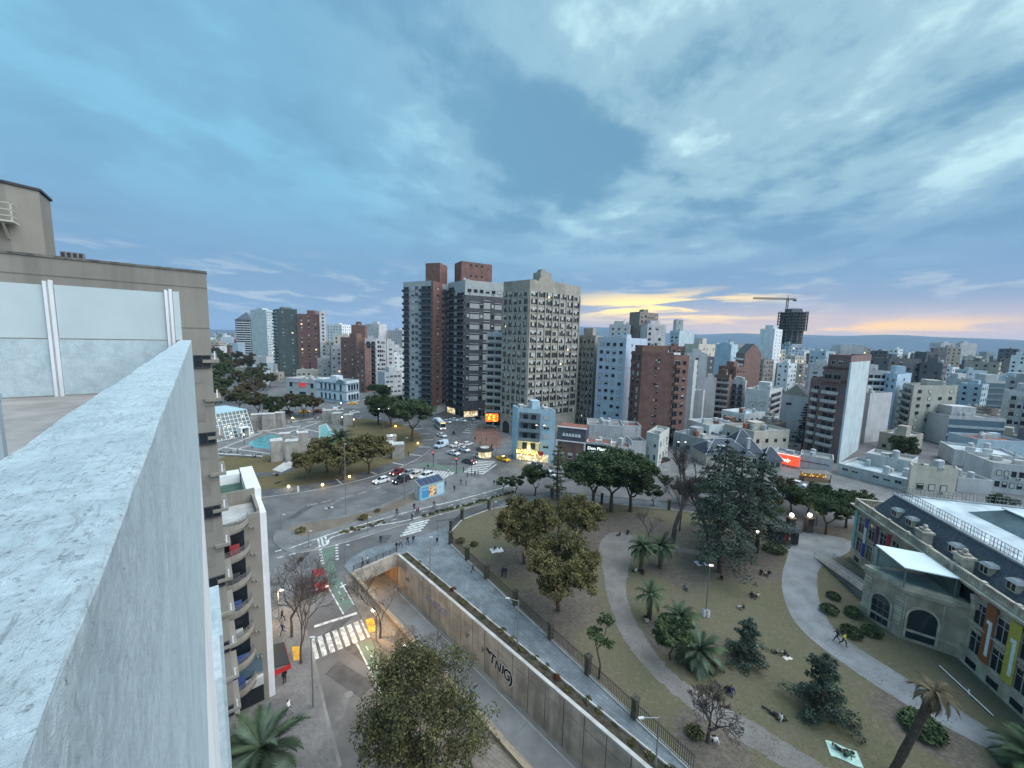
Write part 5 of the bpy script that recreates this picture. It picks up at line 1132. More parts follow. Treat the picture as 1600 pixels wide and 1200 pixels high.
# --- towers behind the low row
E_ = mat('pale_blue_render', (0.43,0.52,0.62), 0.85, var=0.08, scale=0.3, streak=0.35)
b_, rg, zt = block('pale_blue_tower', 'pale blue-white apartment tower with rows of small windows', (934,158), (979,151), (1011,172), 531, 'win', 'win', m=E_, kl=dict(cols=4, ww=1.3, wh=1.3, skip=0.06, key='d'), kr=dict(cols=2, ww=0.9, wh=1.0, skip=0.6, key='d'), n=5)
block('grey_roof_tower', 'grey tower with stepped roof rooms behind the pale blue tower', (952,232), None, (984,228), 509, 'win', GY, kl=dict(sx=3, ww=1.2), n=5)
b_, rg, zt = block('brown_white_tower', 'tall tower with brown and grey blank flank and a white top', (984,240), (1000,232), (1029,244), 489, None, 'win', (0.24,0.19,0.17), kr=dict(sx=3.2, ww=1.4, key='d'), n=4, m=wallm((0.25,0.21,0.19)))
block('chequered_tower', 'white tower with a chequered window pattern beside the brown-flanked tower', (1012,226), None, (1041,230), 509, 'win', WH, kl=dict(sx=2.4, ww=1.7, wh=1.7, skip=0.35, key='d'), n=4)
b_, rg, zt = block('brick_corner_tower', 'big dark red brick tower with a blank front and side windows', (987,150), (1004,141), (1053,139), 553, 'win', 'win', m=BRM, kl=dict(cols=2, ww=1.6, wh=1.8, key='d'), kr=dict(cols=2, ww=0.7, wh=0.7, margin=4.5, skip=0.25, key='d'), n=2, big=False)
ol = b_.location; q = lerp(rg[1], rg[2], 0.42); obj('roof_room', MB().box(-4.5,-3,zt-0.13,5.0,5,zt+3.0), BRM, parent=b_, loc=(q.x-ol.x, q.y-ol.y+4.5, 0), rot=0.02)
block('brick_balcony_wing', 'brick wing with a column of balconies right of the big brick tower', (1053,139), None, (1077,142), 559, 'mix', m=BRM, kl=dict(m=BRM2, cols=2, margin=0.3), n=1, big=False, depth=10)
block('tapered_white_tower', 'white tower stepping up to a point on the skyline', (1047,330), (1062,322), (1085,335), 518, 'win', None, (0.52,0.60,0.62), kl=dict(sx=3.4, ww=2, key='d'), n=3)
block('white_peak_block', 'narrow white peak rising from the stepped white tower', (1057,328), None, (1068,328), 501, 'win', (0.52,0.60,0.62), kl=dict(cols=1), n=2, big=False)
block('cream_terraced_tower', 'cream tower with terraced upper floors and antennas', (1069,205), (1092,198), (1118,212), 540, 'win', 'win', CR, kl=dict(sx=4, skip=0.5, ww=1.0), n=7)
block('pale_slit_tower', 'pale blank tower face with one slit column of windows beside the brick wing', (1074,178), None, (1106,176), 555, 'win', (0.52,0.52,0.46), kl=dict(cols=1, ww=1.2, key='d'), n=4)
block('sky_blue_slab', 'sky blue blank slab tower in the middle distance', (1117,262), (1143,252), (1153,268), 540, None, 'win', (0.44,0.58,0.66), kr=dict(cols=1), n=3)
b_, rg, zt = block('brown_pitched_tower', 'brown brick tower with dark pitched roof and skylights', (1150,236), (1164,222), (1190,238), 553, 'balc', None, m=BRM2, kl=dict(m=WHITE, cols=1), n=0, big=False, par=0)
ol = b_.location; rf = MB(); q = [Vector((p.x-ol.x, p.y-ol.y, zt-0.13)) for p in rg]
r1, r2_ = (q[1]+q[2])/2 + Vector((0,0,6)), (q[0]+q[3])/2 + Vector((0,0,6))
rf.poly([q[0],q[1],r1,r2_]); rf.poly([q[2],q[3],r2_,r1]); rf.poly([q[1],q[2],r1], 1); rf.poly([q[3],q[0],r2_], 1)
obj('pitched_roof', rf, [wallm((0.07,0.08,0.09)), BRM2], parent=b_)
block('white_slab_far', 'white slab tower with a windowed edge before the unfinished round tower', (1188,325), (1211,312), (1223,330), 515, None, 'win', WH, kr=dict(cols=2, key='d'), n=4)
b_, rg, zt = block('mural_block', 'white block with a faint face mural beside banded balconies', (1165,186), (1203,179), (1222,196), 613, None, 'balc', (0.55,0.58,0.57), kr=dict(m=wallm((0.42,0.40,0.40)), cols=1, margin=0.1), n=4)
A, C = rg[0], rg[1]; u = (C-A).xy.normalized(); ang = math.atan2(u.y, u.x); ol = b_.location; q = lerp(A, C, 0.6)
mu = MB()
for (x, z, a0, a1, rr0) in ((-2.4,9,0.2,2.9,1.7), (1.4,9.2,0.3,2.8,1.6), (-2.2,8.8,0,6.28,0.5), (1.5,9.0,0,6.28,0.5), (-0.3,7.4,3.4,6.0,0.9), (-0.2,5.6,3.6,5.9,1.6)):
    for k in range(10):
        t0_, t1_ = a0+(a1-a0)*k/10, a0+(a1-a0)*(k+1)/10; mu.box(*sorted_ if False else (min(x+rr0*cos(t0_), x+rr0*cos(t1_))-0.08, -0.04, min(z+rr0*sin(t0_), z+rr0*sin(t1_))-0.08, max(x+rr0*cos(t0_), x+rr0*cos(t1_))+0.08, -0.01, max(z+rr0*sin(t0_), z+rr0*sin(t1_))+0.08))
obj('mural', mu, wallm((0.25,0.27,0.28)), parent=b_, loc=(q.x-ol.x, q.y-ol.y, 0), rot=ang)
obj('navy_door', MB().box(-2.2,-0.1,0,2.4,0,6), wallm((0.03,0.06,0.16)), parent=b_, loc=(lerp(A,C,0.8).x-ol.x, lerp(A,C,0.8).y-ol.y, 0), rot=ang)
block('brick_grid_block', 'brick block with pale concrete grid lines left of the mural block', (1117,192), None, (1140,188), 588, 'balc', m=BRM2, kl=dict(m=wallm((0.40,0.39,0.38)), cols=2, margin=0.2), n=2)
block('dark_balcony_slice', 'white block with dark stacked balconies between brick grid block and mural block', (1141,196), None, (1165,192), 597, 'balc', WH, kl=dict(m=wallm((0.10,0.10,0.11)), cols=2, gap=0.2), n=3)
block('grey_party_wall', 'grey weathered blank wall block below the cream terraced tower', (1100,182), None, (1120,180), 594, None, (0.28,0.29,0.29), n=2)
block('brown_slot_block', 'narrow dark brown block beside the pale slit tower', (1084,166), None, (1099,164), 613, None, (0.15,0.115,0.10), n=1)
block('narrow_pale_block', 'pale narrow block between the brick wing and the brown slot block', (1070,160), None, (1085,158), 566, None, (0.50,0.53,0.51), n=1, depth=9)
b_, rg, zt = block('gabled_beige_block', 'plain beige gable-ended block behind the tall conifer', (1222,156), None, (1263,150), 618, None, (0.36,0.335,0.285), n=0, big=False, par=0)
A, B = rg[0], rg[1]; ol = b_.location; gb = MB(); q = [Vector((p.x-ol.x, p.y-ol.y, zt-0.13)) for p in rg]; r1, r2_ = (q[0]+q[1])/2+Vector((0,0,4.5)), (q[2]+q[3])/2+Vector((0,0,4.5))
gb.poly([q[0],q[1],r1]); gb.poly([q[2],q[3],r2_]); gb.poly([q[1],q[2],r2_,r1], 1); gb.poly([q[3],q[0],r1,r2_], 1)
obj('gable', gb, [wallm((0.36,0.335,0.285)), wallm((0.10,0.10,0.11))], parent=b_); obj('slot_window', MB().box(-2.4,-0.06,zt-4,-0.2,0,zt-3.2), DKG, parent=b_, loc=(lerp(A,B,0.42).x-ol.x, lerp(A,B,0.42).y-ol.y, 0))
MV = mat('mauve_brick', (0.21,0.135,0.125), 0.9, var=0.12, scale=0.4, streak=0.25)
b_, rg, zt = block('brown_balcony_tower', 'mauve-brown balcony tower with white balcony fronts and a white blank flank', (1266,133), (1325,122), (1356,142), 600, None, None, m=MV, n=0, big=False)
A, C, B = rg[0], rg[1], rg[2]; ol = b_.location; r = random.Random(4)
facade(b_, lerp(A,C,0.10), lerp(A,C,0.30), 2, zt-1, 'balc', r, m=wallm((0.5,0.48,0.45)), cols=1, margin=0.1); facade(b_, lerp(A,C,0.38), lerp(A,C,0.80), 2, zt-1, 'balc', r, m=wallm((0.5,0.48,0.45)), cols=1, margin=0.1)
up = [lerp(A,C,0.33), C, B, lerp(A,C,0.33)+B-C]; walls(b_, [p.xy for p in up], zt-0.1, zt+4.2, MV, name='upper_storey'); facade(b_, up[0], lerp(A,C,0.86), zt+0.2, zt+3.2, 'balc', r, m=MV, cols=2, margin=0.3)
up = [lerp(A,C,0.42), C, B, lerp(A,C,0.42)+B-C]; walls(b_, [p.xy for p in up], zt+4.1, zt+8.2, MV, name='upper_storey'); facade(b_, up[0], lerp(A,C,0.9), zt+4.8, zt+7.8, 'win', r, cols=2)
u = (B-C).xy; nn_ = Vector((u.y,-u.x)).normalized()*0.25
obj('white_flank', MB().prism(ccw([(p.x-ol.x,p.y-ol.y) for p in (C.xy+nn_, lerp(C,B,0.9).xy+nn_, lerp(C,B,0.9).xy-nn_, C.xy-nn_)]), 0, zt+6.8, 0), wallm((0.50,0.58,0.60)), parent=b_)
block('grey_flank_block', 'grey blank block right of the mauve balcony tower', (1360,150), None, (1394,156), 617, None, (0.33,0.34,0.34), n=3)
block('white_terrace_block', 'white terraced block above the grey blank block', (1352,180), None, (1392,178), 582, 'balc', WH, kl=dict(m=WHITE, cols=3), n=4)
block('sky_tower', 'bright sky blue slim tower with small window columns', (1383,178), (1402,169), (1424,182), 588, 'win', 'win', (0.44,0.58,0.68), kl=dict(cols=2, ww=1.3, key='d'), kr=dict(cols=1, ww=1.4, key='d'), n=2)
block('beige_wide_block', 'wide beige block with scattered dark windows and side balconies', (1411,170), (1428,158), (1497,163), 605, 'balc', 'win', (0.40,0.39,0.34), kl=dict(m=wallm((0.36,0.34,0.3)), cols=1), kr=dict(cols=4, ww=2.0, wh=1.4, key='d', skip=0.05), n=6)
block('striped_office', 'white and black banded office block', (1500,232), None, (1541,234), 594, 'band', WH, kl=dict(m=WHITE), n=3)
block('dark_glass_office', 'dark glass office block with thin pale bands', (1541,214), None, (1592,212), 598, 'band', (0.12,0.13,0.14), kl=dict(m=wallm((0.24,0.27,0.28)), key='b'), n=2)
block('beige_edge_block', 'beige balcony block cut by the right edge of the picture', (1576,158), None, (1650,150), 616, 'mix', (0.40,0.39,0.35), kl=dict(m=wallm((0.36,0.35,0.31)), cols=6), n=3)
block('square_beige_tower', 'square beige windowless tower behind the mauve balcony tower', (1314,300), None, (1351,296), 541, None, (0.50,0.49,0.43), n=4, big=False)
block('white_mid_block', 'white block with dark openings left of the mauve balcony tower', (1266,225), None, (1300,220), 570, 'win', WH, kl=dict(sx=4, ww=2, wh=1.6, key='d'), n=3)
block('twin_brick_far_left', 'left of two distant brown brick towers on the right skyline', (1471,640), None, (1498,645), 537, 'win', (0.20,0.125,0.11), kl=dict(sx=5, ww=1.8), n=3)
block('twin_brick_far_right', 'right of two distant brown brick towers on the right skyline', (1501,640), None, (1527,645), 537, 'win', (0.20,0.125,0.11), kl=dict(sx=5, ww=1.8), n=3)
block('white_stepped_low', 'white low block with turquoise glass band left of the beige edge block', (1482,150), None, (1572,146), 655, 'band', (0.50,0.55,0.54), kl=dict(m=wallm((0.42,0.48,0.48)), key='b'), n=3)
# low houses by the museum
block('cream_balcony_house', 'cream two-storey house with six dark windows beyond the museum roof', (1421,99), (1424,97), (1498,95), 731, None, 'win', (0.55,0.51,0.43), kr=dict(cols=3, ww=1.4, wh=1.7, key='d', lit=0, fl=3.4, margin=1.2), n=4, big=False)
block('grey_row_house', 'long low grey house with red brick end panels and white windows', (1308,112), None, (1420,99), 740, 'win', (0.40,0.41,0.41), kl=dict(cols=6, ww=1.5, wh=1.0), n=5, big=False, roof=ROOFW)
block('teal_wall_annex', 'teal-grey walled annex right of the cream two-storey house', (1497,100), None, (1552,98), 753, None, (0.24,0.32,0.36), n=2, big=False)
block('pink_white_school', 'pale pinkish house with a row of arched windows at the right edge', (1551,101), None, (1660,96), 733, 'win', (0.46,0.43,0.44), kl=dict(cols=8, ww=0.9, wh=1.5, key='d'), n=3, big=False)
block('white_hall_low', 'low white hall with a pale roof behind the cream two-storey house', (1490,124), None, (1600,116), 712, 'win', (0.55,0.60,0.62), kl=dict(cols=5, skip=0.5), n=5, big=False, roof=ROOFW)
block('beige_yard_wall', 'beige walled yard building left of the cream two-storey house', (1352,114), None, (1425,106), 718, None, (0.40,0.36,0.29), n=3, big=False)
b_, rg, zt = block('red_sign_shop', 'low shop under a glowing red sign with a yellow poster', (1208,121), None, (1250,116), 712, None, (0.30,0.20,0.17), n=2, big=False, roof=ROOFG)
A, B = rg[0], rg[1]; u = (B-A).xy.normalized(); ang = math.atan2(u.y, u.x); ol = b_.location; q = lerp(A,B,0.5); lq = (q.x-ol.x, q.y-ol.y, 0); nn_ = Vector((u.y,-u.x))
obj('sign_box', MB().box(-3.6,-0.9,zt-2.6,3.6,0,zt+0.2), glow('red_light_sign', (1.0,0.07,0.03), 0.5), parent=b_, loc=lq, rot=ang)
text('Hanaely', 1.5, glow('pink_sign', (1.0,0.75,0.7), 0.8), b_, (lq[0]+nn_.x*0.95-u.x*1.2, lq[1]+nn_.y*0.95-u.y*1.2, zt-1.3), (pi/2,0,ang), 0.03, 'lettering', 0.25, 0.02)
obj('poster', MB().box(0.3,-0.15,0.7,3.0,0,3.1), glow('yellow_poster', (1.0,0.62,0.05), 0.6), parent=b_, loc=lq, rot=ang); obj('poster', MB().box(-3.4,-0.1,0.5,-0.4,0,3.3), wallm((0.45,0.22,0.18)), parent=b_, loc=lq, rot=ang)
obj('lintel_light', MB().box(-3.5,-0.2,3.45,3.4,0,3.7), glow('pink_light', (1.0,0.7,0.65), 0.5), parent=b_, loc=lq, rot=ang)
b_, rg, zt = block('green_grey_shop', 'low green-grey shop with an open dark front beside the red sign shop', (1250,117), None, (1303,112), 718, None, (0.27,0.33,0.32), n=2, big=False)
A, B = rg[0], rg[1]; ol = b_.location; q = lerp(A,B,0.45); u = (B-A).xy.normalized(); obj('dark_front', MB().box(-4,-0.1,2.2,3.4,0,zt-1.2), DKG, parent=b_, loc=(q.x-ol.x,q.y-ol.y,0), rot=math.atan2(u.y,u.x))
WMK = mat('warm_market', (0.4,0.25,0.08), var=0, emit=(1.0,0.55,0.12), estr=0.45); ns = NB(WMK.node_tree); gg = ns.n('ShaderNodeNewGeometry').outputs['Position']; nz = ns.n('ShaderNodeTexVoronoi', i_Vector=gg, i_Scale=1.8)
ns.link(ns.mix(ns.rng(nz.outputs['Distance'], 0.2, 0.55), (1.0,0.72,0.25), (0.12,0.05,0.01)), WMK.node_tree.nodes['Principled BSDF'].inputs['Emission Color'])
mk = thing('flower_stall', 'warmly lit market stall with a striped front before the green-grey shop', 'stall', tuple(at(1272,752)), -0.15)
obj('counter', MB().box(-3.4,-1,0,3.4,1,1.1), wallm((0.25,0.16,0.1)), parent=mk); obj('lit_back', MB().box(-3.3,0.7,1.1,3.3,0.9,2.6), WMK, parent=mk); obj('roof', MB().hexa([(-3.7,-1.4,2.6),(3.7,-1.4,2.6),(3.7,1.2,2.9),(-3.7,1.2,2.9)], [(-3.7,-1.4,2.7),(3.7,-1.4,2.7),(3.7,1.2,3.0),(-3.7,1.2,3.0)]), wallm((0.2,0.18,0.16)), parent=mk)
for x in (-3.4, 3.4): obj('post', MB().box(x-0.06,-1.2,0,x+0.06,-1.08,2.65), DARKM, parent=mk)
# chateau with the blue slate roofs
ch0 = at(1150, 752); ch0 = deep(1141, 720, 119); ch0.z = 0.13
cht = thing('slate_villa', 'old villa with steep blue-grey slate roofs and white ridges beyond the cedars', 'villa', tuple(ch0), 0.0, 0.9)
SL2 = mat('blue_slate', (0.038,0.055,0.078), 0.6, var=0.25, scale=1.2); CRW = wallm((0.42,0.40,0.35))
def hip(x0, y0, x1, y1, z0, z1, rot, nm):
    lx = (x1-x0)/2; ly = (y1-y0)/2
    e = obj('wing_wall', MB().box(-lx+0.5,-ly+0.5,0,lx-0.5,ly-0.5,z0), CRW, parent=cht, loc=((x0+x1)/2,(y0+y1)/2,0), rot=rot)
    r_ = MB(); b = [(-lx,-ly,z0),(lx,-ly,z0),(lx,ly,z0),(-lx,ly,z0)]; k = max(0.5, lx-ly); t0_, t1_ = (-k,0,z1), (k,0,z1)
    r_.poly([b[0],b[1],t1_,t0_]); r_.poly([b[1],b[2],t1_]); r_.poly([b[2],b[3],t0_,t1_]); r_.poly([b[3],b[0],t0_]); r_.poly(b[::-1])
    ro = obj('slate_roof', r_, SL2, parent=cht, loc=((x0+x1)/2,(y0+y1)/2,0), rot=rot)
    rd = MB(); rd.tube(t0_, t1_, 0.14, n=5)
    for p, q in ((b[0],t0_),(b[1],t1_),(b[2],t1_),(b[3],t0_)): rd.tube(p, q, 0.12, n=5)
    obj('ridge', rd, wallm((0.5,0.52,0.54)), parent=ro)
    for x in (-lx*0.5, 0, lx*0.5): obj('window', WIN['l'][0], parent=cht, loc=((x0+x1)/2 + x*cos(rot)-(-ly+0.5)*-sin(rot)*-1, (y0+y1)/2 + x*sin(rot)+(-ly+0.49)*cos(rot), 1.2), rot=rot, scale=(1.3,1,1.9))
hip(-11, -4, 6, 7, 4.2, 8.6, 0.0, 'a'); hip(0, -3, 10.5, 10, 5.0, 11.5, -0.2, 'b'); hip(8, -7, 14.5, 0, 3.6, 7.4, -0.25, 'c')
for x, y, z in ((-8.5,-1,7.0), (4.5,-2.0,8.6), (-7.5,-3,5.4)): obj('chimney', MB().box(x-0.5,y-0.5,z-2.5,x+0.5,y+0.5,z+1.0).box(x-0.65,y-0.65,z+1.0,x+0.65,y+0.65,z+1.25), wallm((0.45,0.46,0.47)), parent=cht)
dmr = MB(); dmr.box(-1.2,-0.1,0,1.2,2,1.9,0); dmr.box(-0.95,-0.14,0.2,0.95,-0.1,1.7,1); obj('dormer', dmr, [wallm((0.5,0.53,0.55)), SL2], parent=cht, loc=(-4.3,-2.6,5.0))
# --- unfinished round tower and its crane
uc = deep(1227, 600, 470); uc.z = 0; top = deep(1227, 489, 470).z; rad = abs(deep(1247,500,470).x - deep(1207,500,470).x)/2
ut = thing('unfinished_round_tower', 'unfinished round concrete tower with open floors on the skyline', 'tower', tuple(uc))
cm_ = MB(); nf = int(top/3.4)
disc = MB().tube((0,0,0),(0,0,0.5),1,n=20).mesh('floor_slab', CONCD)
for f in range(nf+1):
    rr0 = rad*(1.0 if f > nf*0.72 else 0.80); obj('floor_slab', disc, parent=ut, loc=(0,0,f*top/nf), scale=(rr0, rr0, 1))
colm = MB().box(-0.5,-0.5,0,0.5,0.5,top).mesh('column', CONCD)
for k in range(12): a = 2*pi*k/12; obj('column', colm, parent=ut, loc=(rad*0.74*cos(a), rad*0.74*sin(a), 0))
obj('core', MB().box(-rad*0.4,-rad*0.4,0,rad*0.4,rad*0.4,top+5), mat('core_concrete', (0.16,0.165,0.17), 0.9, var=0.2), parent=ut)
up = MB()
for k in range(16): a = 2*pi*k/16; up.box(rad*0.95*cos(a)-0.4, rad*0.95*sin(a)-0.4, top*0.73, rad*0.95*cos(a)+0.4, rad*0.95*sin(a)+0.4, top+1.5)
obj('formwork', up, DARKM, parent=ut)
cz = deep(1231, 467, 470)
crn = thing('tower_crane', 'thin tower crane standing above the unfinished round tower', 'crane', (cz.x, cz.y, 0))
def lattice(p0, p1, wd, n):
    mb = MB(); p0, p1 = Vector(p0), Vector(p1); d = (p1-p0).normalized(); a = d.orthogonal().normalized()*wd; b = d.cross(a)
    cs = [a+b, a-b, -a-b, -a+b]
    for c in cs: mb.tube(p0+c, p1+c, 0.22, n=4)
    for k in range(n):
        q0, q1 = lerp(p0,p1,k/n), lerp(p0,p1,(k+1)/n)
        for i in range(4): mb.tube(q0+cs[i], q1+cs[(i+1)%4], 0.15, n=3)
    return mb
obj('mast', lattice((0,0,top-20),(0,0,cz.z),0.9,14), DARKM, parent=crn); obj('jib', lattice((10,0,cz.z),(-38,6,cz.z+0.5),0.8,20), DARKM, parent=crn); obj('cab', MB().box(-1,-1,cz.z-2,1,1,cz.z-0.9), DARKM, parent=crn); obj('peak', MB().tube((0,0,cz.z),(0,0,cz.z+5),0.5,0.1,n=4), DARKM, parent=crn); obj('counterweight', MB().box(7,-1,cz.z-2.5,10,1,cz.z-0.9), DARKM, parent=crn)
obj('core_foot', MB().box(-1,-1,0,1,1,top-20), DARKM, parent=crn)
# ------------------------------------------------------------------ vegetation
def leafm(name, c, c2=None):
    return mat(name, c, rough=0.85, var=0.25, scale=0.55, col2=c2, spec=0.12, perobj=0.22)
OLIVE = [leafm('leaf_olive', (0.15,0.132,0.055), (0.105,0.098,0.043)), leafm('leaf_olive_light', (0.20,0.172,0.078)), leafm('leaf_olive_dark', (0.085,0.086,0.04))]
DGREEN = [leafm('leaf_green', (0.075,0.105,0.045), (0.045,0.068,0.035)), leafm('leaf_green_light', (0.11,0.14,0.065)), leafm('leaf_green_dark', (0.038,0.058,0.03))]
CEDAR = [leafm('leaf_cedar', (0.07,0.10,0.075), (0.045,0.065,0.05)), leafm('leaf_cedar_light', (0.11,0.145,0.11)), leafm('leaf_cedar_dark', (0.03,0.045,0.038))]
BROWNL = [leafm('leaf_brown', (0.13,0.095,0.055), (0.085,0.07,0.04)), leafm('leaf_brown_light', (0.17,0.13,0.075)), leafm('leaf_brown_dark', (0.07,0.055,0.035))]
CONIF = [leafm('leaf_conifer', (0.028,0.042,0.035)), leafm('leaf_conifer_light', (0.05,0.07,0.052)), leafm('leaf_conifer_dark', (0.016,0.024,0.022))]
TWIG = mat('twig', (0.085,0.07,0.065), 0.95, var=0.2, scale=1)
def rv(r):
    while True:
        v = Vector((r.uniform(-1,1), r.uniform(-1,1), r.uniform(-1,1)))
        if 0.05 < v.length <= 1: return v
class Leaves:
    def __init__(s): s.v = []; s.f = []; s.m = []
    def add(s, p, size, r, up=0.5, mi=None):
        n = rv(r).normalized() + Vector((0,0,up)); n.normalize(); a = n.orthogonal().normalized(); b = n.cross(a); t = r.uniform(0, 6.28)
        a, b = a*cos(t)+b*sin(t), b*cos(t)-a*sin(t); a = a*size*r.uniform(0.7,1.3); b = b*size*r.uniform(0.35,0.7); i = len(s.v)
        s.v += [tuple(p-a), tuple(p-b*0.9), tuple(p+a), tuple(p+b)]; s.f.append((i,i+1,i+2,i+3)); s.m.append(mi if mi is not None else r.choice((0,0,0,1,2)))
    def mesh(s, name, mats):
        me = bpy.data.meshes.new(name); me.from_pydata(s.v, [], s.f)
        for m in mats: me.materials.append(m)
        me.polygons.foreach_set('material_index', s.m); me.update(); return me
def limb(mb, p0, p1, r0, r1, r, seg=4, wob=0.12, n=5):
    p0, p1 = Vector(p0), Vector(p1); L = (p1-p0).length; ps, rs = [], []
    for k in range(seg+1):
        t = k/seg; q = lerp(p0, p1, t) + (rv(r)*L*wob*sin(pi*t) if 0 < k < seg else Vector((0,0,0))) + Vector((0,0,-L*0.08*sin(pi*t)))
        ps.append(q); rs.append(lerp(r0, r1, t))
    mb.path(ps, rs, n=n); return ps
def broad(seed, H, fork, R, zc, rz, nclump, ntip, nleaf, size, mats, trunk=0.28, flat=0.0, bare=0.0, spread=0.85):
    """trunk + clumped crown, real limbs to every clump"""
    r = random.Random(seed); tb = MB(); lv = Leaves()
    base = [Vector((0,0,0)), Vector((r.uniform(-.2,.2), r.uniform(-.2,.2), fork*0.5)), Vector((r.uniform(-.4,.4), r.uniform(-.4,.4), fork))]
    tb.path(base, [trunk*1.25, trunk, trunk*0.85], n=7); top = base[-1]
    nb = r.choice((3,4)); mains = []
    for k in range(nb):
        a = 2*pi*k/nb + r.uniform(-.4,.4); e = Vector((cos(a)*R*0.42, sin(a)*R*0.42, zc - rz*0.25 + r.uniform(-.3,.3)*rz)); limb(tb, top, e, trunk*0.6, trunk*0.34, r); mains.append(e)
    for c in range(nclump):
        while True:
            d = rv(r)
            if d.z > -0.55: break
        d = d.normalized()*r.uniform(0.55, 1.0)
        if flat: d.z = d.z*(1-flat) + flat*0.3
        ce = Vector((d.x*R*spread, d.y*R*spread, zc + d.z*rz*0.85)); m = min(mains, key=lambda q: (q-ce).length)
        limb(tb, m, ce, trunk*0.28, trunk*0.1, r, 3, 0.15, 4); rc = R*r.uniform(0.22, 0.36); tone = r.choice((0,0,1,2))
        isbare = r.random() < bare*(1+max(0, d.z)*2.2 if bare > 0.15 else 1)
        for k in range(ntip):
            t = rv(r); tp = ce + Vector((t.x, t.y, t.z*0.62))*rc; limb(tb, ce, tp, trunk*0.085, trunk*0.03, r, 2, 0.1, 3)
            if isbare:
                for q in range(5): e = tp + (rv(r)+Vector((0,0,0.5)))*rc*0.5; tb.tube(tp, e, trunk*0.03, trunk*0.01, n=3, caps=False)
                continue
            for q in range(nleaf): 
                w_ = rv(r); lv.add(tp + Vector((w_.x, w_.y, w_.z*0.7))*rc*0.42, size, r, 0.6, tone if r.random() < 0.45 else None)
    return tb.mesh('trunk', BARK, True), lv.mesh('crown', mats) if lv.f else None
def barefn(seed, H, fork, spread, trunk, depth=6, lean=(0,0)):
    r = random.Random(seed); tb = MB()
    def grow(p, d, L, rad, k):
        e = p + d*L; mid = lerp(p, e, 0.5) + rv(r)*L*0.07; tb.path([p, mid, e], [rad, rad*0.85, rad*0.68], n=6 if k > depth-2 else (4 if k > 2 else 3))
        if k <= 0: return
        for q in range(3 if (k < depth and r.random() < 0.55) else 2):
            nd = (d + rv(r)*spread + Vector((0,0,0.12))).normalized(); grow(e, nd, L*r.uniform(0.70,0.90), max(0.011, rad*0.66), k-1)
    grow(Vector((0,0,0)), Vector((lean[0], lean[1], 1)).normalized(), fork, trunk, depth); z = max(v[2] for v in tb.v); s = H/z
    tb.v = [(x*s, y*s, q*s) for x, y, q in tb.v]; return tb.mesh('branches', TWIG, True)
def cedarfn(seed, H, R, z0, mats, layers=13, droop=0.12, size=0.3, dens=34, trunk=0.45, shape=0.75, lean=0.0):
    r = random.Random(seed); tb = MB(); lv = Leaves(); tb.path([(0,0,0),(0.1+lean*0.4,0.05,H*0.45),(lean,0,H)], [trunk, trunk*0.65, 0.05], n=7)
    for k in range(layers):
        t = k/(layers-1); z = z0 + (H-z0)*t*0.97; rad = R*((1-t)**shape)*r.uniform(0.75,1.1)+0.35; nb = r.choice((2,3,4,5)); off = r.uniform(0,6.28); cx = lean*z/H
        for b in range(nb):
            a = off + 2*pi*b/nb + r.uniform(-.35,.35); L = rad*r.uniform(0.45,1.2); e = Vector((cx+cos(a)*L, sin(a)*L, z + L*0.12 - L*droop*2))
            ps = limb(tb, (cx,0,z), e, 0.10*(1-t)+0.03, 0.02, r, 4, 0.04, 4); tone = r.choice((0,0,1,2))
            for q in range(int(dens*(0.4+L/R))):
                s = r.uniform(0.22,1.0); p = lerp(Vector((cx,0,z)), e, s); sd = Vector((-sin(a),cos(a),0))*r.uniform(-1,1)*L*0.30*(1.15-s*0.6)
                lv.add(p + sd + Vector((0,0,r.uniform(-.25,.12)-abs(sd.length)*droop)), size, r, 1.2, tone if r.random() < 0.5 else None)
    return tb.mesh('trunk', BARK, True), lv.mesh('crown', mats)
def bushfn(seed, R, mats, n=500, size=0.16, rz=0.8, solid=False):
    r = random.Random(seed); lv = Leaves()
    for k in range(n):
        d = rv(r).normalized(); d.z = abs(d.z)*1.2-0.2; lv.add(Vector((d.x*R, d.y*R, R*rz*(0.5+d.z*0.6)))*r.uniform(0.8 if solid else 0.45, 1.0), size, r, 0.3)
    return lv.mesh('foliage', mats)
PR_ = {}
def tree_at(name, label, kind, x, y, s=1.0, rot=None, group=None, sz=None, z=0.13, lean=None):
    p = at(x, y, 0); rot = rnd.uniform(0, 6.28) if rot is None else rot
    t = thing(name, label, 'tree', (p.x, p.y, z), rot, (s, s, sz or s), group)
    if lean: t.rotation_euler = (lean[0], lean[1], rot)
    tm, cm = PR_[kind]
    if tm: obj('trunk', tm, parent=t)
    if cm: obj('crown', cm, parent=t)
    return t
PR_['olive1'] = broad(1, 12, 3.2, 5.8, 8.0, 3.9, 40, 9, 64, 0.20, OLIVE, 0.30)
PR_['olive2'] = broad(2, 12, 2.6, 5.6, 7.2, 4.4, 44, 9, 64, 0.20, OLIVE, 0.28)
PR_['olive3'] = broad(3, 8, 2.0, 4.4, 5.2, 2.6, 28, 9, 34, 0.26, OLIVE, 0.20, flat=0.2)
PR_['olive4'] = broad(23, 8, 2.2, 4.4, 5.4, 2.2, 24, 9, 32, 0.26, OLIVE, 0.2, flat=0.3)
PR_['green1'] = broad(4, 11, 3.2, 5.6, 7.6, 3.2, 38, 9, 56, 0.23, DGREEN, 0.3, flat=0.25)
PR_['green2'] = broad(5, 11, 2.8, 5.0, 7.0, 3.6, 34, 9, 54, 0.23, DGREEN, 0.3)
PR_['green3'] = broad(25, 8, 2.0, 3.4, 5.0, 2.8, 22, 8, 30, 0.25, DGREEN, 0.18)
PR_['brown1'] = broad(6, 11, 2.8, 5.0, 7.0, 3.4, 34, 8, 26, 0.34, BROWNL, 0.28, bare=0.2)
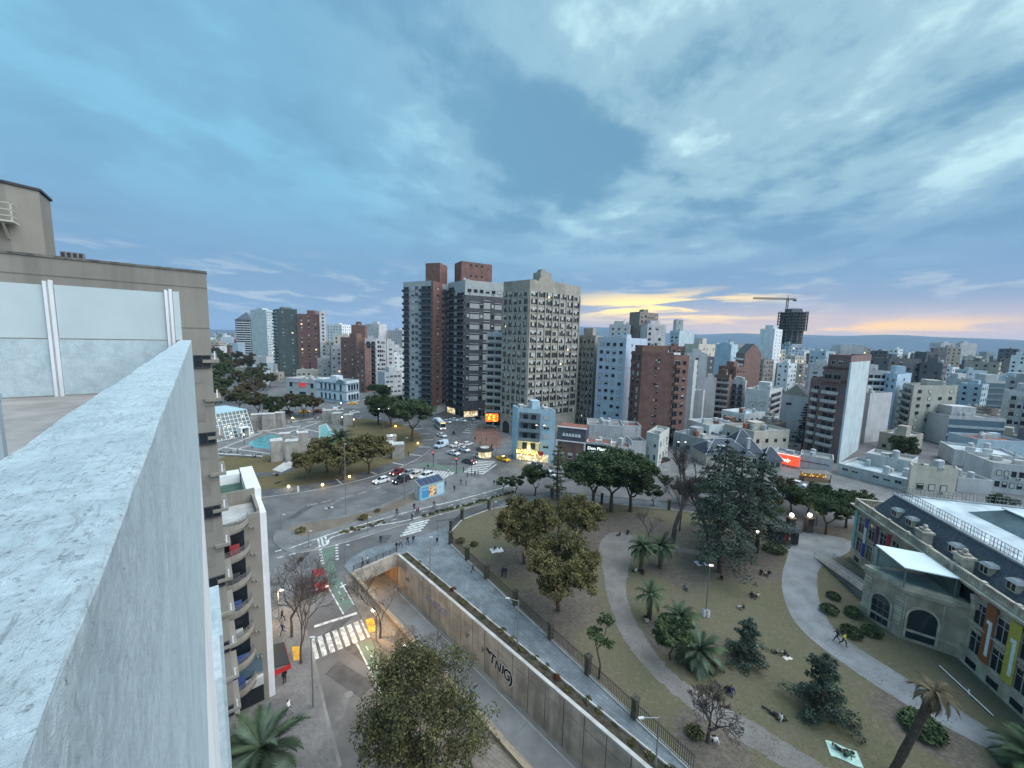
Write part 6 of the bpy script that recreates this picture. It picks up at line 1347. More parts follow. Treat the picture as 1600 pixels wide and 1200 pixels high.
PR_['brown2'] = broad(7, 11, 2.8, 5.2, 7.2, 3.0, 34, 8, 28, 0.34, [OLIVE[2], BROWNL[0], DGREEN[0]], 0.28, bare=0.1)
PR_['near'] = broad(8, 12, 4.0, 5.6, 8.4, 4.2, 62, 12, 60, 0.12, [leafm('leaf_street', (0.10,0.10,0.042), (0.07,0.074,0.034)), leafm('leaf_street_light', (0.14,0.13,0.058)), leafm('leaf_street_dark', (0.052,0.06,0.03))], 0.30, bare=0.20)
PR_['slender'] = broad(9, 8, 3.4, 1.9, 5.9, 2.0, 12, 6, 16, 0.16, DGREEN, 0.1)
PR_['darkcone'] = cedarfn(11, 14, 3.2, 1.6, DGREEN, 12, 0.05, 0.28, 30, 0.25, 0.6)
PR_['cedar1'] = cedarfn(12, 19, 6.2, 4.2, CEDAR, 19, 0.20, 0.21, 125, 0.42, 0.40, 1.6)
PR_['cedar2'] = cedarfn(13, 20, 6.6, 4.6, CEDAR, 19, 0.22, 0.21, 125, 0.45, 0.38, -1.2)
PR_['cedar3'] = cedarfn(14, 5.8, 2.9, 0.5, CEDAR, 13, 0.12, 0.13, 110, 0.14, 0.6)
PR_['araucaria'] = cedarfn(15, 17.5, 4.4, 2.0, CONIF, 17, 0.12, 0.34, 34, 0.3, 0.8)
for k in range(4): PR_['bare%d' % k] = (barefn(30+k, 9.5, 2.4, 0.78, 0.19, 8), None)
PR_['baretall'] = (barefn(41, 19, 3.2, 0.55, 0.36, 7, (0.14, 0.05)), None)
PR_['shrub'] = (barefn(44, 6, 0.7, 0.95, 0.11, 8), None)
bush_dark = bushfn(1, 1.0, DGREEN, 700, 0.14, 0.8, True); bush_loose = bushfn(2, 1.0, [OLIVE[0], DGREEN[0], OLIVE[1]], 320, 0.2); bush_red = bushfn(3, 1.0, [leafm('leaf_rust', (0.16,0.06,0.025)), leafm('leaf_red', (0.20,0.03,0.04)), OLIVE[0]], 300, 0.16)
# foreground
P_near = at(664, 1250)
t_ = thing('street_tree', 'big leafy street tree with bare upper twigs at the bottom of the picture', 'tree', (P_near.x, P_near.y, 0.13), 0.7, (1.0,1.0,1.0)); obj('trunk', PR_['near'][0], parent=t_); obj('crown', PR_['near'][1], parent=t_)
tree_at('bare_tree', 'bare street tree on the left pavement behind the red van', 'bare0', 456, 996, 1.18, 0.4)
tree_at('bare_tree', 'bare street tree by the yellow tile on the left pavement', 'bare1', 471, 1037, 1.12, 2.0)
tree_at('bare_tree', 'bare lamplit tree between the cycle lane and the underpass ramp', 'bare2', 594, 998, 1.02, 1.0)
tree_at('bare_tree', 'thin bare sapling on the earth strip beside the underpass ramp', 'bare3', 624, 1046, 0.55, 1.0)
tree_at('bare_tree', 'bare twiggy tree just behind the big leafy street tree', 'bare1', 690, 1085, 0.75, 4.0)
# plaza
tree_at('plaza_tree', 'small forked tree on the plaza lawn nearest the rounded balcony block', 'olive4', 480, 752, 1.05, 1.3)
tree_at('plaza_tree', 'wide olive tree on the plaza lawn beside the tall lamp post', 'olive3', 537, 750, 1.35, 0.2)
tree_at('plaza_tree', 'rightmost olive tree of the clump below the plaza palm', 'olive3', 577, 741, 1.45, 2.2)
tree_at('plaza_tree', 'olive tree hidden behind the plaza clump left of the palm', 'olive4', 512, 738, 1.35, 3.0)
tree_at('plaza_tree', 'dark round tree at the far edge of the plaza left of the big dark tree', 'green2', 591, 664, 1.25, 0.9)
tree_at('plaza_tree', 'big dark spreading tree on the plaza beside the bus', 'green1', 645, 690, 1.42, 0.5)
tree_at('plaza_tree', 'dark tree behind the big spreading plaza tree', 'green2', 612, 668, 1.2, 2.5)
for i, (x, y, k, s, l) in enumerate([(403,652,'brown2',0.95,'brown-green tree by the glass pavilion on the far plaza side'), (430,655,'green2',0.85,'dark green tree behind the concrete pillars of the plaza'), (452,650,'brown1',0.9,'thin brown tree left of the signed house on the far plaza side'), (474,652,'brown2',0.9,'olive tree in front of the signed house'), (490,648,'brown1',0.75,'brown tree at the left corner of the white palace'), (600,628,'green2',0.8,'dark tree at the foot of the left twin tower'), (585,622,'green1',0.7,'dark tree right of the white corner palace'), (622,640,'green2',0.6,'small dark tree before the left twin tower shops')]):
    tree_at('plaza_edge_tree', l, k, x, y, s*1.15)
b_ = thing('rust_shrub', 'rust red shrub in front of the white corner palace', 'shrub', tuple(at(500, 644)), 0, (3.2,3.2,1.8)); obj('foliage', bush_red, parent=b_)
AVT = [(333,646,0.95),(345,630,1.0),(333,612,1.05),(374,643,0.8),(386,630,0.85),(400,622,0.9),(376,611,1.0),(397,603,1.0),(350,596,1.1),(412,610,0.85),(364,588,1.1),(386,584,1.1),(333,584,1.15),(352,573,1.1),(372,568,1.1),(394,573,1.1),(338,562,1.2),(422,606,0.75),(412,590,0.9),(360,557,1.2),(384,557,1.1),(342,549,1.2),(372,548,1.2),(402,563,1.0)]
ordw = ['first','second','third','fourth','fifth','sixth','seventh','eighth','ninth','tenth','eleventh','twelfth','thirteenth','fourteenth','fifteenth','sixteenth','seventeenth','eighteenth','nineteenth','twentieth']
ordw += ['twenty-%s' % w_ for w_ in ordw[:9]] + ['thirtieth'] + ['thirty-%s' % w_ for w_ in ordw[:9]] + ['fortieth'] + ['forty-%s' % w_ for w_ in ordw[:9]]
for i, (x, y, s) in enumerate(sorted(AVT, key=lambda q: -q[1])):
    tree_at('avenue_tree', '%s nearest of the bushy avenue trees behind the glass pavilion' % ordw[i], rnd.choice(['brown1','brown2','brown2','green2']), x, y, s*1.3, group='avenue trees at far left')
# park
tree_at('park_tree', 'olive park tree with a slanting trunk nearest the fence corner', 'olive1', 820, 882, 0.98, 0.6)
tree_at('park_tree', 'large round olive tree beside the dirt path', 'olive2', 873, 956, 0.98, 1.9)
tree_at('park_tree', 'olive tree behind the large round olive tree', 'olive1', 903, 858, 0.82, 3.3)
for i, (x, y, k, s, l) in enumerate([(925,797,'green1',1.20,'left tree of the dark green group at the far park edge'), (955,800,'green1',1.30,'middle tree of the dark green group at the far park edge'), (985,800,'green2',1.26,'right tree of the dark green group at the far park edge'), (870,776,'darkcone',0.98,'dark upright tree before the brown mansard house'), (836,776,'green3',1.05,'dark tree left of the upright tree by the slip road'), (806,772,'green3',0.62,'small green street tree at the tip of the walkway'), (786,768,'green3',0.5,'smallest street tree at the corner of the plaza island'), (1290,836,'green1',0.72,'spreading dark tree left of the museum corner'), (1322,826,'green1',0.72,'tree touching the left corner of the museum'), (1262,808,'green3',0.9,'tree behind the lit park gate'), (1236,800,'green2',0.6,'low tree over the road left of the park gate'), (1196,806,'brown2',0.62,'olive tree between cedars and road'), (1408,724,'green2',0.9,'dark round tree behind the cream two-storey house'), (1175,790,'green3',0.9,'small tree by the road behind the cedars'), (1345,800,'brown2',0.5,'low bushy tree before the grey row house'), (1040,770,'green3',0.6,'small tree at the street corner beside the cornice house'), (1560,812,'green2',0.55,'low dark tree behind the museum roof at right'), (1090,786,'brown2',0.6,'olive tree over the road left of the cedars'), (1222,784,'brown1',0.62,'thin brown tree over the road before the red sign shop'), (1148,782,'green3',0.8,'dark tree on the road side behind the tallest cedar'), (1278,796,'green2',0.6,'bushy tree before the flower stall'), (1306,812,'green3',0.9,'small tree between the spreading tree and the museum corner'), (1020,792,'green3',0.7,'small tree right of the dark green group'), (1068,790,'brown1',0.6,'thin brown tree behind the leaning bare tree'), (1205,826,'green3',0.7,'small tree left of the gate booth')]):
    tree_at('park_tree', l, k, x, y, s)
tree_at('cedar', 'front cedar of the park group with drooping grey-green branches', 'cedar1', 1124, 896, 0.95, 2.8)
tree_at('cedar', 'tallest cedar of the park group', 'cedar2', 1152, 872, 1.0, 0.3)
tree_at('cedar', 'right cedar of the park group, nearest the gate booth', 'cedar1', 1182, 864, 0.98, 1.2)
tree_at('cedar', 'rear cedar of the park group against the slate villa', 'cedar2', 1120, 846, 1.0, 4.0)
tree_at('conifer', 'tall dark conifer before the gabled beige block', 'araucaria', 1252, 705, 1.0, 0.0)
tree_at('conifer', 'small bushy cedar on the lawn left of the curved asphalt path', 'cedar3', 1165, 1032, 0.95, 0.4)
tree_at('conifer', 'dark bushy cedar on the lawn nearest the museum path', 'cedar3', 1280, 1114, 1.15, 2.0)
tree_at('bare_tree', 'tall leaning bare tree behind the pair of palms', 'baretall', 1048, 862, 1.05, 0.2)
tree_at('bare_tree', 'tall bare tree with a thick trunk left of the cedars', 'baretall', 1106, 866, 0.78, 1.7)
tree_at('bare_tree', 'bare tree over the far park fence', 'bare3', 1062, 830, 1.3, 1.7)
tree_at('bare_tree', 'bare tree beside the pair of palms', 'bare2', 1012, 848, 0.7, 0.5)
tree_at('bare_tree', 'low wide bare tree near the bottom of the lawn', 'shrub', 1106, 1162, 1.0, 0.5)
tree_at('slender_tree', 'young twin-stem tree inside the fence left of the dirt path', 'slender', 936, 1062, 1.05, 0.9)
tree_at('park_tree', 'small dark tree among the lower palms', 'green3', 1047, 1032, 0.72, 0.9)
tree_at('bare_tree', 'grey bare tree behind the olive park trees', 'bare0', 872, 838, 1.0, 0.5)
# palms: fronds are parts
def frondfn(L, mats, seed, droop=0.5, nl=26):
    r = random.Random(seed); mb = MB(); pts = []
    for k in range(nl+1):
        t = k/nl; pts.append(Vector((L*t*(1-0.18*t), 0, L*(0.42*t - droop*t*t))))
    mb.path(pts[::3], [0.045*(1-k/9)+0.012 for k in range(len(pts[::3]))], n=4, mi=0)
    for k in range(2, nl+1):
        t = k/nl; w_ = L*0.145*(sin(pi*min(1, 0.12+t*0.9)))+0.06; d = (pts[k]-pts[k-1]).normalized()
        for s in (-1, 1):
            tip = pts[k] + Vector((w_*1.15, s*w_, -w_*0.3 + r.uniform(-.06,.06))); wd = d*0.075
            mb.poly([pts[k]-wd, pts[k]+wd, tip], 0)
    return mb.mesh('frond', mats)
PALM = leafm('leaf_palm', (0.085,0.115,0.06), (0.05,0.075,0.042)); PALMD = leafm('leaf_palm_dry', (0.125,0.10,0.062), (0.085,0.07,0.045)); PALMG = leafm('leaf_palm_grey', (0.12,0.16,0.11), (0.07,0.10,0.07))
PALMK = leafm('leaf_palm_dark', (0.038,0.055,0.034))
FR = [frondfn(3.3, [PALM], 1), frondfn(3.3, [PALM], 2, 0.62), frondfn(3.3, [PALMG], 3, 0.55), frondfn(2.2, [PALMD], 4, 0.9), frondfn(3.3, [PALMK], 5, 0.58)]
def palm(label, p, th, s=1.0, n=34, fr=(0,1,4), dead=6, r0=0.32, lean=(0,0), skirt=False):
    r = random.Random(int(p[0]*31+p[1]*7)); t = thing('palm_tree', label, 'palm', (p[0], p[1], 0.13), r.uniform(0,6.28))
    top = Vector((lean[0], lean[1], th)); tb = MB(); ps = [lerp(Vector((0,0,0)), top, k/7)+Vector((0,0,0)) for k in range(8)]
    tb.path(ps, [r0*1.15]+[r0*(1.0+0.08*(k%2)) for k in range(5)]+[r0*1.25, r0*0.8], n=8); obj('trunk', tb, BARK, parent=t)
    for k in range(n):
        a = k*2.399; el = 1.25 - 1.75*(k/n)**0.8; obj('frond', FR[r.choice(fr)], parent=t, loc=top, rot=(0, -el+0.25, a), scale=s*r.uniform(0.85,1.1))
    for k in range(dead): obj('frond', FR[3], parent=t, loc=top-Vector((0,0,0.2)), rot=(0, 0.9+r.uniform(0,.4), r.uniform(0,6.28)), scale=s*r.uniform(0.6,0.9))
    return t
q = at(533, 741); palm('tall palm rising out of the olive clump on the plaza', q, 9.8, 1.45, 40, (0,1,4), 5)
q = at(1001, 894); palm('left palm of the pair before the leaning bare tree', q, 4.4, 0.95, 34)
q = at(1031, 889); palm('right palm of the pair before the leaning bare tree', q, 4.0, 0.95, 34)
q = at(1014, 968); palm('sparse yellowing palm beside the dirt path', q, 3.6, 0.85, 22, (0,1), 10)
q = at(1060, 988); palm('middle palm of the lower park group', q, 2.0, 0.95, 32)
q = at(1091, 1038); palm('lowest and fullest palm of the park group', q, 1.6, 1.1, 40, (0,2,4), 4)
q = at(408, 1172, 4.6); palm('grey-green palm on the pavement at the bottom left', q, 4.6, 1.2, 40, (0,2,4), 8, 0.35)
q = at(1630, 1225); palm('palm whose fronds enter at the bottom right corner', q, 1.4, 1.35, 44, (0,1), 4)
q = at(1393, 1212); palm('tall palm with a dry brown crown before the museum', q, 9.3, 0.85, 24, (3,), 14, 0.29, (1.6,-0.2))
# round clipped bushes and other shrubs
for i, (x, y, s, l) in enumerate([(1295,958,1.0,'clipped bush farthest left on the museum lawn'), (1333,963,1.0,'clipped bush nearest the museum bay arch'), (1330,994,1.05,'clipped bush beside the asphalt path and the walkers'), (1362,993,1.0,'rightmost clipped bush on the museum lawn'), (1440,1142,1.7,'wide dark bush behind the dry palm'), (1302,936,0.8,'flat bush at the top of the museum lawn'), (1210,862,1.6,'dark low shrub under the right cedar')]):
    p = at(x, y); b_ = thing('clipped_bush', l, 'bush', (p.x, p.y, 0.14), i, (s*1.2, s*1.05, s*1.3 if s < 1.2 else s*0.8)); obj('foliage', bush_dark, parent=b_)
for i, (x, y, s, l) in enumerate([(568,812,1.1,'leafy bush on the earth strip of the plaza island'), (470,832,1.0,'scrubby bush at the left tip of the plaza island'), (720,848,0.9,'small bush inside the fence corner'), (741,853,0.8,'second small bush inside the fence corner'), (1085,1150,0.9,'low bush left of the low bare tree'), (590,800,0.7,'low bush on the earth strip near the kerb')]):
    p = at(x, y); b_ = thing('bush', l, 'bush', (p.x, p.y, 0.13), i, s); obj('foliage', bush_loose, parent=b_)
for i in range(30):
    s_ = 1.0 + i*1.85 + rnd.uniform(-.3,.3); p = TB + TDIR*s_ - nrm*rnd.uniform(0.95,1.5); k = rnd.uniform(0.28,0.5)
    nm = i % 11 == 7
    b_ = thing('planter_shrub', 'rust-red shrub in the underpass wall planter, %s from the railing end' % ordw[i] if nm else 'low green shrub in the underpass wall planter, %s from the railing end' % ordw[i], 'shrub', (p.x, p.y, 0.18), i, (k*1.3,k,k*(1.3 if nm else 0.9)), 'red planter shrubs on the underpass wall' if nm else 'shrubs in the underpass planter'); obj('foliage', bush_red if nm else bush_loose, parent=b_)
for i in range(26):
    t = i/25; p = lerp(at(664,807), at(800,771), t) + Vector((rnd.uniform(-.3,.3), rnd.uniform(-.4,.4), 0.13)); b_ = thing('bed_shrub', 'dark shrub in the slip road bed, %s from the shelter end' % ordw[i], 'shrub', tuple(p), i, rnd.uniform(0.35,0.55), 'shrubs in the slip road bed'); obj('foliage', bush_dark, parent=b_)
for i in range(20):
    p = lerp(lerp(at(530,838), at(600,820), i/19), lerp(at(535,830), at(602,814), i/19), rnd.random()); b_ = thing('bed_shrub', 'small tuft in the earth bed of the plaza island, %s from the left' % ordw[i], 'shrub', (p.x, p.y, 0.13), i, rnd.uniform(0.25,0.4), 'tufts in the island bed'); obj('foliage', bush_loose, parent=b_)
# fallen-leaf and grass texture: blades as one uncountable mass near the paths
gl = Leaves(); r = random.Random(77)
for k in range(9000):
    x, y = r.uniform(700,1600), r.uniform(800,1210)
    p = at(x, y); p = Vector((p.x, p.y, 0.16))
    if not (geometry.intersect_point_quad_2d(p.xy, *[q.xy for q in px([(704,850),(862,785),(1260,835),(1600,1250)])]) or geometry.intersect_point_quad_2d(p.xy, *[q.xy for q in px([(704,850),(1600,1250),(1300,1250),(1085,1205)])])): continue
    gl.add(p, 0.09, r, 2.5)
obj('lawn_litter', gl.mesh('lawn_litter', [PALMD, OLIVE[0], OLIVE[1]]), label='dry leaves and grass tufts scattered on the park lawn', cat='litter', kind='stuff')
# park fence with brick pillars
fps = px([(862,779),(764,797),(722,813),(704,832),(704,851),(760,905),(860,1000),(1085,1212)])
fn = thing('park_fence', 'dark iron park fence with brick pillars along the walkway', 'fence')
pil = MB().box(-0.28,-0.28,0,0.28,0.28,2.2).box(-0.36,-0.36,2.2,0.36,0.36,2.36).mesh('pillar', [mat('ivy_brick', (0.085,0.075,0.06), 0.95, col2=(0.04,0.05,0.03), scale=3)])
brl = MB(); 
for k in range(10): brl.box(k*0.1,-0.012,0.15,k*0.1+0.022,0.012,1.85)
brl.box(0,-0.02,0.2,1,0.02,0.25); brl.box(0,-0.02,1.65,1,0.02,1.7); brl = brl.mesh('railing', DARKM)
kb = MB()
for a, b in zip(fps, fps[1:]):
    d = b-a; L_ = d.length; ang = math.atan2(d.y, d.x); n_ = max(1, round(L_/7.5))
    for k in range(n_):
        p0, p1 = lerp(a,b,k/n_), lerp(a,b,(k+1)/n_); obj('pillar', pil, parent=fn, loc=(p0.x,p0.y,0.13), rot=ang); w_ = L_/n_
        m_ = max(1, round(w_/1.9))
        for j in range(m_): q = lerp(p0,p1,j/m_); obj('railing', brl, parent=fn, loc=(q.x,q.y,0.13), rot=ang, scale=(w_/m_,1,1))
    obj('kerb', MB().box(0,-0.15,0.132,L_,0.15,0.3), CONCL, parent=fn, loc=(a.x,a.y,0), rot=ang)
fps = px([(872,780),(940,787),(1045,797),(1130,808),(1222,831)]); fn2 = thing('far_park_fence', 'dark iron fence along the far side of the park', 'fence')
for a, b in zip(fps, fps[1:]):
    d = b-a; L_ = d.length; ang = math.atan2(d.y, d.x); m_ = max(1, round(L_/2.2))
    obj('pillar', pil, parent=fn2, loc=(a.x,a.y,0.13), rot=ang)
    for j in range(m_): q = lerp(a,b,j/m_); obj('railing', brl, parent=fn2, loc=(q.x,q.y,0.13), rot=ang, scale=(L_/m_,1,1))
    obj('kerb', MB().box(0,-0.15,0.132,L_,0.15,0.35), CONCL, parent=fn2, loc=(a.x,a.y,0), rot=ang)
# ------------------------------------------------------------------ plaza structures
PCON = mat('pillar_concrete', (0.36,0.335,0.30), 0.9, col2=(0.25,0.235,0.21), scale=0.5, streak=0.45, detail=7)
def pillar(label, x, y, w_, d_, h, rot):
    p = at(x, y); t = thing('concrete_pillar', label, 'pillar', (p.x, p.y, 0.17), rot, group='concrete pillars of the plaza')
    obj('base_block', MB().box(-w_/2,-d_/2,0,w_/2,d_/2,h*0.49), PCON, parent=t); obj('upper_block', MB().box(-w_/2+0.02,-d_/2+0.02,h*0.49+0.03,w_/2-0.02,d_/2-0.02,h*0.97), PCON, parent=t); obj('cap', MB().box(-w_/2-0.06,-d_/2-0.06,h*0.97+0.02,w_/2+0.06,d_/2+0.06,h+0.05), CONCL, parent=t)
for a in [(403,671,4.0,3.2,6.0,0.5,'left of the three far pillars behind the pool'), (421,672,4.0,3.2,6.4,0.3,'middle of the three far pillars behind the pool'), (437,668,3.4,3.0,6.0,0.2,'right of the three far pillars behind the pool'),
          (433,720,3.0,3.2,6.3,0.6,'front left pillar of the near pillar group by the pool'), (457,719,3.2,3.0,6.0,0.4,'front right pillar of the near pillar group by the pool'), (446,706,3.0,2.4,6.0,0.4,'rear left pillar of the near pillar group'), (474,704,3.0,3.0,6.0,0.5,'rear right pillar of the near pillar group'),
          (606,712,3.4,3.4,4.2,0.4,'left pillar of the pair nearest the ring road'), (622,715,3.6,3.4,4.4,0.4,'right pillar of the pair nearest the ring road'), (612,700,3.0,3.0,4.2,0.4,'rear pillar behind the pair nearest the ring road'),
          (512,659,3.4,3.2,5.0,0.2,'pillar in front of the white palace, left one'), (528,662,3.6,3.2,4.6,0.2,'pillar in front of the white palace, middle one'), (545,664,3.4,3.2,4.4,0.2,'pillar in front of the white palace, right one')]:
    pillar('concrete plaza pillar, ' + a[6], *a[:6])
rl = MB()
# glass pavilion: leaning white lattice
g0, g1 = at(333,692), at(397,679); u = (g1-g0); u.z = 0; L_ = u.length; ang = math.atan2(u.y, u.x)
gp_ = thing('glass_pavilion', 'slanted glass pavilion with a white lattice and lit shelves on the plaza', 'pavilion', (g0.x, g0.y, 0.2), ang)
def gq(a, b, off=0.0): z = b*9.0; return Vector((a*L_*(1-0.06*b), 2.6*b - off, z))
LAT = WHITE
for k in range(11): obj('lattice_bar', MB().tube(gq(k/10,0), gq(k/10,1), 0.12, n=5), LAT, parent=gp_)
for k in range(8): obj('lattice_bar', MB().tube(gq(0,k/7), gq(1,k/7), 0.10, n=5), LAT, parent=gp_)
GPN = mat('pavilion_glass', (0.06,0.10,0.09), 0.15, var=0.3, scale=0.7, spec=0.6)
r = random.Random(6)
LITP = glow('pavilion_light', (0.95,1.0,0.82), 0.8)
for i in range(10):
    for j in range(7):
        f = 0.03; q = MB(); q.poly([gq((i+f)/10,(j+f)/7,-0.08), gq((i+1-f)/10,(j+f)/7,-0.08), gq((i+1-f)/10,(j+1-f)/7,-0.08), gq((i+f)/10,(j+1-f)/7,-0.08)]); obj('pane', q, GPN, parent=gp_)
        if r.random() < 0.30 and j < 6: c = gq((i+0.5)/10,(j+0.45)/7,0.06); obj('light_fitting', MB().ball((0,0,0),0.28,0.2,0.16,n=7,m=4).mesh('light_fitting', LITP), parent=gp_, loc=c)
obj('roof', MB().hexa([(0,2.5,9.0),(L_*0.95,2.5,9.0),(L_*0.9,15,9.3),(0,15,9.3)], [(0,2.5,9.2),(L_*0.95,2.5,9.2),(L_*0.9,15,9.5),(0,15,9.5)]), mat('pavilion_roof', (0.38,0.52,0.57), 0.5, var=0.08, scale=0.4), parent=gp_)
obj('side_wall', MB().hexa([(L_-0.3,0.2,0),(L_,0.2,0),(L_,15,0),(L_-0.3,15,0)], [(L_*0.94-0.3,2.6,9.0),(L_*0.94,2.6,9.0),(L_*0.9,15,9.3),(L_*0.9-0.3,15,9.3)]), GPN, parent=gp_)
obj('portal', MB().box(L_*0.60,-1.6,0,L_*0.64,0.6,3.2).box(L_*0.80,-1.6,0,L_*0.84,0.6,3.2).box(L_*0.60,-1.6,3.2,L_*0.84,0.6,3.5), WHITE, parent=gp_)
p = at(499,689); pz_ = thing('glass_prism', 'turquoise glass prism skylight on the plaza court', 'skylight', (p.x, p.y, 0.2), 0.2)
TQ = mat('turquoise_glass', (0.24,0.50,0.50), 0.2, var=0.12, scale=0.4, spec=0.6)
pm = MB(); b = [(0,0,0),(4.6,-0.8,0),(5.0,3.2,0),(0.4,4.0,0)]; tp = [(0.0,0.2,5.2),(2.0,1.6,5.6)]
pm.poly([b[0],b[1],tp[1],tp[0]]); pm.poly([b[1],b[2],tp[1]]); pm.poly([b[2],b[3],tp[0],tp[1]]); pm.poly([b[3],b[0],tp[0]]); obj('glazing', pm, TQ, parent=pz_); obj('frame_edge', MB().tube(b[0],tp[0],0.1,n=4).tube(b[1],tp[1],0.1,n=4).tube(tp[0],tp[1],0.1,n=4).tube(b[2],tp[1],0.1,n=4), WHITE, parent=pz_)
for i, (x0, y0, x1, y1) in enumerate([(340,712,410,716),(402,677,470,668),(480,662,545,658),(440,664,490,656)]):
    a, b = at(x0,y0), at(x1,y1); d = b-a; t = thing('plaza_bench_wall', 'low pale bench wall at the %s of the plaza court' % ['near side','far left side','far right side','back'][i], 'bench', (a.x,a.y,0.2), math.atan2(d.y,d.x)); obj('seat_slab', MB().box(0,-0.4,0.38,d.length,0.4,0.5), CONCL, parent=t); obj('plinth', MB().box(0.1,-0.3,0,d.length-0.1,0.3,0.38), PCON, parent=t)
# advertising shelter with solar panels
p0, p1 = at(657,783), at(694,772); d = p1-p0; ang = math.atan2(d.y,d.x); L_ = d.length
sh = thing('solar_shelter', 'blue advertising shelter with solar panels on its roof beside the crossing', 'shelter', (p0.x,p0.y,0.13), ang)
SB = paint((0.28,0.52,0.62)); obj('wall', MB().box(0,0,0,L_,0.25,3.2), SB, parent=sh); obj('end_wall', MB().box(-0.2,0.25,0,0.0,2.4,3.0), wallm((0.5,0.52,0.52)), parent=sh); obj('end_wall', MB().box(L_,0.25,0,L_+0.2,2.4,3.0), SB, parent=sh)
rf = MB().hexa([(-0.2,0,3.21),(L_+0.2,0,3.21),(L_+0.2,2.6,4.1),(-0.2,2.6,4.1)], [(-0.2,0,3.32),(L_+0.2,0,3.32),(L_+0.2,2.6,4.21),(-0.2,2.6,4.21)]); obj('roof', rf, METAL, parent=sh)
for k in range(5):
    x0, x1 = 0.1+k*(L_-0.2)/5+0.06, 0.1+(k+1)*(L_-0.2)/5-0.06; obj('solar_panel', MB().hexa([(x0,0.2,3.40),(x1,0.2,3.40),(x1,2.4,4.16),(x0,2.4,4.16)], [(x0,0.2,3.44),(x1,0.2,3.44),(x1,2.4,4.20),(x0,2.4,4.20)]), mat('solar_cell', (0.035,0.05,0.10), 0.25, var=0.1, spec=0.6), parent=sh)
AD_ = mat('ad_print', (0.5,0.3,0.15), 0.5, var=0); na_ = NB(AD_.node_tree); gg = na_.n('ShaderNodeTexCoord').outputs['Object']; nz = na_.n('ShaderNodeTexNoise', i_Vector=gg, i_Scale=1.4, i_Detail=3.0, i_Distortion=1.5)
na_.link(na_.ramp(nz.outputs[0], [(0.36,(0.05,0.03,0.03)),(0.46,(0.65,0.22,0.05)),(0.55,(0.85,0.5,0.2)),(0.66,(0.7,0.62,0.5))]), AD_.node_tree.nodes['Principled BSDF'].inputs['Base Color'])
obj('advert', MB().box(L_*0.34,-0.03,0.35,L_*0.66,0,2.9), AD_, parent=sh); obj('advert', MB().box(L_*0.05,-0.02,0.35,L_*0.33,0,2.9), paint((0.06,0.28,0.50)), parent=sh); obj('advert', MB().box(L_*0.67,-0.02,0.35,L_*0.96,0,2.9), paint((0.42,0.60,0.68)), parent=sh)
text('NUEVO', 0.42, WHITE, sh, (L_*0.19,-0.03,2.3), (pi/2,0,0), 0.005); text('hoy', 0.5, paint((0.06,0.28,0.50)), sh, (L_*0.82,-0.03,2.0), (pi/2,0,0), 0.005)
# round news kiosk
p = at(757,715); nk = thing('news_kiosk', 'round news kiosk with a dark roof on the red-paved corner', 'kiosk', (p.x,p.y,0.13))
obj('body', MB().tube((0,0,0),(0,0,2.5),2.3,n=14), wallm((0.45,0.40,0.30)), parent=nk); obj('roof', MB().tube((0,0,2.5),(0,0,2.75),2.9,2.9,n=14).tube((0,0,2.75),(0,0,3.2),2.6,1.2,n=14), DARKM, parent=nk); obj('roof_rim', MB().tube((0,0,3.2),(0,0,3.3),1.5,n=12), CONCL, parent=nk)
for k in range(4): a = -2.2+k*0.5; obj('lit_window', MB().box(-0.5,-0.06,0.5,0.5,0.06,2.2), SHOPG, parent=nk, loc=(2.28*cos(a),2.28*sin(a),0), rot=a+pi/2)
# park gate booth and gate
p = at(1222,846); bt = thing('gate_booth', 'dark booth with a red panel by the park gate', 'booth', (p.x,p.y,0.14), -0.1)
obj('wall', MB().box(-2.2,-1.2,0,2.2,1.2,2.5), wallm((0.05,0.05,0.055)), parent=bt); obj('roof', MB().hexa([(-2.6,-1.6,2.5),(2.6,-1.6,2.5),(2.6,1.6,2.5),(-2.6,1.6,2.5)],[(-1.8,-0.8,3.1),(1.8,-0.8,3.1),(1.8,0.8,3.1),(-1.8,0.8,3.1)]), wallm((0.06,0.065,0.075)), parent=bt); obj('red_panel', MB().box(-0.4,-1.26,0.5,0.6,-1.2,1.9), paint((0.28,0.03,0.03)), parent=bt)
def lampglobe(label, x, y, h, globe=0.32, m=None, watts=0, col=(1,0.85,0.6), name='globe_lamp', pw=0.06, z=0.13):
    p = at(x, y); t = thing(name, label, 'lamp', (p.x,p.y,z)); obj('post', MB().tube((0,0,0),(0,0,h),pw*1.6,pw,n=6), DARKM, parent=t); obj('globe', MB().ball((0,0,h+globe*0.8),globe,n=9,m=6), m or BULB, parent=t, smooth=True); obj('foot', MB().tube((0,0,0),(0,0,0.35),pw*2.6,pw*2,n=7), DARKM, parent=t)
    if watts:
        l = bpy.data.lights.new('lamp_light', 'POINT'); l.energy = watts; l.color = col; l.shadow_soft_size = globe*1.2; obj('lamp_light', l, parent=t, loc=(0,0,h+globe*2.2))
    return t
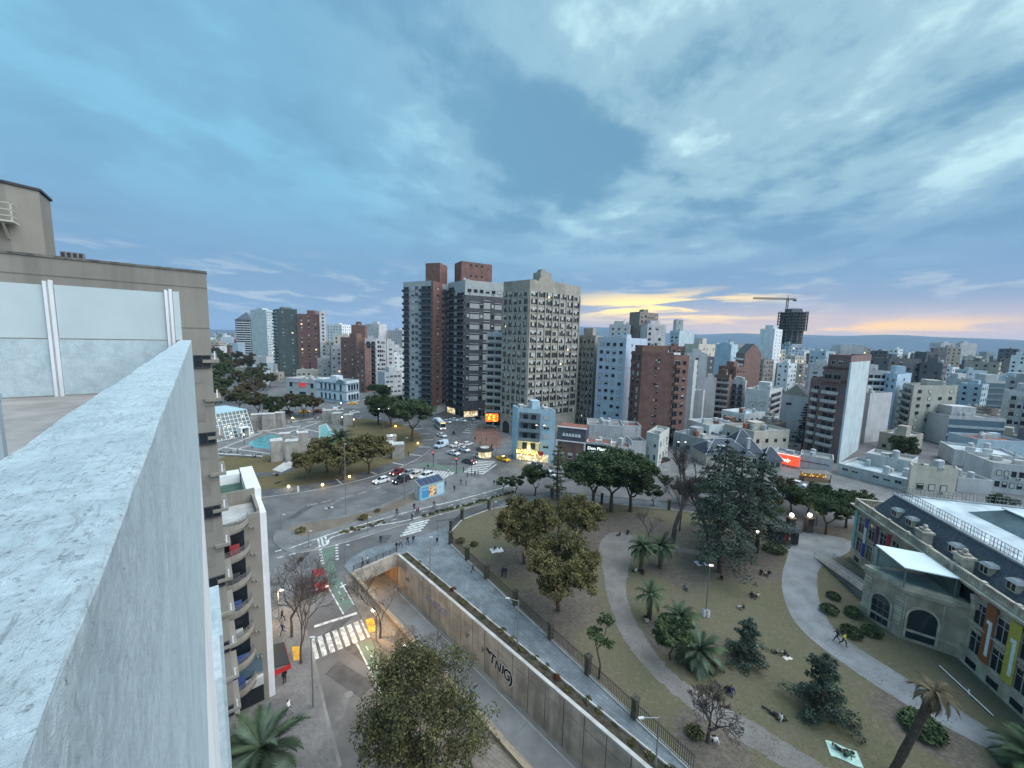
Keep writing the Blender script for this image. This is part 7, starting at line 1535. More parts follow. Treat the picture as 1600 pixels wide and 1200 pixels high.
for i, (x, y) in enumerate([(1234,832),(1262,832)]):
    p = at(x, y); t = thing('gate_pillar', ['left gate pillar with a glowing globe lamp','right gate pillar with a glowing globe lamp'][i], 'pillar', (p.x,p.y,0.14)); obj('shaft', MB().box(-0.6,-0.6,0,0.6,0.6,2.9).box(-0.7,-0.7,2.9,0.7,0.7,3.1), mat('gate_brick', (0.09,0.075,0.065), 0.9, var=0.3, scale=2), parent=t); obj('globe', MB().ball((0,0,3.6),0.42,n=9,m=6), BULB, parent=t, smooth=True); obj('neck', MB().tube((0,0,3.1),(0,0,3.3),0.1,n=6), DARKM, parent=t)
    l = bpy.data.lights.new('lamp_light','POINT'); l.energy = 60; l.color = (1,0.8,0.5); l.shadow_soft_size = 0.4; obj('lamp_light', l, parent=t, loc=(0,-0.2,4.4))
# ------------------------------------------------------------------ street lamps
def pole(label, x, y, top, arm=0.0, adir=0.0, twin=False, lit=False, watts=0, col=(1,0.8,0.5), r0=0.10, m=None, z=0.13):
    p = at(x, y); dist = p.y; h = EYE - (EYE)*( (ray(x, top).z/ray(x, top).y) / (ray(x, y).z/ray(x, y).y) )
    t = thing('street_lamp', label, 'lamp', (p.x,p.y,z), adir); m = m or METAL
    obj('pole', MB().tube((0,0,0),(0,0,h),r0,r0*0.55,n=7), m, parent=t)
    hd = MB().box(-0.1,-0.1,-0.05,0.4,0.1,0.05).mesh('lamp_head', [BULB if lit else mat('lamp_grey', (0.5,0.52,0.53), 0.5, var=0)])
    for s in ((1,-1) if twin else (1,)):
        if arm: obj('arm', MB().tube((0,0,h-0.1),(s*arm,0,h+0.15),r0*0.5,n=5), m, parent=t)
        obj('lamp_head', hd, parent=t, loc=(s*arm,0,h+0.15), rot=0 if s > 0 else pi)
    if watts:
        l = bpy.data.lights.new('lamp_light','POINT'); l.energy = watts; l.color = col; l.shadow_soft_size = 0.3; obj('lamp_light', l, parent=t, loc=(arm+0.25,0,h-0.25))
    return t
for a in [('tall thin lamp post on the plaza island in front of the olive clump',541,806,696,0.0,0,False), ('lamp post with a crossed white head at the plaza right of the palm',600,692,640,1.4,0.3,True,True), ('dark lamp post beside the solar shelter',632,782,686,0.5,0.2), ('tall lamp post at the shops of the right twin tower',738,664,622,0.8,2.6), ('tall pale lamp post on the red-paved corner',752,700,640,0.8,2.8), ('lamp post near the news kiosk',775,716,668,0.6,2.8),
          ('twin-headed lamp post before the light blue corner block',842,732,666,1.0,0.0,True,True), ('slim lamp post on the walkway by the crossing stripes',684,830,806,0.3,0), ('slim lamp post beside the slip road walkway',771,806,786,0.3,0), ('lamp post on the planter at the top of the underpass wall',672,902,842,0.0,0), ('lamp post with a white arm halfway down the underpass wall',808,1011,940,1.2,3.0), ('lamp post with a white disc head at the lower walkway',1024,1200,1122,1.6,3.3), ('lamp post standing on the middle of the park lawn',1102,964,886,0.0,0,False,True), ('lamp pole on the left pavement near the bottom',490,1106,1000,0.0,0), ('short dark lamp post at the left tip of the plaza island',439,826,806,0.5,0), ('dark post by the cycle arrows',483,856,832,0.2,0), ('dark post in the middle of the island bed',575,832,810,0.2,0), ('dark lamp post on the walkway corner by the cycle lane',539,879,854,0.4,0), ('lamp post at the street corner before the brick balcony wing',1062,735,692,0.9,0.0,True,True), ('lamp post by the north road left of the signed house',398,632,586,0.8,0.0), ('lamp post on the road behind the cedars',1205,800,760,0.8,2.5), ('lamp post in front of the grey row house',1412,790,740,0.8,2.6)]:
    pole(*a, **({'r0': 0.16} if a[3] - a[2] else {}) if False else {})
# warm lamps that light the ground
pole('warm street lamp glowing in the bare tree by the underpass', 588, 1003, 962, 0.6, 2.4, lit=True, watts=360, col=(1.0,0.62,0.26))
pole('warm street lamp lighting the pavement by the shop awning', 436, 968, 925, 0.4, 0.0, lit=True, watts=210, col=(1.0,0.66,0.34))
pole('warm street lamp on the middle strip near the bottom tree', 640, 1075, 1020, 0.6, 2.4, lit=True, watts=210, col=(1.0,0.62,0.28))
for i, (x, y, l) in enumerate([(504,761,'yellow floodlight at the plaza rim under the small forked tree'), (546,748,'yellow floodlight at the plaza rim beside the tall lamp post'), (457,655,'yellow floodlight on the far plaza lawn'), (653,695,'yellow bollard light under the big dark plaza tree'), (451,764,'small white ground light at the plaza rim'), (618,668,'yellow ground light under the dark plaza trees')]):
    p = at(x, y); t = thing('ground_light', l, 'light', (p.x,p.y,0.17)); obj('lens', MB().ball((0,0,0.42),0.34,n=8,m=5), BULBY if 'yellow' in l else BULB, parent=t); obj('post', MB().tube((0,0,0),(0,0,0.35),0.12,n=6), DARKM, parent=t)
    lt = bpy.data.lights.new('lamp_light','POINT'); lt.energy = 45; lt.color = (1.0,0.72,0.28); lt.shadow_soft_size = 0.3; obj('lamp_light', lt, parent=t, loc=(0,0,1.1))
for i, (x, y, h, l) in enumerate([(382,694,3,'white globe lamp at the pavilion door'), (441,704,5,'white globe lamp between the near plaza pillars'), (466,699,5,'white globe lamp right of the near plaza pillars'), (420,655,4,'white globe lamp above the far pillars'), (437,655,4,'second white globe lamp above the far pillars'), (535,668,4,'white globe lamp before the palace pillars'), (553,668,3,'white globe lamp right of the palace pillars'), (478,640,5,'white globe lamp before the signed house'), (462,640,5,'left white globe lamp before the signed house'), (533,640,3,'white globe lamp at the palace door'), (612,705,5,'white globe lamp on the pillars by the ring road'), (655,668,5,'lit lamp at the left twin tower shops'), (744,662,4,'lit globe before the right twin tower shops'), (1292,800,4,'white lamp on the road right of the gate'), (1182,788,5,'white lamp between the cedars'), (1275,822,3,'white lamp post inside the park gate'), (1180,866,4,'small white lamp under the cedars')]):
    lampglobe(l, x, y, h, 0.26)
# traffic lights
for i, (x, y, l) in enumerate([(713,741,'traffic light at the corner of the plaza island, left one'), (737,744,'traffic light at the corner of the plaza island, right one'), (677,730,'traffic light on the crossing beside the pedestrians')]):
    p = at(x, y); t = thing('traffic_light', l, 'traffic light', (p.x,p.y,0.13)); obj('pole', MB().tube((0,0,0),(0,0,4.6),0.09,n=6), DARKM, parent=t); obj('signal_box', MB().box(-0.25,-0.2,3.4,0.25,0.2,4.6), wallm((0.09,0.09,0.16)), parent=t)
    for k in range(3): obj('lens', MB().ball((0,-0.21,3.6+k*0.38),0.12,0.05,0.12,n=7,m=4), glow('red_lens',(1,0.05,0.03),3) if k == 2 else DARKM, parent=t)
# ------------------------------------------------------------------ vehicles
TYRE = mat('tyre', (0.02,0.02,0.021), 0.9, var=0); RIM = mat('rim', (0.35,0.36,0.37), 0.35, metal=0.6, var=0); HL = glow('headlight', (1.0,0.95,0.85), 1.6); HLO = mat('headlight_off', (0.6,0.62,0.63), 0.2, var=0); TLM = glow('taillight', (0.8,0.03,0.02), 0.7)
wheel_m = MB().tube((0,-0.1,0),(0,0.1,0),0.33,n=14).mesh('wheel', TYRE); rim_m = MB().tube((0,-0.11,0),(0,0.11,0),0.2,n=10).mesh('rim', RIM); hl_on = MB().ball((0,0,0),0.08,0.2,0.11,n=8,m=5).mesh('headlight', HL); hl_off = MB().ball((0,0,0),0.08,0.2,0.11,n=8,m=5).mesh('headlight', HLO); tl_m = MB().ball((0,0,0),0.06,0.16,0.12,n=8,m=5).mesh('taillight', TLM)
PROF = {  # (x, z) lower outline top edge, greenhouse (x at belt rear, roof rear, roof front, belt front), belt z, roof z, width, wheels
 'hatch': ([(-2.0,0.45),(-2.02,0.80),(-1.9,0.98),(0.75,0.95),(1.75,0.80),(2.0,0.62),(2.02,0.35)], (-1.85,-1.35,0.25,1.0), 0.95, 1.48, 1.74, (-1.25,1.28)),
 'sedan': ([(-2.2,0.45),(-2.22,0.85),(-2.1,0.98),(0.85,0.94),(1.95,0.80),(2.2,0.62),(2.22,0.35)], (-1.65,-0.95,0.35,1.1), 0.95, 1.45, 1.78, (-1.35,1.38)),
 'suv': ([(-2.2,0.5),(-2.22,0.95),(-2.1,1.08),(0.9,1.05),(1.95,0.95),(2.2,0.75),(2.22,0.4)], (-2.1,-1.8,0.4,1.1), 1.06, 1.70, 1.84, (-1.35,1.38)),
 'van': ([(-2.4,0.5),(-2.42,1.1),(-2.38,1.2),(1.3,1.15),(2.1,1.0),(2.4,0.8),(2.42,0.4)], (-2.38,-2.25,0.95,1.65), 1.15, 2.05, 1.9, (-1.5,1.55)),
 'pickup': ([(-2.6,0.5),(-2.62,1.0),(-2.55,1.05),(1.1,1.05),(2.3,0.98),(2.6,0.8),(2.62,0.4)], (-0.75,-0.55,0.6,1.2), 1.05, 1.72, 1.85, (-1.6,1.65))}
CARM = {}
def car_meshes(kind, col):
    k = (kind, col)
    if k in CARM: return CARM[k]
    top, gh, zb, zr, wd, wx = PROF[kind]; mb = MB(); h = wd/2; m = paint(col)
    poly = [(top[0][0],0.28)] + top + [(top[-1][0],0.28)]
    def side(y, s): return [(x, y, z) for x, z in poly]
    n = len(poly); i = mb.pts([(x, -h+0.04, z) for x, z in poly]); j = mb.pts([(x, h-0.04, z) for x, z in poly]); i2 = mb.pts([(x*0.985, -h*0.86, z-0.0 if z < 0.5 else z+0.035) for x, z in poly]); j2 = mb.pts([(x*0.985, h*0.86, z if z < 0.5 else z+0.035) for x, z in poly])
    mb.f.append(tuple(range(i, i+n))); mb.m.append(0); mb.f.append(tuple(range(j+n-1, j-1, -1))); mb.m.append(0)
    for a, b in ((i2, i), (j2, i2), (j, j2)):
        for q in range(n-1): mb.f.append((a+q, a+q+1, b+q+1, b+q)); mb.m.append(0)
    a, b, c, d = gh; hr, hb = h*0.74, h*0.9
    mb.hexa([(b,-hr,zr-0.05),(c,-hr,zr-0.05),(c,hr,zr-0.05),(b,hr,zr-0.05)], [(b+0.08,-hr*0.93,zr),(c-0.1,-hr*0.93,zr),(c-0.1,hr*0.93,zr),(b+0.08,hr*0.93,zr)])
    for x0, x1 in ((a,b),(d,c),((a+d)/2-0.1,(b+c)/2-0.05)):
        for s in (-1,1): mb.hexa([(x0-0.05,s*hb-0.03,zb),(x0+0.05,s*hb-0.03,zb),(x0+0.05,s*hb+0.03,zb),(x0-0.05,s*hb+0.03,zb)], [(x1-0.05,s*hr-0.03,zr-0.04),(x1+0.05,s*hr-0.03,zr-0.04),(x1+0.05,s*hr+0.03,zr-0.04),(x1-0.05,s*hr+0.03,zr-0.04)])
    if kind == 'van':
        for s in (-1,1): mb.hexa([(a,s*hb-0.02,zb),(-0.1,s*hb-0.02,zb),(-0.1,s*hb+0.03,zb),(a,s*hb+0.03,zb)], [(b,s*hr-0.02,zr-0.04),(-0.1,s*hr-0.02,zr-0.04),(-0.1,s*hr+0.035,zr-0.04),(b,s*hr+0.035,zr-0.04)])
    g = MB(); g.hexa([(a,-hb,zb-0.02),(d,-hb,zb-0.02),(d,hb,zb-0.02),(a,hb,zb-0.02)], [(b,-hr,zr-0.052),(c,-hr,zr-0.052),(c,hr,zr-0.052),(b,hr,zr-0.052)])
    u = MB(); u.box(poly[0][0]+0.1,-h*0.8,0.18,poly[-1][0]-0.1,h*0.8,0.3); u.box(poly[-1][0]-0.03,-h*0.6,0.36,poly[-1][0]+0.02,h*0.6,0.52)
    if kind == 'pickup': u.box(-2.5,-h*0.8,1.07,-0.8,h*0.8,1.095)
    CARM[k] = (mb.mesh('body', m), g.mesh('glass', GLASS), u.mesh('trim', DARKM)); return CARM[k]
def car(label, kind, col, rear, front, lights=False, z=0.01, scale=1.0, name='parked_car', cat='car', extra=None):
    a, b = at(*rear), at(*front); c = (a+b)/2; ang = math.atan2((b-a).y, (b-a).x)
    t = thing({'van':'van','pickup':'pickup_truck'}.get(kind, 'car'), label, {'van':'van','pickup':'pickup'}.get(kind, 'car'), (c.x,c.y,z), ang, scale); top, gh, zb, zr, wd, wx = PROF[kind]; bm, gm2, um = car_meshes(kind, col)
    obj('body', bm, parent=t); obj('windows', gm2, parent=t); obj('trim', um, parent=t)
    for x in wx:
        for s in (-1,1): w_ = obj('wheel', wheel_m, parent=t, loc=(x,s*(wd/2-0.1),0.33)); obj('rim', rim_m, parent=w_)
    L_ = top[-1][0]
    for s in (-1,1): obj('headlight', hl_on if lights else hl_off, parent=t, loc=(L_-0.06,s*wd*0.36,top[-2][1]+0.02)); obj('taillight', tl_m, parent=t, loc=(top[1][0]+0.03,s*wd*0.4,top[1][1]))
    if extra == 'taxi': obj('roof_sign', MB().box(-0.15,-0.35,zr,0.15,0.35,zr+0.18), glow('taxi_sign',(1,0.9,0.5),1.0), parent=t); obj('yellow_band', MB().box(-0.3,-wd/2-0.005,0.5,0.2,wd/2+0.005,0.9), DARKM, parent=t)
    if extra == 'stripe': obj('roof_rack', MB().box(-1.2,-0.5,zr,0.2,0.5,zr+0.08), DARKM, parent=t)
    return t
Wc, Kc, Rc, Sc, Yc = (0.66,0.68,0.68), (0.022,0.024,0.028), (0.30,0.02,0.025), (0.36,0.38,0.40), (0.80,0.42,0.01)
car('white hatchback leading on the ring road below the plaza trees','hatch',Wc,(607,751),(585,757),True)
car('black estate car in front of the queue at the crossing','suv',Kc,(638,750),(616,757),True)
car('dark red car at the kerb side of the queue','sedan',(0.14,0.012,0.015),(631,737),(612,744),True)
car('grey car second along the kerb in the queue','sedan',(0.26,0.27,0.29),(647,738),(627,746),True)
car('cream-white small car in the middle of the queue','hatch',(0.55,0.53,0.45),(657,742),(640,749),True)
car('white car with red lights beside the solar shelter','suv',Wc,(675,744),(655,751),False)
car('pale blue delivery van on the ring road','van',(0.50,0.62,0.70),(700,695),(679,702),False,scale=1.1)
car('white taxi right of the pale blue van','sedan',Wc,(703,700),(723,696),False,extra='taxi')
car('white hatchback nearest the red-paved corner','hatch',Wc,(723,698),(739,694))
car('white sedan behind the white hatchbacks','sedan',Wc,(716,702),(735,708))
car('white car beside the traffic island light','sedan',Wc,(700,708),(718,713))
car('white car waiting at the wide crossing','sedan',Wc,(741,713),(760,718))
car('dark green-grey car on the wide crossing','sedan',(0.06,0.085,0.09),(724,722),(742,726),True)
car('yellow taxi by the burger bar kerb','sedan',Yc,(777,717),(796,723),extra='taxi')
car('silver pickup in front of the light blue corner block','pickup',Sc,(846,731),(826,728))
car('white car under the bus front','sedan',Wc,(683,680),(698,685))
car('white car glimpsed through the dark park trees','hatch',Wc,(898,742),(915,733))
car('dark car parked by the cornice house','suv',Kc,(1028,724),(1046,719))
car('white car before the red sign shop','sedan',Wc,(1238,757),(1256,762))
car('dark car beside the flower stall','sedan',(0.07,0.05,0.09),(1268,768),(1288,773))
car('white car on the road left of the park gate','sedan',Wc,(1230,779),(1250,784))
car('pale car behind the low trees by the gate','hatch',(0.55,0.58,0.6),(1262,784),(1280,789))
car('white car seen between the park trees and slip road','hatch',Wc,(852,742),(868,746))
for i, (x, y, k, c, l) in enumerate([(476,645,'sedan',Yc,'yellow-white taxi before the signed house'), (507,643,'sedan',Wc,'white car before the white palace, left one'), (528,642,'van',Wc,'white van before the white palace'), (554,646,'sedan',Wc,'white car right of the white palace van'), (428,645,'suv',Kc,'dark car under the trees left of the signed house'), (450,646,'suv',(0.05,0.03,0.03),'dark red-black car under the trees before the signed house'), (551,632,'sedan',Yc,'yellow car at the palace corner'), (572,628,'hatch',Wc,'white car on the street beside the palace'), (585,621,'hatch',Sc,'grey car on the street beside the palace'), (393,655,'sedan',Sc,'silver car behind the far pillars')]):
    car(l, k, c, (x-9,y+0.6), (x+9,y-0.6), i in (0,6,7))
for i, (x, y, c) in enumerate([(698,661,Wc),(710,658,Wc),(722,659,Wc),(735,656,(0.3,0.31,0.33)),(747,655,Kc)]):
    car('%s parked car in the row before the right twin tower' % ['first, white','second, white','third, white','fourth, grey','fifth, black'][i], 'sedan', c, (x-6,y-1), (x+6,y+1))
car('red car with headlights on coming down the avenue','suv',Rc,(497,903),(503,925),True,scale=1.0)
car('white small car below the bus rear','hatch',Wc,(676,657),(684,661))
# bus
a, b = at(678,659), at(698,678); c = (a+b)/2; ang = math.atan2((b-a).y,(b-a).x)
bs = thing('city_bus', 'white city bus on the ring road beside the big dark plaza tree', 'bus', (c.x,c.y,0.01), ang)
bb_ = MB(); bb_.hexa([(-5.6,-1.25,0.4),(5.6,-1.25,0.4),(5.6,1.25,0.4),(-5.6,1.25,0.4)], [(-5.55,-1.15,3.2),(5.45,-1.15,3.2),(5.45,1.15,3.2),(-5.55,1.15,3.2)]); obj('body', bb_, paint((0.62,0.64,0.65)), parent=bs)
for s in (-1,1):
    for k in range(8): obj('side_window', MB().box(-5.0+k*1.25,s*1.225-0.04,1.5,-3.9+k*1.25,s*1.225+0.04,2.6).mesh('side_window', GLASS), parent=bs)
    for x in (-3.2,3.6): w_ = obj('wheel', wheel_m, parent=bs, loc=(x,s*1.12,0.5), scale=1.5); obj('rim', rim_m, parent=w_)
    obj('headlight', hl_on, parent=bs, loc=(5.6,s*0.9,0.8)); obj('stripe', MB().box(-5.5,s*1.26-0.02,0.7,5.5,s*1.26+0.01,1.0), paint((0.15,0.25,0.4)), parent=bs)
obj('windscreen', MB().hexa([(5.5,-1.1,1.35),(5.61,-1.1,1.35),(5.61,1.1,1.35),(5.5,1.1,1.35)], [(5.45,-1.05,2.75),(5.54,-1.05,2.75),(5.54,1.05,2.75),(5.45,1.05,2.75)]), GLASS, parent=bs); obj('route_sign', MB().box(5.44,-0.8,2.85,5.53,0.8,3.1), glow('route_sign',(1,0.6,0.1),0.6), parent=bs); obj('roof_unit', MB().box(-3,-0.8,3.2,0.5,0.8,3.45), WHITE, parent=bs); obj('rear_window', MB().box(-5.62,-1.0,1.6,-5.56,1.0,2.6), GLASS, parent=bs)
# ------------------------------------------------------------------ people
def body(joints, bones, lab):
    """one continuous skinned figure; bones labelled for clothing"""
    me = bpy.data.meshes.new('body'); names = list(joints); idx = {n: i for i, n in enumerate(names)}
    me.from_pydata([joints[n][:3] for n in names], [(idx[a], idx[b]) for a, b in bones], []); o = bpy.data.objects.new('tmpb', me); COL.objects.link(o)
    md = o.modifiers.new('s', 'SKIN'); md.use_smooth_shade = True
    for i, n in enumerate(names): r_ = joints[n][3]; me.skin_vertices[0].data[i].radius = (r_, joints[n][4] if len(joints[n]) > 4 else r_); me.skin_vertices[0].data[i].use_root = (n == 'pelvis')
    o.modifiers.new('u', 'SUBSURF').levels = 1
    out = bpy.data.meshes.new_from_object(o.evaluated_get(bpy.context.evaluated_depsgraph_get())); bpy.data.objects.remove(o)
    out.materials.clear()
    for k in range(5): out.materials.append(cloth((0.1,0.1,0.1)))
    J = {n: Vector(joints[n][:3]) for n in names}; head = J['head']; neck = J['neck']
    for p in out.polygons:
        c = p.center; best = (9, 0)
        for (a, b) in bones:
            q, t = geometry.intersect_point_line(c, J[a], J[b]); t = max(0, min(1, t)); dd = (lerp(J[a], J[b], t)-c).length
            if dd < best[0]: best = (dd, lab[(a, b)])
        k = best[1]
        if k == 0 and ((c-head).dot((head-neck).normalized()) > 0.045 or (c-head).x < -0.02 and (c-head).dot((head-neck).normalized()) > -0.06): k = 3
        p.material_index = k
    return out
def fig(pose):
    def m(d): return d
    J = {}
    def legs(lh, lk, la, lt, rh, rk, ra, rt):
        J.update(lhip=(*lh,0.095), lknee=(*lk,0.068), lank=(*la,0.048), ltoe=(*lt,0.042), rhip=(*rh,0.095), rknee=(*rk,0.068), rank=(*ra,0.048), rtoe=(*rt,0.042))
    def arms(ls, le, lw, lf, rs, re, rw, rf): J.update(lsh=(*ls,0.066), lel=(*le,0.05), lwr=(*lw,0.036), lha=(*lf,0.034), rsh=(*rs,0.066), rel=(*re,0.05), rwr=(*rw,0.036), rha=(*rf,0.034))
    def trunk(pe, sp, ch, ne, he, tp): J.update(pelvis=(*pe,0.125,0.15), spine=(*sp,0.115,0.14), chest=(*ch,0.125,0.175), neck=(*ne,0.055), head=(*he,0.098), crown=(*tp,0.072))
    if pose == 'stand':
        trunk((0,0,.93),(0,0,1.12),(0,0,1.34),(0.01,0,1.49),(0.03,0,1.61),(0.02,0,1.70)); legs((0,.1,.88),(.02,.11,.5),(0,.11,.09),(.14,.12,.04),(0,-.1,.88),(.02,-.11,.5),(0,-.11,.09),(.14,-.12,.04)); arms((0,.2,1.40),(-.02,.25,1.13),(.06,.24,.88),(.09,.23,.78),(0,-.2,1.40),(-.02,-.25,1.13),(.06,-.24,.88),(.09,-.23,.78))
    elif pose == 'walk':
        trunk((0,0,.92),(.01,0,1.11),(.04,0,1.33),(.06,0,1.48),(.09,0,1.60),(.08,0,1.69)); legs((0,.1,.87),(.22,.1,.52),(.30,.1,.10),(.44,.1,.06),(0,-.1,.87),(-.06,-.1,.48),(-.36,-.1,.18),(-.28,-.1,.05)); arms((.04,.2,1.39),(-.14,.24,1.15),(-.2,.23,.92),(-.2,.22,.82),(.04,-.2,1.39),(.16,-.24,1.15),(.34,-.22,1.0),(.42,-.21,.97))
    elif pose == 'sit':
        trunk((0,0,.13),(-.06,0,.32),(-.06,0,.54),(-.02,0,.69),(.02,0,.80),(.02,0,.89)); legs((.06,.1,.12),(.38,.16,.42),(.55,.1,.09),(.68,.1,.05),(.06,-.1,.12),(.40,-.2,.30),(.62,-.05,.09),(.74,-.02,.05)); arms((-.06,.2,.60),(.1,.26,.38),(.30,.2,.42),(.38,.17,.44),(-.06,-.2,.60),(-.2,-.26,.34),(-.26,-.26,.10),(-.24,-.26,.04))
    else:
        trunk((0,0,.14),(-.22,0,.20),(-.44,0,.28),(-.57,0,.38),(-.64,0,.47),(-.67,0,.56)); legs((.08,.09,.13),(.48,.12,.30),(.84,.12,.08),(.92,.12,.15),(.08,-.09,.13),(.5,-.12,.1),(.92,-.14,.07),(.98,-.14,.17)); arms((-.44,.2,.32),(-.62,.3,.12),(-.42,.32,.05),(-.34,.3,.05),(-.44,-.2,.32),(-.2,-.26,.22),(-.02,-.18,.26),(.06,-.15,.26))
    B = [('pelvis','spine',1),('spine','chest',1),('chest','neck',1),('neck','head',0),('head','crown',0)]
    for s in 'lr': B += [('pelvis',s+'hip',2),(s+'hip',s+'knee',2),(s+'knee',s+'ank',2),(s+'ank',s+'toe',4),('chest',s+'sh',1),(s+'sh',s+'el',1),(s+'el',s+'wr',1),(s+'wr',s+'ha',0)]
    return body(J, [b[:2] for b in B], {b[:2]: b[2] for b in B})
FIG = {p: fig(p) for p in ('stand','walk','sit','recline')}
SKIN = [mat('skin_a', (0.42,0.26,0.19), 0.6, var=0), mat('skin_b', (0.30,0.18,0.12), 0.6, var=0)]
HAIR = [mat('hair_dark', (0.02,0.016,0.014), 0.7, var=0), mat('hair_brown', (0.06,0.035,0.02), 0.7, var=0)]
CW = {'black':(0.02,0.02,0.022),'navy':(0.025,0.035,0.09),'white':(0.62,0.62,0.60),'grey':(0.18,0.18,0.19),'red':(0.40,0.04,0.05),'pink':(0.60,0.14,0.24),'blue':(0.07,0.14,0.32),'beige':(0.42,0.36,0.27),'green':(0.07,0.13,0.08),'yellow':(0.55,0.50,0.08),'brown':(0.14,0.08,0.05),'jeans':(0.06,0.09,0.16)}
def person(where, pose, top, low, x, y, face=None, z=0.145):
    p = at(x, y); r = random.Random(int(x*13+y*7)); face = r.uniform(0,6.28) if face is None else face
    act = {'stand':'standing','walk':'walking','sit':'sitting','recline':'reclining'}[pose]
    o = obj('person', FIG[pose], loc=(p.x,p.y,z), rot=face, scale=r.uniform(0.96,1.06), label=' '.join(('person in %s %s %s' % (top if top == low else top + ' and ' + low, '' if where.startswith('riding') else act, where)).split()), cat='person')
    for i, m in enumerate((r.choice(SKIN), cloth(CW[top]), cloth(CW[low]), r.choice(HAIR), cloth((0.05,0.05,0.05)))): o.material_slots[i].link = 'OBJECT'; o.material_slots[i].material = m
    return o
for a in [('at the top end of the underpass railing','walk','black','grey',620,862),('behind the railing walkers, second of four','walk','grey','black',626,856),('near the striped crossing, third of the walkway four','walk','navy','black',637,852),('near the striped crossing, rightmost of the walkway four','walk','black','jeans',646,851),('alone by the fence corner','walk','black','black',683,853),('crossing the slip road','walk','navy','navy',595,850),('leaning at the underpass railing','stand','grey','black',567,887),('beside the person at the railing','stand','white','jeans',574,885),
          ('by the shop awning on the left pavement','walk','black','black',441,972),('nearest the bare tree on the left pavement','walk','navy','navy',442,993),('on the left pavement below the awning','stand','black','black',445,1070),('at the bottom of the left pavement','walk','white','grey',452,1119),
          ('at the wide crossing corner','stand','black','black',724,739),('between the two island traffic lights','walk','grey','black',730,747),('right of the island traffic lights','stand','black','black',742,745),('beside the right island traffic light','stand','navy','grey',747,745),('in the middle of the plaza island','walk','black','black',720,758),('following across the plaza island','walk','grey','jeans',728,760),('alone in front of the solar shelter','walk','black','black',710,769),('by the smallest street tree','stand','black','grey',772,760),('next to the person by the smallest street tree','stand','grey','black',776,760),('stepping onto the left crossing','walk','black','black',663,739),('in the middle of the left crossing','walk','grey','black',673,742),('at the end of the left crossing','walk','black','jeans',669,735),('on the left crossing near the island','walk','white','black',700,742),
          ('on the cycle path beside the pink coat','walk','black','black',647,799),('on the cycle path wearing a pink coat','walk','pink','black',651,804),('right of the pink coat','walk','black','navy',654,805),('in front of the pink coat','walk','navy','black',644,815),('at the shelter end','stand','grey','black',696,760),('on the plaza pavement near the ring pillars','stand','black','black',638,713),
          ('along the outside of the park fence','walk','grey','black',739,896),('in a pair on the lawn, left one','stand','navy','black',785,903),('in a pair on the lawn, right one','stand','black','navy',790,903),('on the path in a bright jacket','walk','yellow','black',1317,1010),('walking with the bright jacket','walk','black','navy',1307,1004),('under the cedars','walk','black','black',1184,851),('by the gate booth','stand','black','grey',1244,850),('before the gate booth','stand','white','grey',1232,853),
          ('near the pool edge','stand','navy','grey',394,705),('at the pavilion portal','stand','navy','jeans',377,685),('right of the pavilion portal','stand','black','black',381,684),('by the far pillars','stand','black','grey',414,671),
          ('on the red-paved corner by the screen','stand','black','black',742,690),('on the red-paved corner near the kerb','walk','grey','black',750,697),('behind the news kiosk','stand','black','navy',768,702),('near the screen on the red paving','stand','red','black',760,690),('on the pavement before the burger bar','walk','black','black',800,718),('on the pavement at the lit shop door','stand','brown','black',815,722),('on the crossing before the right twin tower','walk','black','black',735,672),
          ('under the dark green tree group, left one','stand','black','black',932,800),('under the dark green trees, right one','walk','brown','black',948,803)]: person(*a)
for a in [('left of the pair by the left palm','sit','white','black',993,895),('right of the pair by the left palm','sit','black','black',1004,897),('alone on the lawn left of the park lamp','sit','grey','navy',1071,922),('on a pale round blanket','sit','navy','black',1094,883),('under the front cedar','sit','black','grey',1127,907),('left of the trio near the curved path','sit','black','black',1189,898),('middle of the trio near the curved path','sit','beige','black',1195,900),('right of the trio near the curved path','sit','black','jeans',1201,899),('left of the pair right of the park lamp','sit','black','black',1174,934),('right of the pair right of the park lamp','sit','beige','black',1183,935),('alone above the small bushy cedar','sit','black','white',1160,954),('beside the yellowing palm','sit','black','white',1009,970),('behind the middle palm','sit','white','jeans',1062,952),('left of the pair right of the small bushy cedar','recline','black','grey',1213,1021),('right of the pair right of the small bushy cedar','sit','black','beige',1225,1027),('left of the pair below the lowest palm','sit','black','navy',1136,1083),('right of the pair below the lowest palm','sit','navy','black',1142,1084),('upper one left of the dark bushy cedar','recline','black','black',1206,1118),('lower one left of the dark bushy cedar','sit','white','black',1220,1128),('on the pale green picnic cloth','recline','black','green',1314,1176),('at the end of the pale green picnic cloth','sit','green','black',1322,1186),('under the low bare tree','sit','white','black',1116,1163),('on the white blanket near the fence','sit','black','white',773,861),('on the lawn near the top of the dirt path','sit','black','black',968,838),('near the palms at the top of the dirt path','sit','black','black',981,835),
          ('on the plaza lawn above the small ground light','recline','black','black',434,756),('in a pair on the plaza lawn, left one','sit','beige','black',428,744),('in a pair on the plaza lawn, right one','sit','black','black',433,745)]: person(*a)
for i in range(14):
    x = [345,350,357,362,372,379,383,395,399,403,407,448,455,470][i]; y = [708,710,711,708,709,714,714,715,716,714,714,664,663,661][i]
    person('on the plaza court bench, %s from left' % ordw[i], 'sit', rnd.choice(['black','navy','grey','black']), rnd.choice(['black','jeans']), x, y, z=0.6 if i > 10 else 0.22)
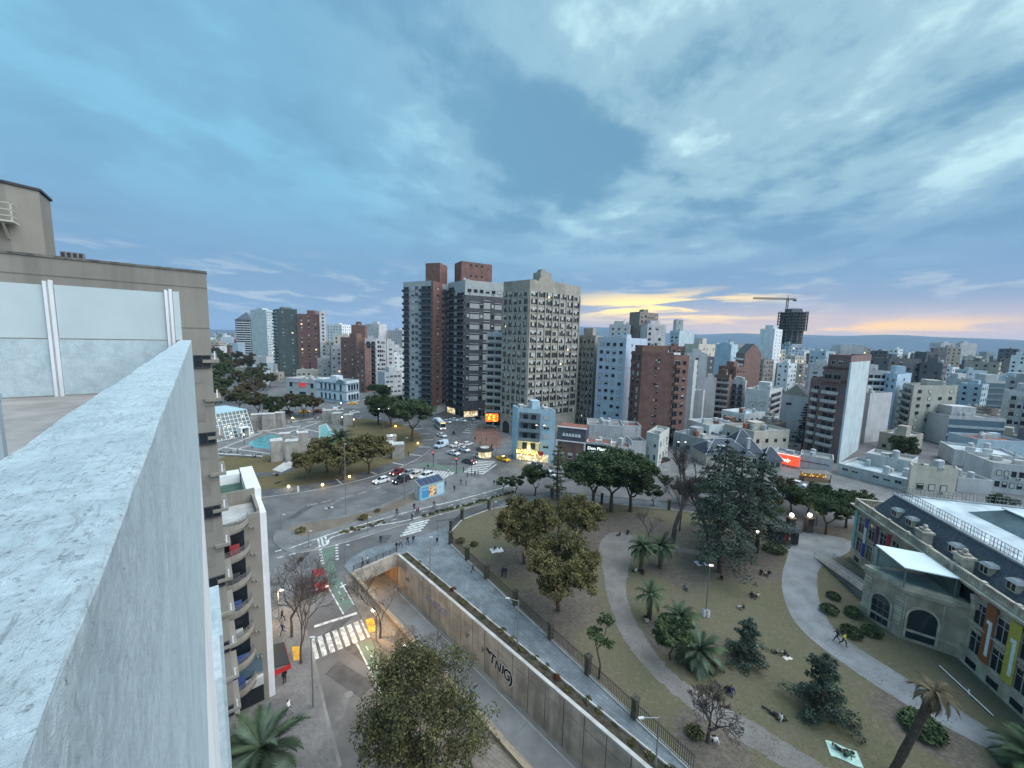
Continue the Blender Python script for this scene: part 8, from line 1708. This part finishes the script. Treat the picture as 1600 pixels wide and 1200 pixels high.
def blanket(label, x, y, w_, d_, col, rot):
    p = at(x, y); t = thing('picnic_blanket', label, 'blanket', (p.x,p.y,0.149), rot); mb = MB(); r = random.Random(int(x)); n = 6; P_ = [[(w_*(i/n-0.5), d_*(j/n-0.5)+0.1*sin(i), 0.015+r.uniform(0,0.05)) for j in range(n+1)] for i in range(n+1)]
    for i in range(n):
        for j in range(n): mb.poly([P_[i][j],P_[i+1][j],P_[i+1][j+1],P_[i][j+1]])
    obj('cloth', mb, cloth(col), parent=t); obj('bag', MB().ball((w_*0.3,d_*0.2,0.16),0.22,0.15,0.15,n=7,m=5), cloth((0.05,0.05,0.06)), parent=t)
blanket('white picnic blanket near the fence corner', 776, 861, 2.2, 1.6, (0.66,0.66,0.66), 0.4); blanket('pale round blanket before the cedar trunks', 1095, 882, 1.8, 1.4, (0.60,0.56,0.66), 0.2); blanket('pale green picnic cloth at the bottom of the lawn', 1318, 1180, 2.4, 1.6, (0.42,0.60,0.52), -0.4); blanket('white cloth beside the reclining pair', 1230, 1030, 1.0, 0.6, (0.6,0.55,0.5), 0.4)
for i, (x, y, l) in enumerate([(1099,964,'left white bin at the foot of the park lamp'), (1105,965,'right white bin at the foot of the park lamp')]):
    p = at(x, y); t = thing('litter_bin', l, 'bin', (p.x,p.y,0.14)); obj('barrel', MB().tube((0,0,0),(0,0,0.95),0.26,0.3,n=10), WHITE, parent=t); obj('lid', MB().tube((0,0,0.96),(0,0,1.05),0.32,0.2,n=10), METAL, parent=t)
# cyclists on the cycle path
for i, (x, y, l) in enumerate([(620,808,'bicycle ridden by a dark figure along the cycle path'), (678,796,'bicycle on the cycle path right of the pink coat')]):
    p = at(x, y); ang = math.atan2(*(at(640,803)-at(575,820)).yx); t = thing('bicycle', l, 'bicycle', (p.x,p.y,0.145), ang)
    wm = MB()
    for k in range(14): a0, a1 = 2*pi*k/14, 2*pi*(k+1)/14; wm.tube((0.33*cos(a0),0,0.34+0.33*sin(a0)),(0.33*cos(a1),0,0.34+0.33*sin(a1)),0.025,n=4,caps=False)
    wm = wm.mesh('wheel', TYRE)
    for s in (-0.52,0.52): obj('wheel', wm, parent=t, loc=(s,0,0))
    fm_ = MB()
    for a, b in (((-0.52,0,0.34),(-0.15,0,0.85)),((-0.15,0,0.85),(0.4,0,0.82)),((0.0,0,0.3),(-0.15,0,0.95)),((0.0,0,0.3),(0.4,0,0.82)),((-0.52,0,0.34),(0.0,0,0.3)),((0.4,0,0.95),(0.52,0,0.34))): fm_.tube(a,b,0.025,n=5)
    obj('frame', fm_, paint((0.05,0.05,0.06)), parent=t); obj('saddle', MB().box(-0.28,-0.07,0.95,-0.03,0.07,1.0), DARKM, parent=t); obj('handlebar', MB().tube((0.4,-0.28,1.02),(0.4,0.28,1.02),0.02,n=5), DARKM, parent=t)
    pr_ = person('riding a bicycle on the cycle path%s' % ('' if i == 0 else ' by the pink coat'), 'walk', 'black', 'black' if i == 0 else 'grey', x, y, ang, z=0.36)
# motorcycle
p = at(709,679); t = thing('motorcycle', 'motorcycle with rider crossing the ring road below the twin towers', 'motorcycle', (p.x,p.y,0.01), -0.8)
for s in (-0.65,0.65): obj('wheel', wheel_m, parent=t, loc=(s,0,0.33), scale=(0.95,0.6,0.95))
obj('chassis', MB().hexa([(-0.6,-0.14,0.45),(0.5,-0.14,0.45),(0.5,0.14,0.45),(-0.6,0.14,0.45)],[(-0.75,-0.12,0.85),(0.35,-0.14,0.95),(0.35,0.14,0.95),(-0.75,0.12,0.85)]), paint((0.05,0.05,0.06)), parent=t); obj('handlebar', MB().tube((0.45,-0.35,1.1),(0.45,0.35,1.1),0.03,n=5), DARKM, parent=t)
person('riding the motorcycle on the ring road','sit','black','black',709,679,-0.8,z=0.75)
# ------------------------------------------------------------------ distant city, hills and air
FARC = [('white',(0.70,0.73,0.73)),('white',(0.70,0.73,0.73)),('cream',(0.56,0.51,0.43)),('grey',(0.34,0.35,0.355)),('brown brick',(0.20,0.12,0.10)),('red-roofed',(0.30,0.27,0.24)),('pale blue',(0.42,0.52,0.58)),('dark',(0.15,0.15,0.155)),('beige',(0.38,0.35,0.29))]
LM = [(330,'beige tower'),(368,'pointed tower'),(464,'red brick tower'),(532,'brown brick block'),(630,'left twin tower'),(905,'gridded tower'),(935,'pale blue tower'),(1050,'big brick tower'),(1117,'blue slab'),(1165,'mural block'),(1222,'gabled block'),(1264,'mauve tower'),(1383,'slim blue tower'),(1425,'wide beige block'),(1500,'striped office'),(1592,'glass office'),(1600,'right picture edge')]
r = random.Random(2024); cand = []
def pick(x0, x1, d0, d1, h0, h1, n, wide=(8,18), tag='block'):
    k = 0; tries = 0
    while k < n and tries < n*30:
        tries += 1; x = r.uniform(x0, x1); d = math.exp(r.uniform(math.log(d0), math.log(d1))); p = deep(x, 540, d).xy; w_ = r.uniform(*wide)
        if any((c-p).length < (R_ + w_*0.62)*0.74 for c, R_ in FOOT): continue
        FOOT.append((p, w_*0.62)); cand.append((x, d, p, w_, r.uniform(h0, h1), tag)); k += 1
pick(1060, 1660, 132, 300, 5, 9, 78, (8,17), 'house')
pick(1090, 1660, 185, 330, 18, 36, 40, (10,17)); pick(1090, 1660, 260, 480, 18, 40, 54, (10,18)); pick(1090, 1660, 420, 1100, 10, 36, 60, (11,22)); pick(905, 1110, 190, 520, 18, 38, 12, (10,18)); pick(905, 1110, 150, 260, 6, 14, 10, (8,14), 'house')
pick(505, 632, 270, 800, 14, 36, 20, (10,18)); pick(330, 440, 520, 1400, 8, 24, 16, (12,26)); pick(400, 520, 250, 420, 6, 14, 8, (9,16), 'house')
cand.sort(key=lambda q: q[0]); per = {}
winfar = {k: [] for k in ()}
for (x, d, p, w_, h, tag) in cand:
    i = max(j for j in range(len(LM)) if LM[j][0] <= max(x, 331)); i = min(i, len(LM)-2); key = (i, tag); per[key] = per.get(key, 0) + 1
    cn, c = r.choice(FARC); l2 = w_*r.uniform(0.6,1.0); a = r.choice((0.55, 0.45, 0.2, -0.1)) + r.uniform(-.1,.1)
    pos = 'between %s and %s' % (LM[i][1], LM[i+1][1])
    t = thing('low_house' if tag == 'house' else 'city_block', '%s %s, %s from left %s' % (cn, 'low house' if tag == 'house' else 'block', ordw[min(per[key]-1, len(ordw)-1)], pos), 'house' if tag == 'house' else 'building', (p.x, p.y, 0.0), a, group='low houses among the towers' if tag == 'house' else 'background city blocks')
    m = wallm(c); rm = r.choice([ROOFG, ROOFW, ROOFR, ROOFG]) if tag == 'house' else ROOFG
    if cn == 'red-roofed': rm = ROOFR
    obj('wall', MB().prism([(-w_/2,-l2/2),(w_/2,-l2/2),(w_/2,l2/2),(-w_/2,l2/2)], 0, h, 0, 1), [m, rm], parent=t)
    pp_ = MB()
    for (x0,y0,x1,y1) in ((-w_/2,-l2/2,w_/2,-l2/2+0.25),(-w_/2,l2/2-0.25,w_/2,l2/2),(-w_/2,-l2/2+0.25,-w_/2+0.25,l2/2-0.25),(w_/2-0.25,-l2/2+0.25,w_/2,l2/2-0.25)): pp_.box(x0,y0,h,x1,y1,h+0.8)
    obj('roof_parapet', pp_, m, parent=t)
    if tag != 'house' or r.random() < 0.5:
        q = r.uniform(1.2,2.6); obj('roof_room', MB().box(-q,-q*0.8,h,q,q*0.8,h+r.uniform(2,3.6)), m, parent=t, loc=(r.uniform(-.2,.2)*w_, r.uniform(-.1,.1)*l2, 0))
    for k in range(2 if tag == 'house' else 0):
        q = r.uniform(0.8,1.8); obj('roof_shed', MB().box(-q,-q*0.6,h,q,q*0.6,h+r.uniform(0.8,2.2)), r.choice([m, CONCL, CONCD, ROOFR]), parent=t, loc=(r.uniform(-.3,.3)*w_, r.uniform(-.3,.3)*l2, 0))
    if r.random() < 0.4: obj('antenna', TANK['m'], parent=t, loc=(r.uniform(-.35,.35)*w_, r.uniform(-.3,.3)*l2, h))
    for k in range(2): obj('water_tank', TANK['t'], parent=t, loc=(r.uniform(-.35,.35)*w_, r.uniform(-.3,.3)*l2, h))
    nf = max(1, int(h/3.0)); nc = max(2, int(w_/3.2)); far = d > 330 or nf*nc > 60
    ncs = max(1, int(l2/3.4)); wb = MB()
    for f in range(nf):
        for cc in range(nc):
            if r.random() < 0.15: continue
            xx = -w_/2 + (cc+0.5)*w_/nc; z = f*h/nf + 0.9
            if far: wb.box(xx-0.65,-l2/2-0.04,z,xx+0.65,-l2/2,z+1.35, 0 if r.random() > 0.04 else 1)
            else: obj('window', pickwin(r, 'd', 0.03), parent=t, loc=(xx,-l2/2,z), scale=(1.25,1,1.35))
        for sd in (-1, 1):
            for cc in range(ncs):
                if r.random() < 0.3: continue
                yy = -l2/2 + (cc+0.5)*l2/ncs; z = f*h/nf + 0.9
                wb.box(sd*w_/2 - (0.04 if sd < 0 else 0), yy-0.6, z, sd*w_/2 + (0.04 if sd > 0 else 0), yy+0.6, z+1.35, 0)
    if wb.f: obj('windows', wb, [GLASS, WARM], parent=t, kind='stuff')
# the mass of roofs and treetops beyond, too far to tell apart
fm2 = MB(); tv = Leaves(); MM = [wallm(c) for _, c in FARC] + [ROOFR, ROOFG]
for k in range(5200):
    d = math.exp(r.uniform(math.log(430), math.log(5200))); x = r.choice([r.uniform(900,1680)]*4 + [r.uniform(320,640)]); p = deep(x, 545, d)
    w_, l2, h = r.uniform(4,11), r.uniform(4,11), r.uniform(3.5,9) if r.random() < 0.82 else r.uniform(9,26); 
    if d > 1500: w_ *= 1.6; l2 *= 1.6
    if any((c-p.xy).length < R_+4 for c, R_ in FOOT[-260:] if abs(c.y-p.y) < 60): continue
    a = r.uniform(-.3,.9); fm2.M = Matrix.Translation((p.x,p.y,0)) @ Matrix.Rotation(a,4,'Z'); fm2.box(-w_/2,-l2/2,0,w_/2,l2/2,h,r.randrange(len(MM)))
fm2.M = None
obj('far_city', fm2, MM, label='far mass of low roofs spreading to the hills', cat='city', kind='stuff')
for k in range(26000):
    d = math.exp(r.uniform(math.log(420), math.log(6000))); x = r.choice([r.uniform(900,1680)]*3 + [r.uniform(320,640)]*2)
    if k % 12 == 0: c0 = deep(x, 545, d)
    q = Vector((c0.x + r.gauss(0, 4+c0.y*0.004), c0.y + r.gauss(0,5), abs(r.gauss(0,3))+1.5)); tv.add(q, 1.3 + c0.y*0.0009, r, 0.8)
obj('far_treetops', tv.mesh('far_treetops', DGREEN), label='far scattered treetops among the distant roofs', cat='trees', kind='stuff')
hl = MB(); nx = 90; prev = None; HB = mat('hill_scrub', (0.055,0.075,0.085), 0.95, var=0.2, scale=0.0006)
rows = []
for j, (dist, hh) in enumerate([(8200,0),(8700,0.55),(9400,1.0),(10200,0.85),(11600,0)]):
    row = []
    for i in range(nx+1):
        a = -1.0 + 2.15*i/nx; ridge = (500 + 90*sin(a*5.1+1) + 60*sin(a*11.3) + 32*sin(a*23+2) + 14*sin(a*51))*0.56; ridge *= 1.0 if a > 0.1 else max(0.25, 1.0+(a-0.1)*1.2)
        row.append((dist*sin(a), dist*cos(a), hh*ridge - (10 if hh == 0 else 0)))
    rows.append(hl.pts(row))
for j in range(4):
    for i in range(nx): hl.f.append((rows[j]+i, rows[j]+i+1, rows[j+1]+i+1, rows[j+1]+i)); hl.m.append(0)
obj('hills', hl, HB, kind='structure', smooth=True)

HZ = bpy.data.materials.new('haze_air'); HZ.use_nodes = True; hn = NB(HZ.node_tree); hn.nt.nodes.clear()
hv = hn.n('ShaderNodeVolumePrincipled'); hv.inputs['Color'].default_value = (0.50, 0.72, 1.0, 1); hv.inputs['Density'].default_value = 0.00007
hn.link(hv.outputs[0], hn.n('ShaderNodeOutputMaterial').inputs['Volume'])
obj('haze', MB().box(-14000, -1500, -9, 14000, 14000, 420), HZ, kind='stuff', label='thin blue evening haze over the city', cat='haze')
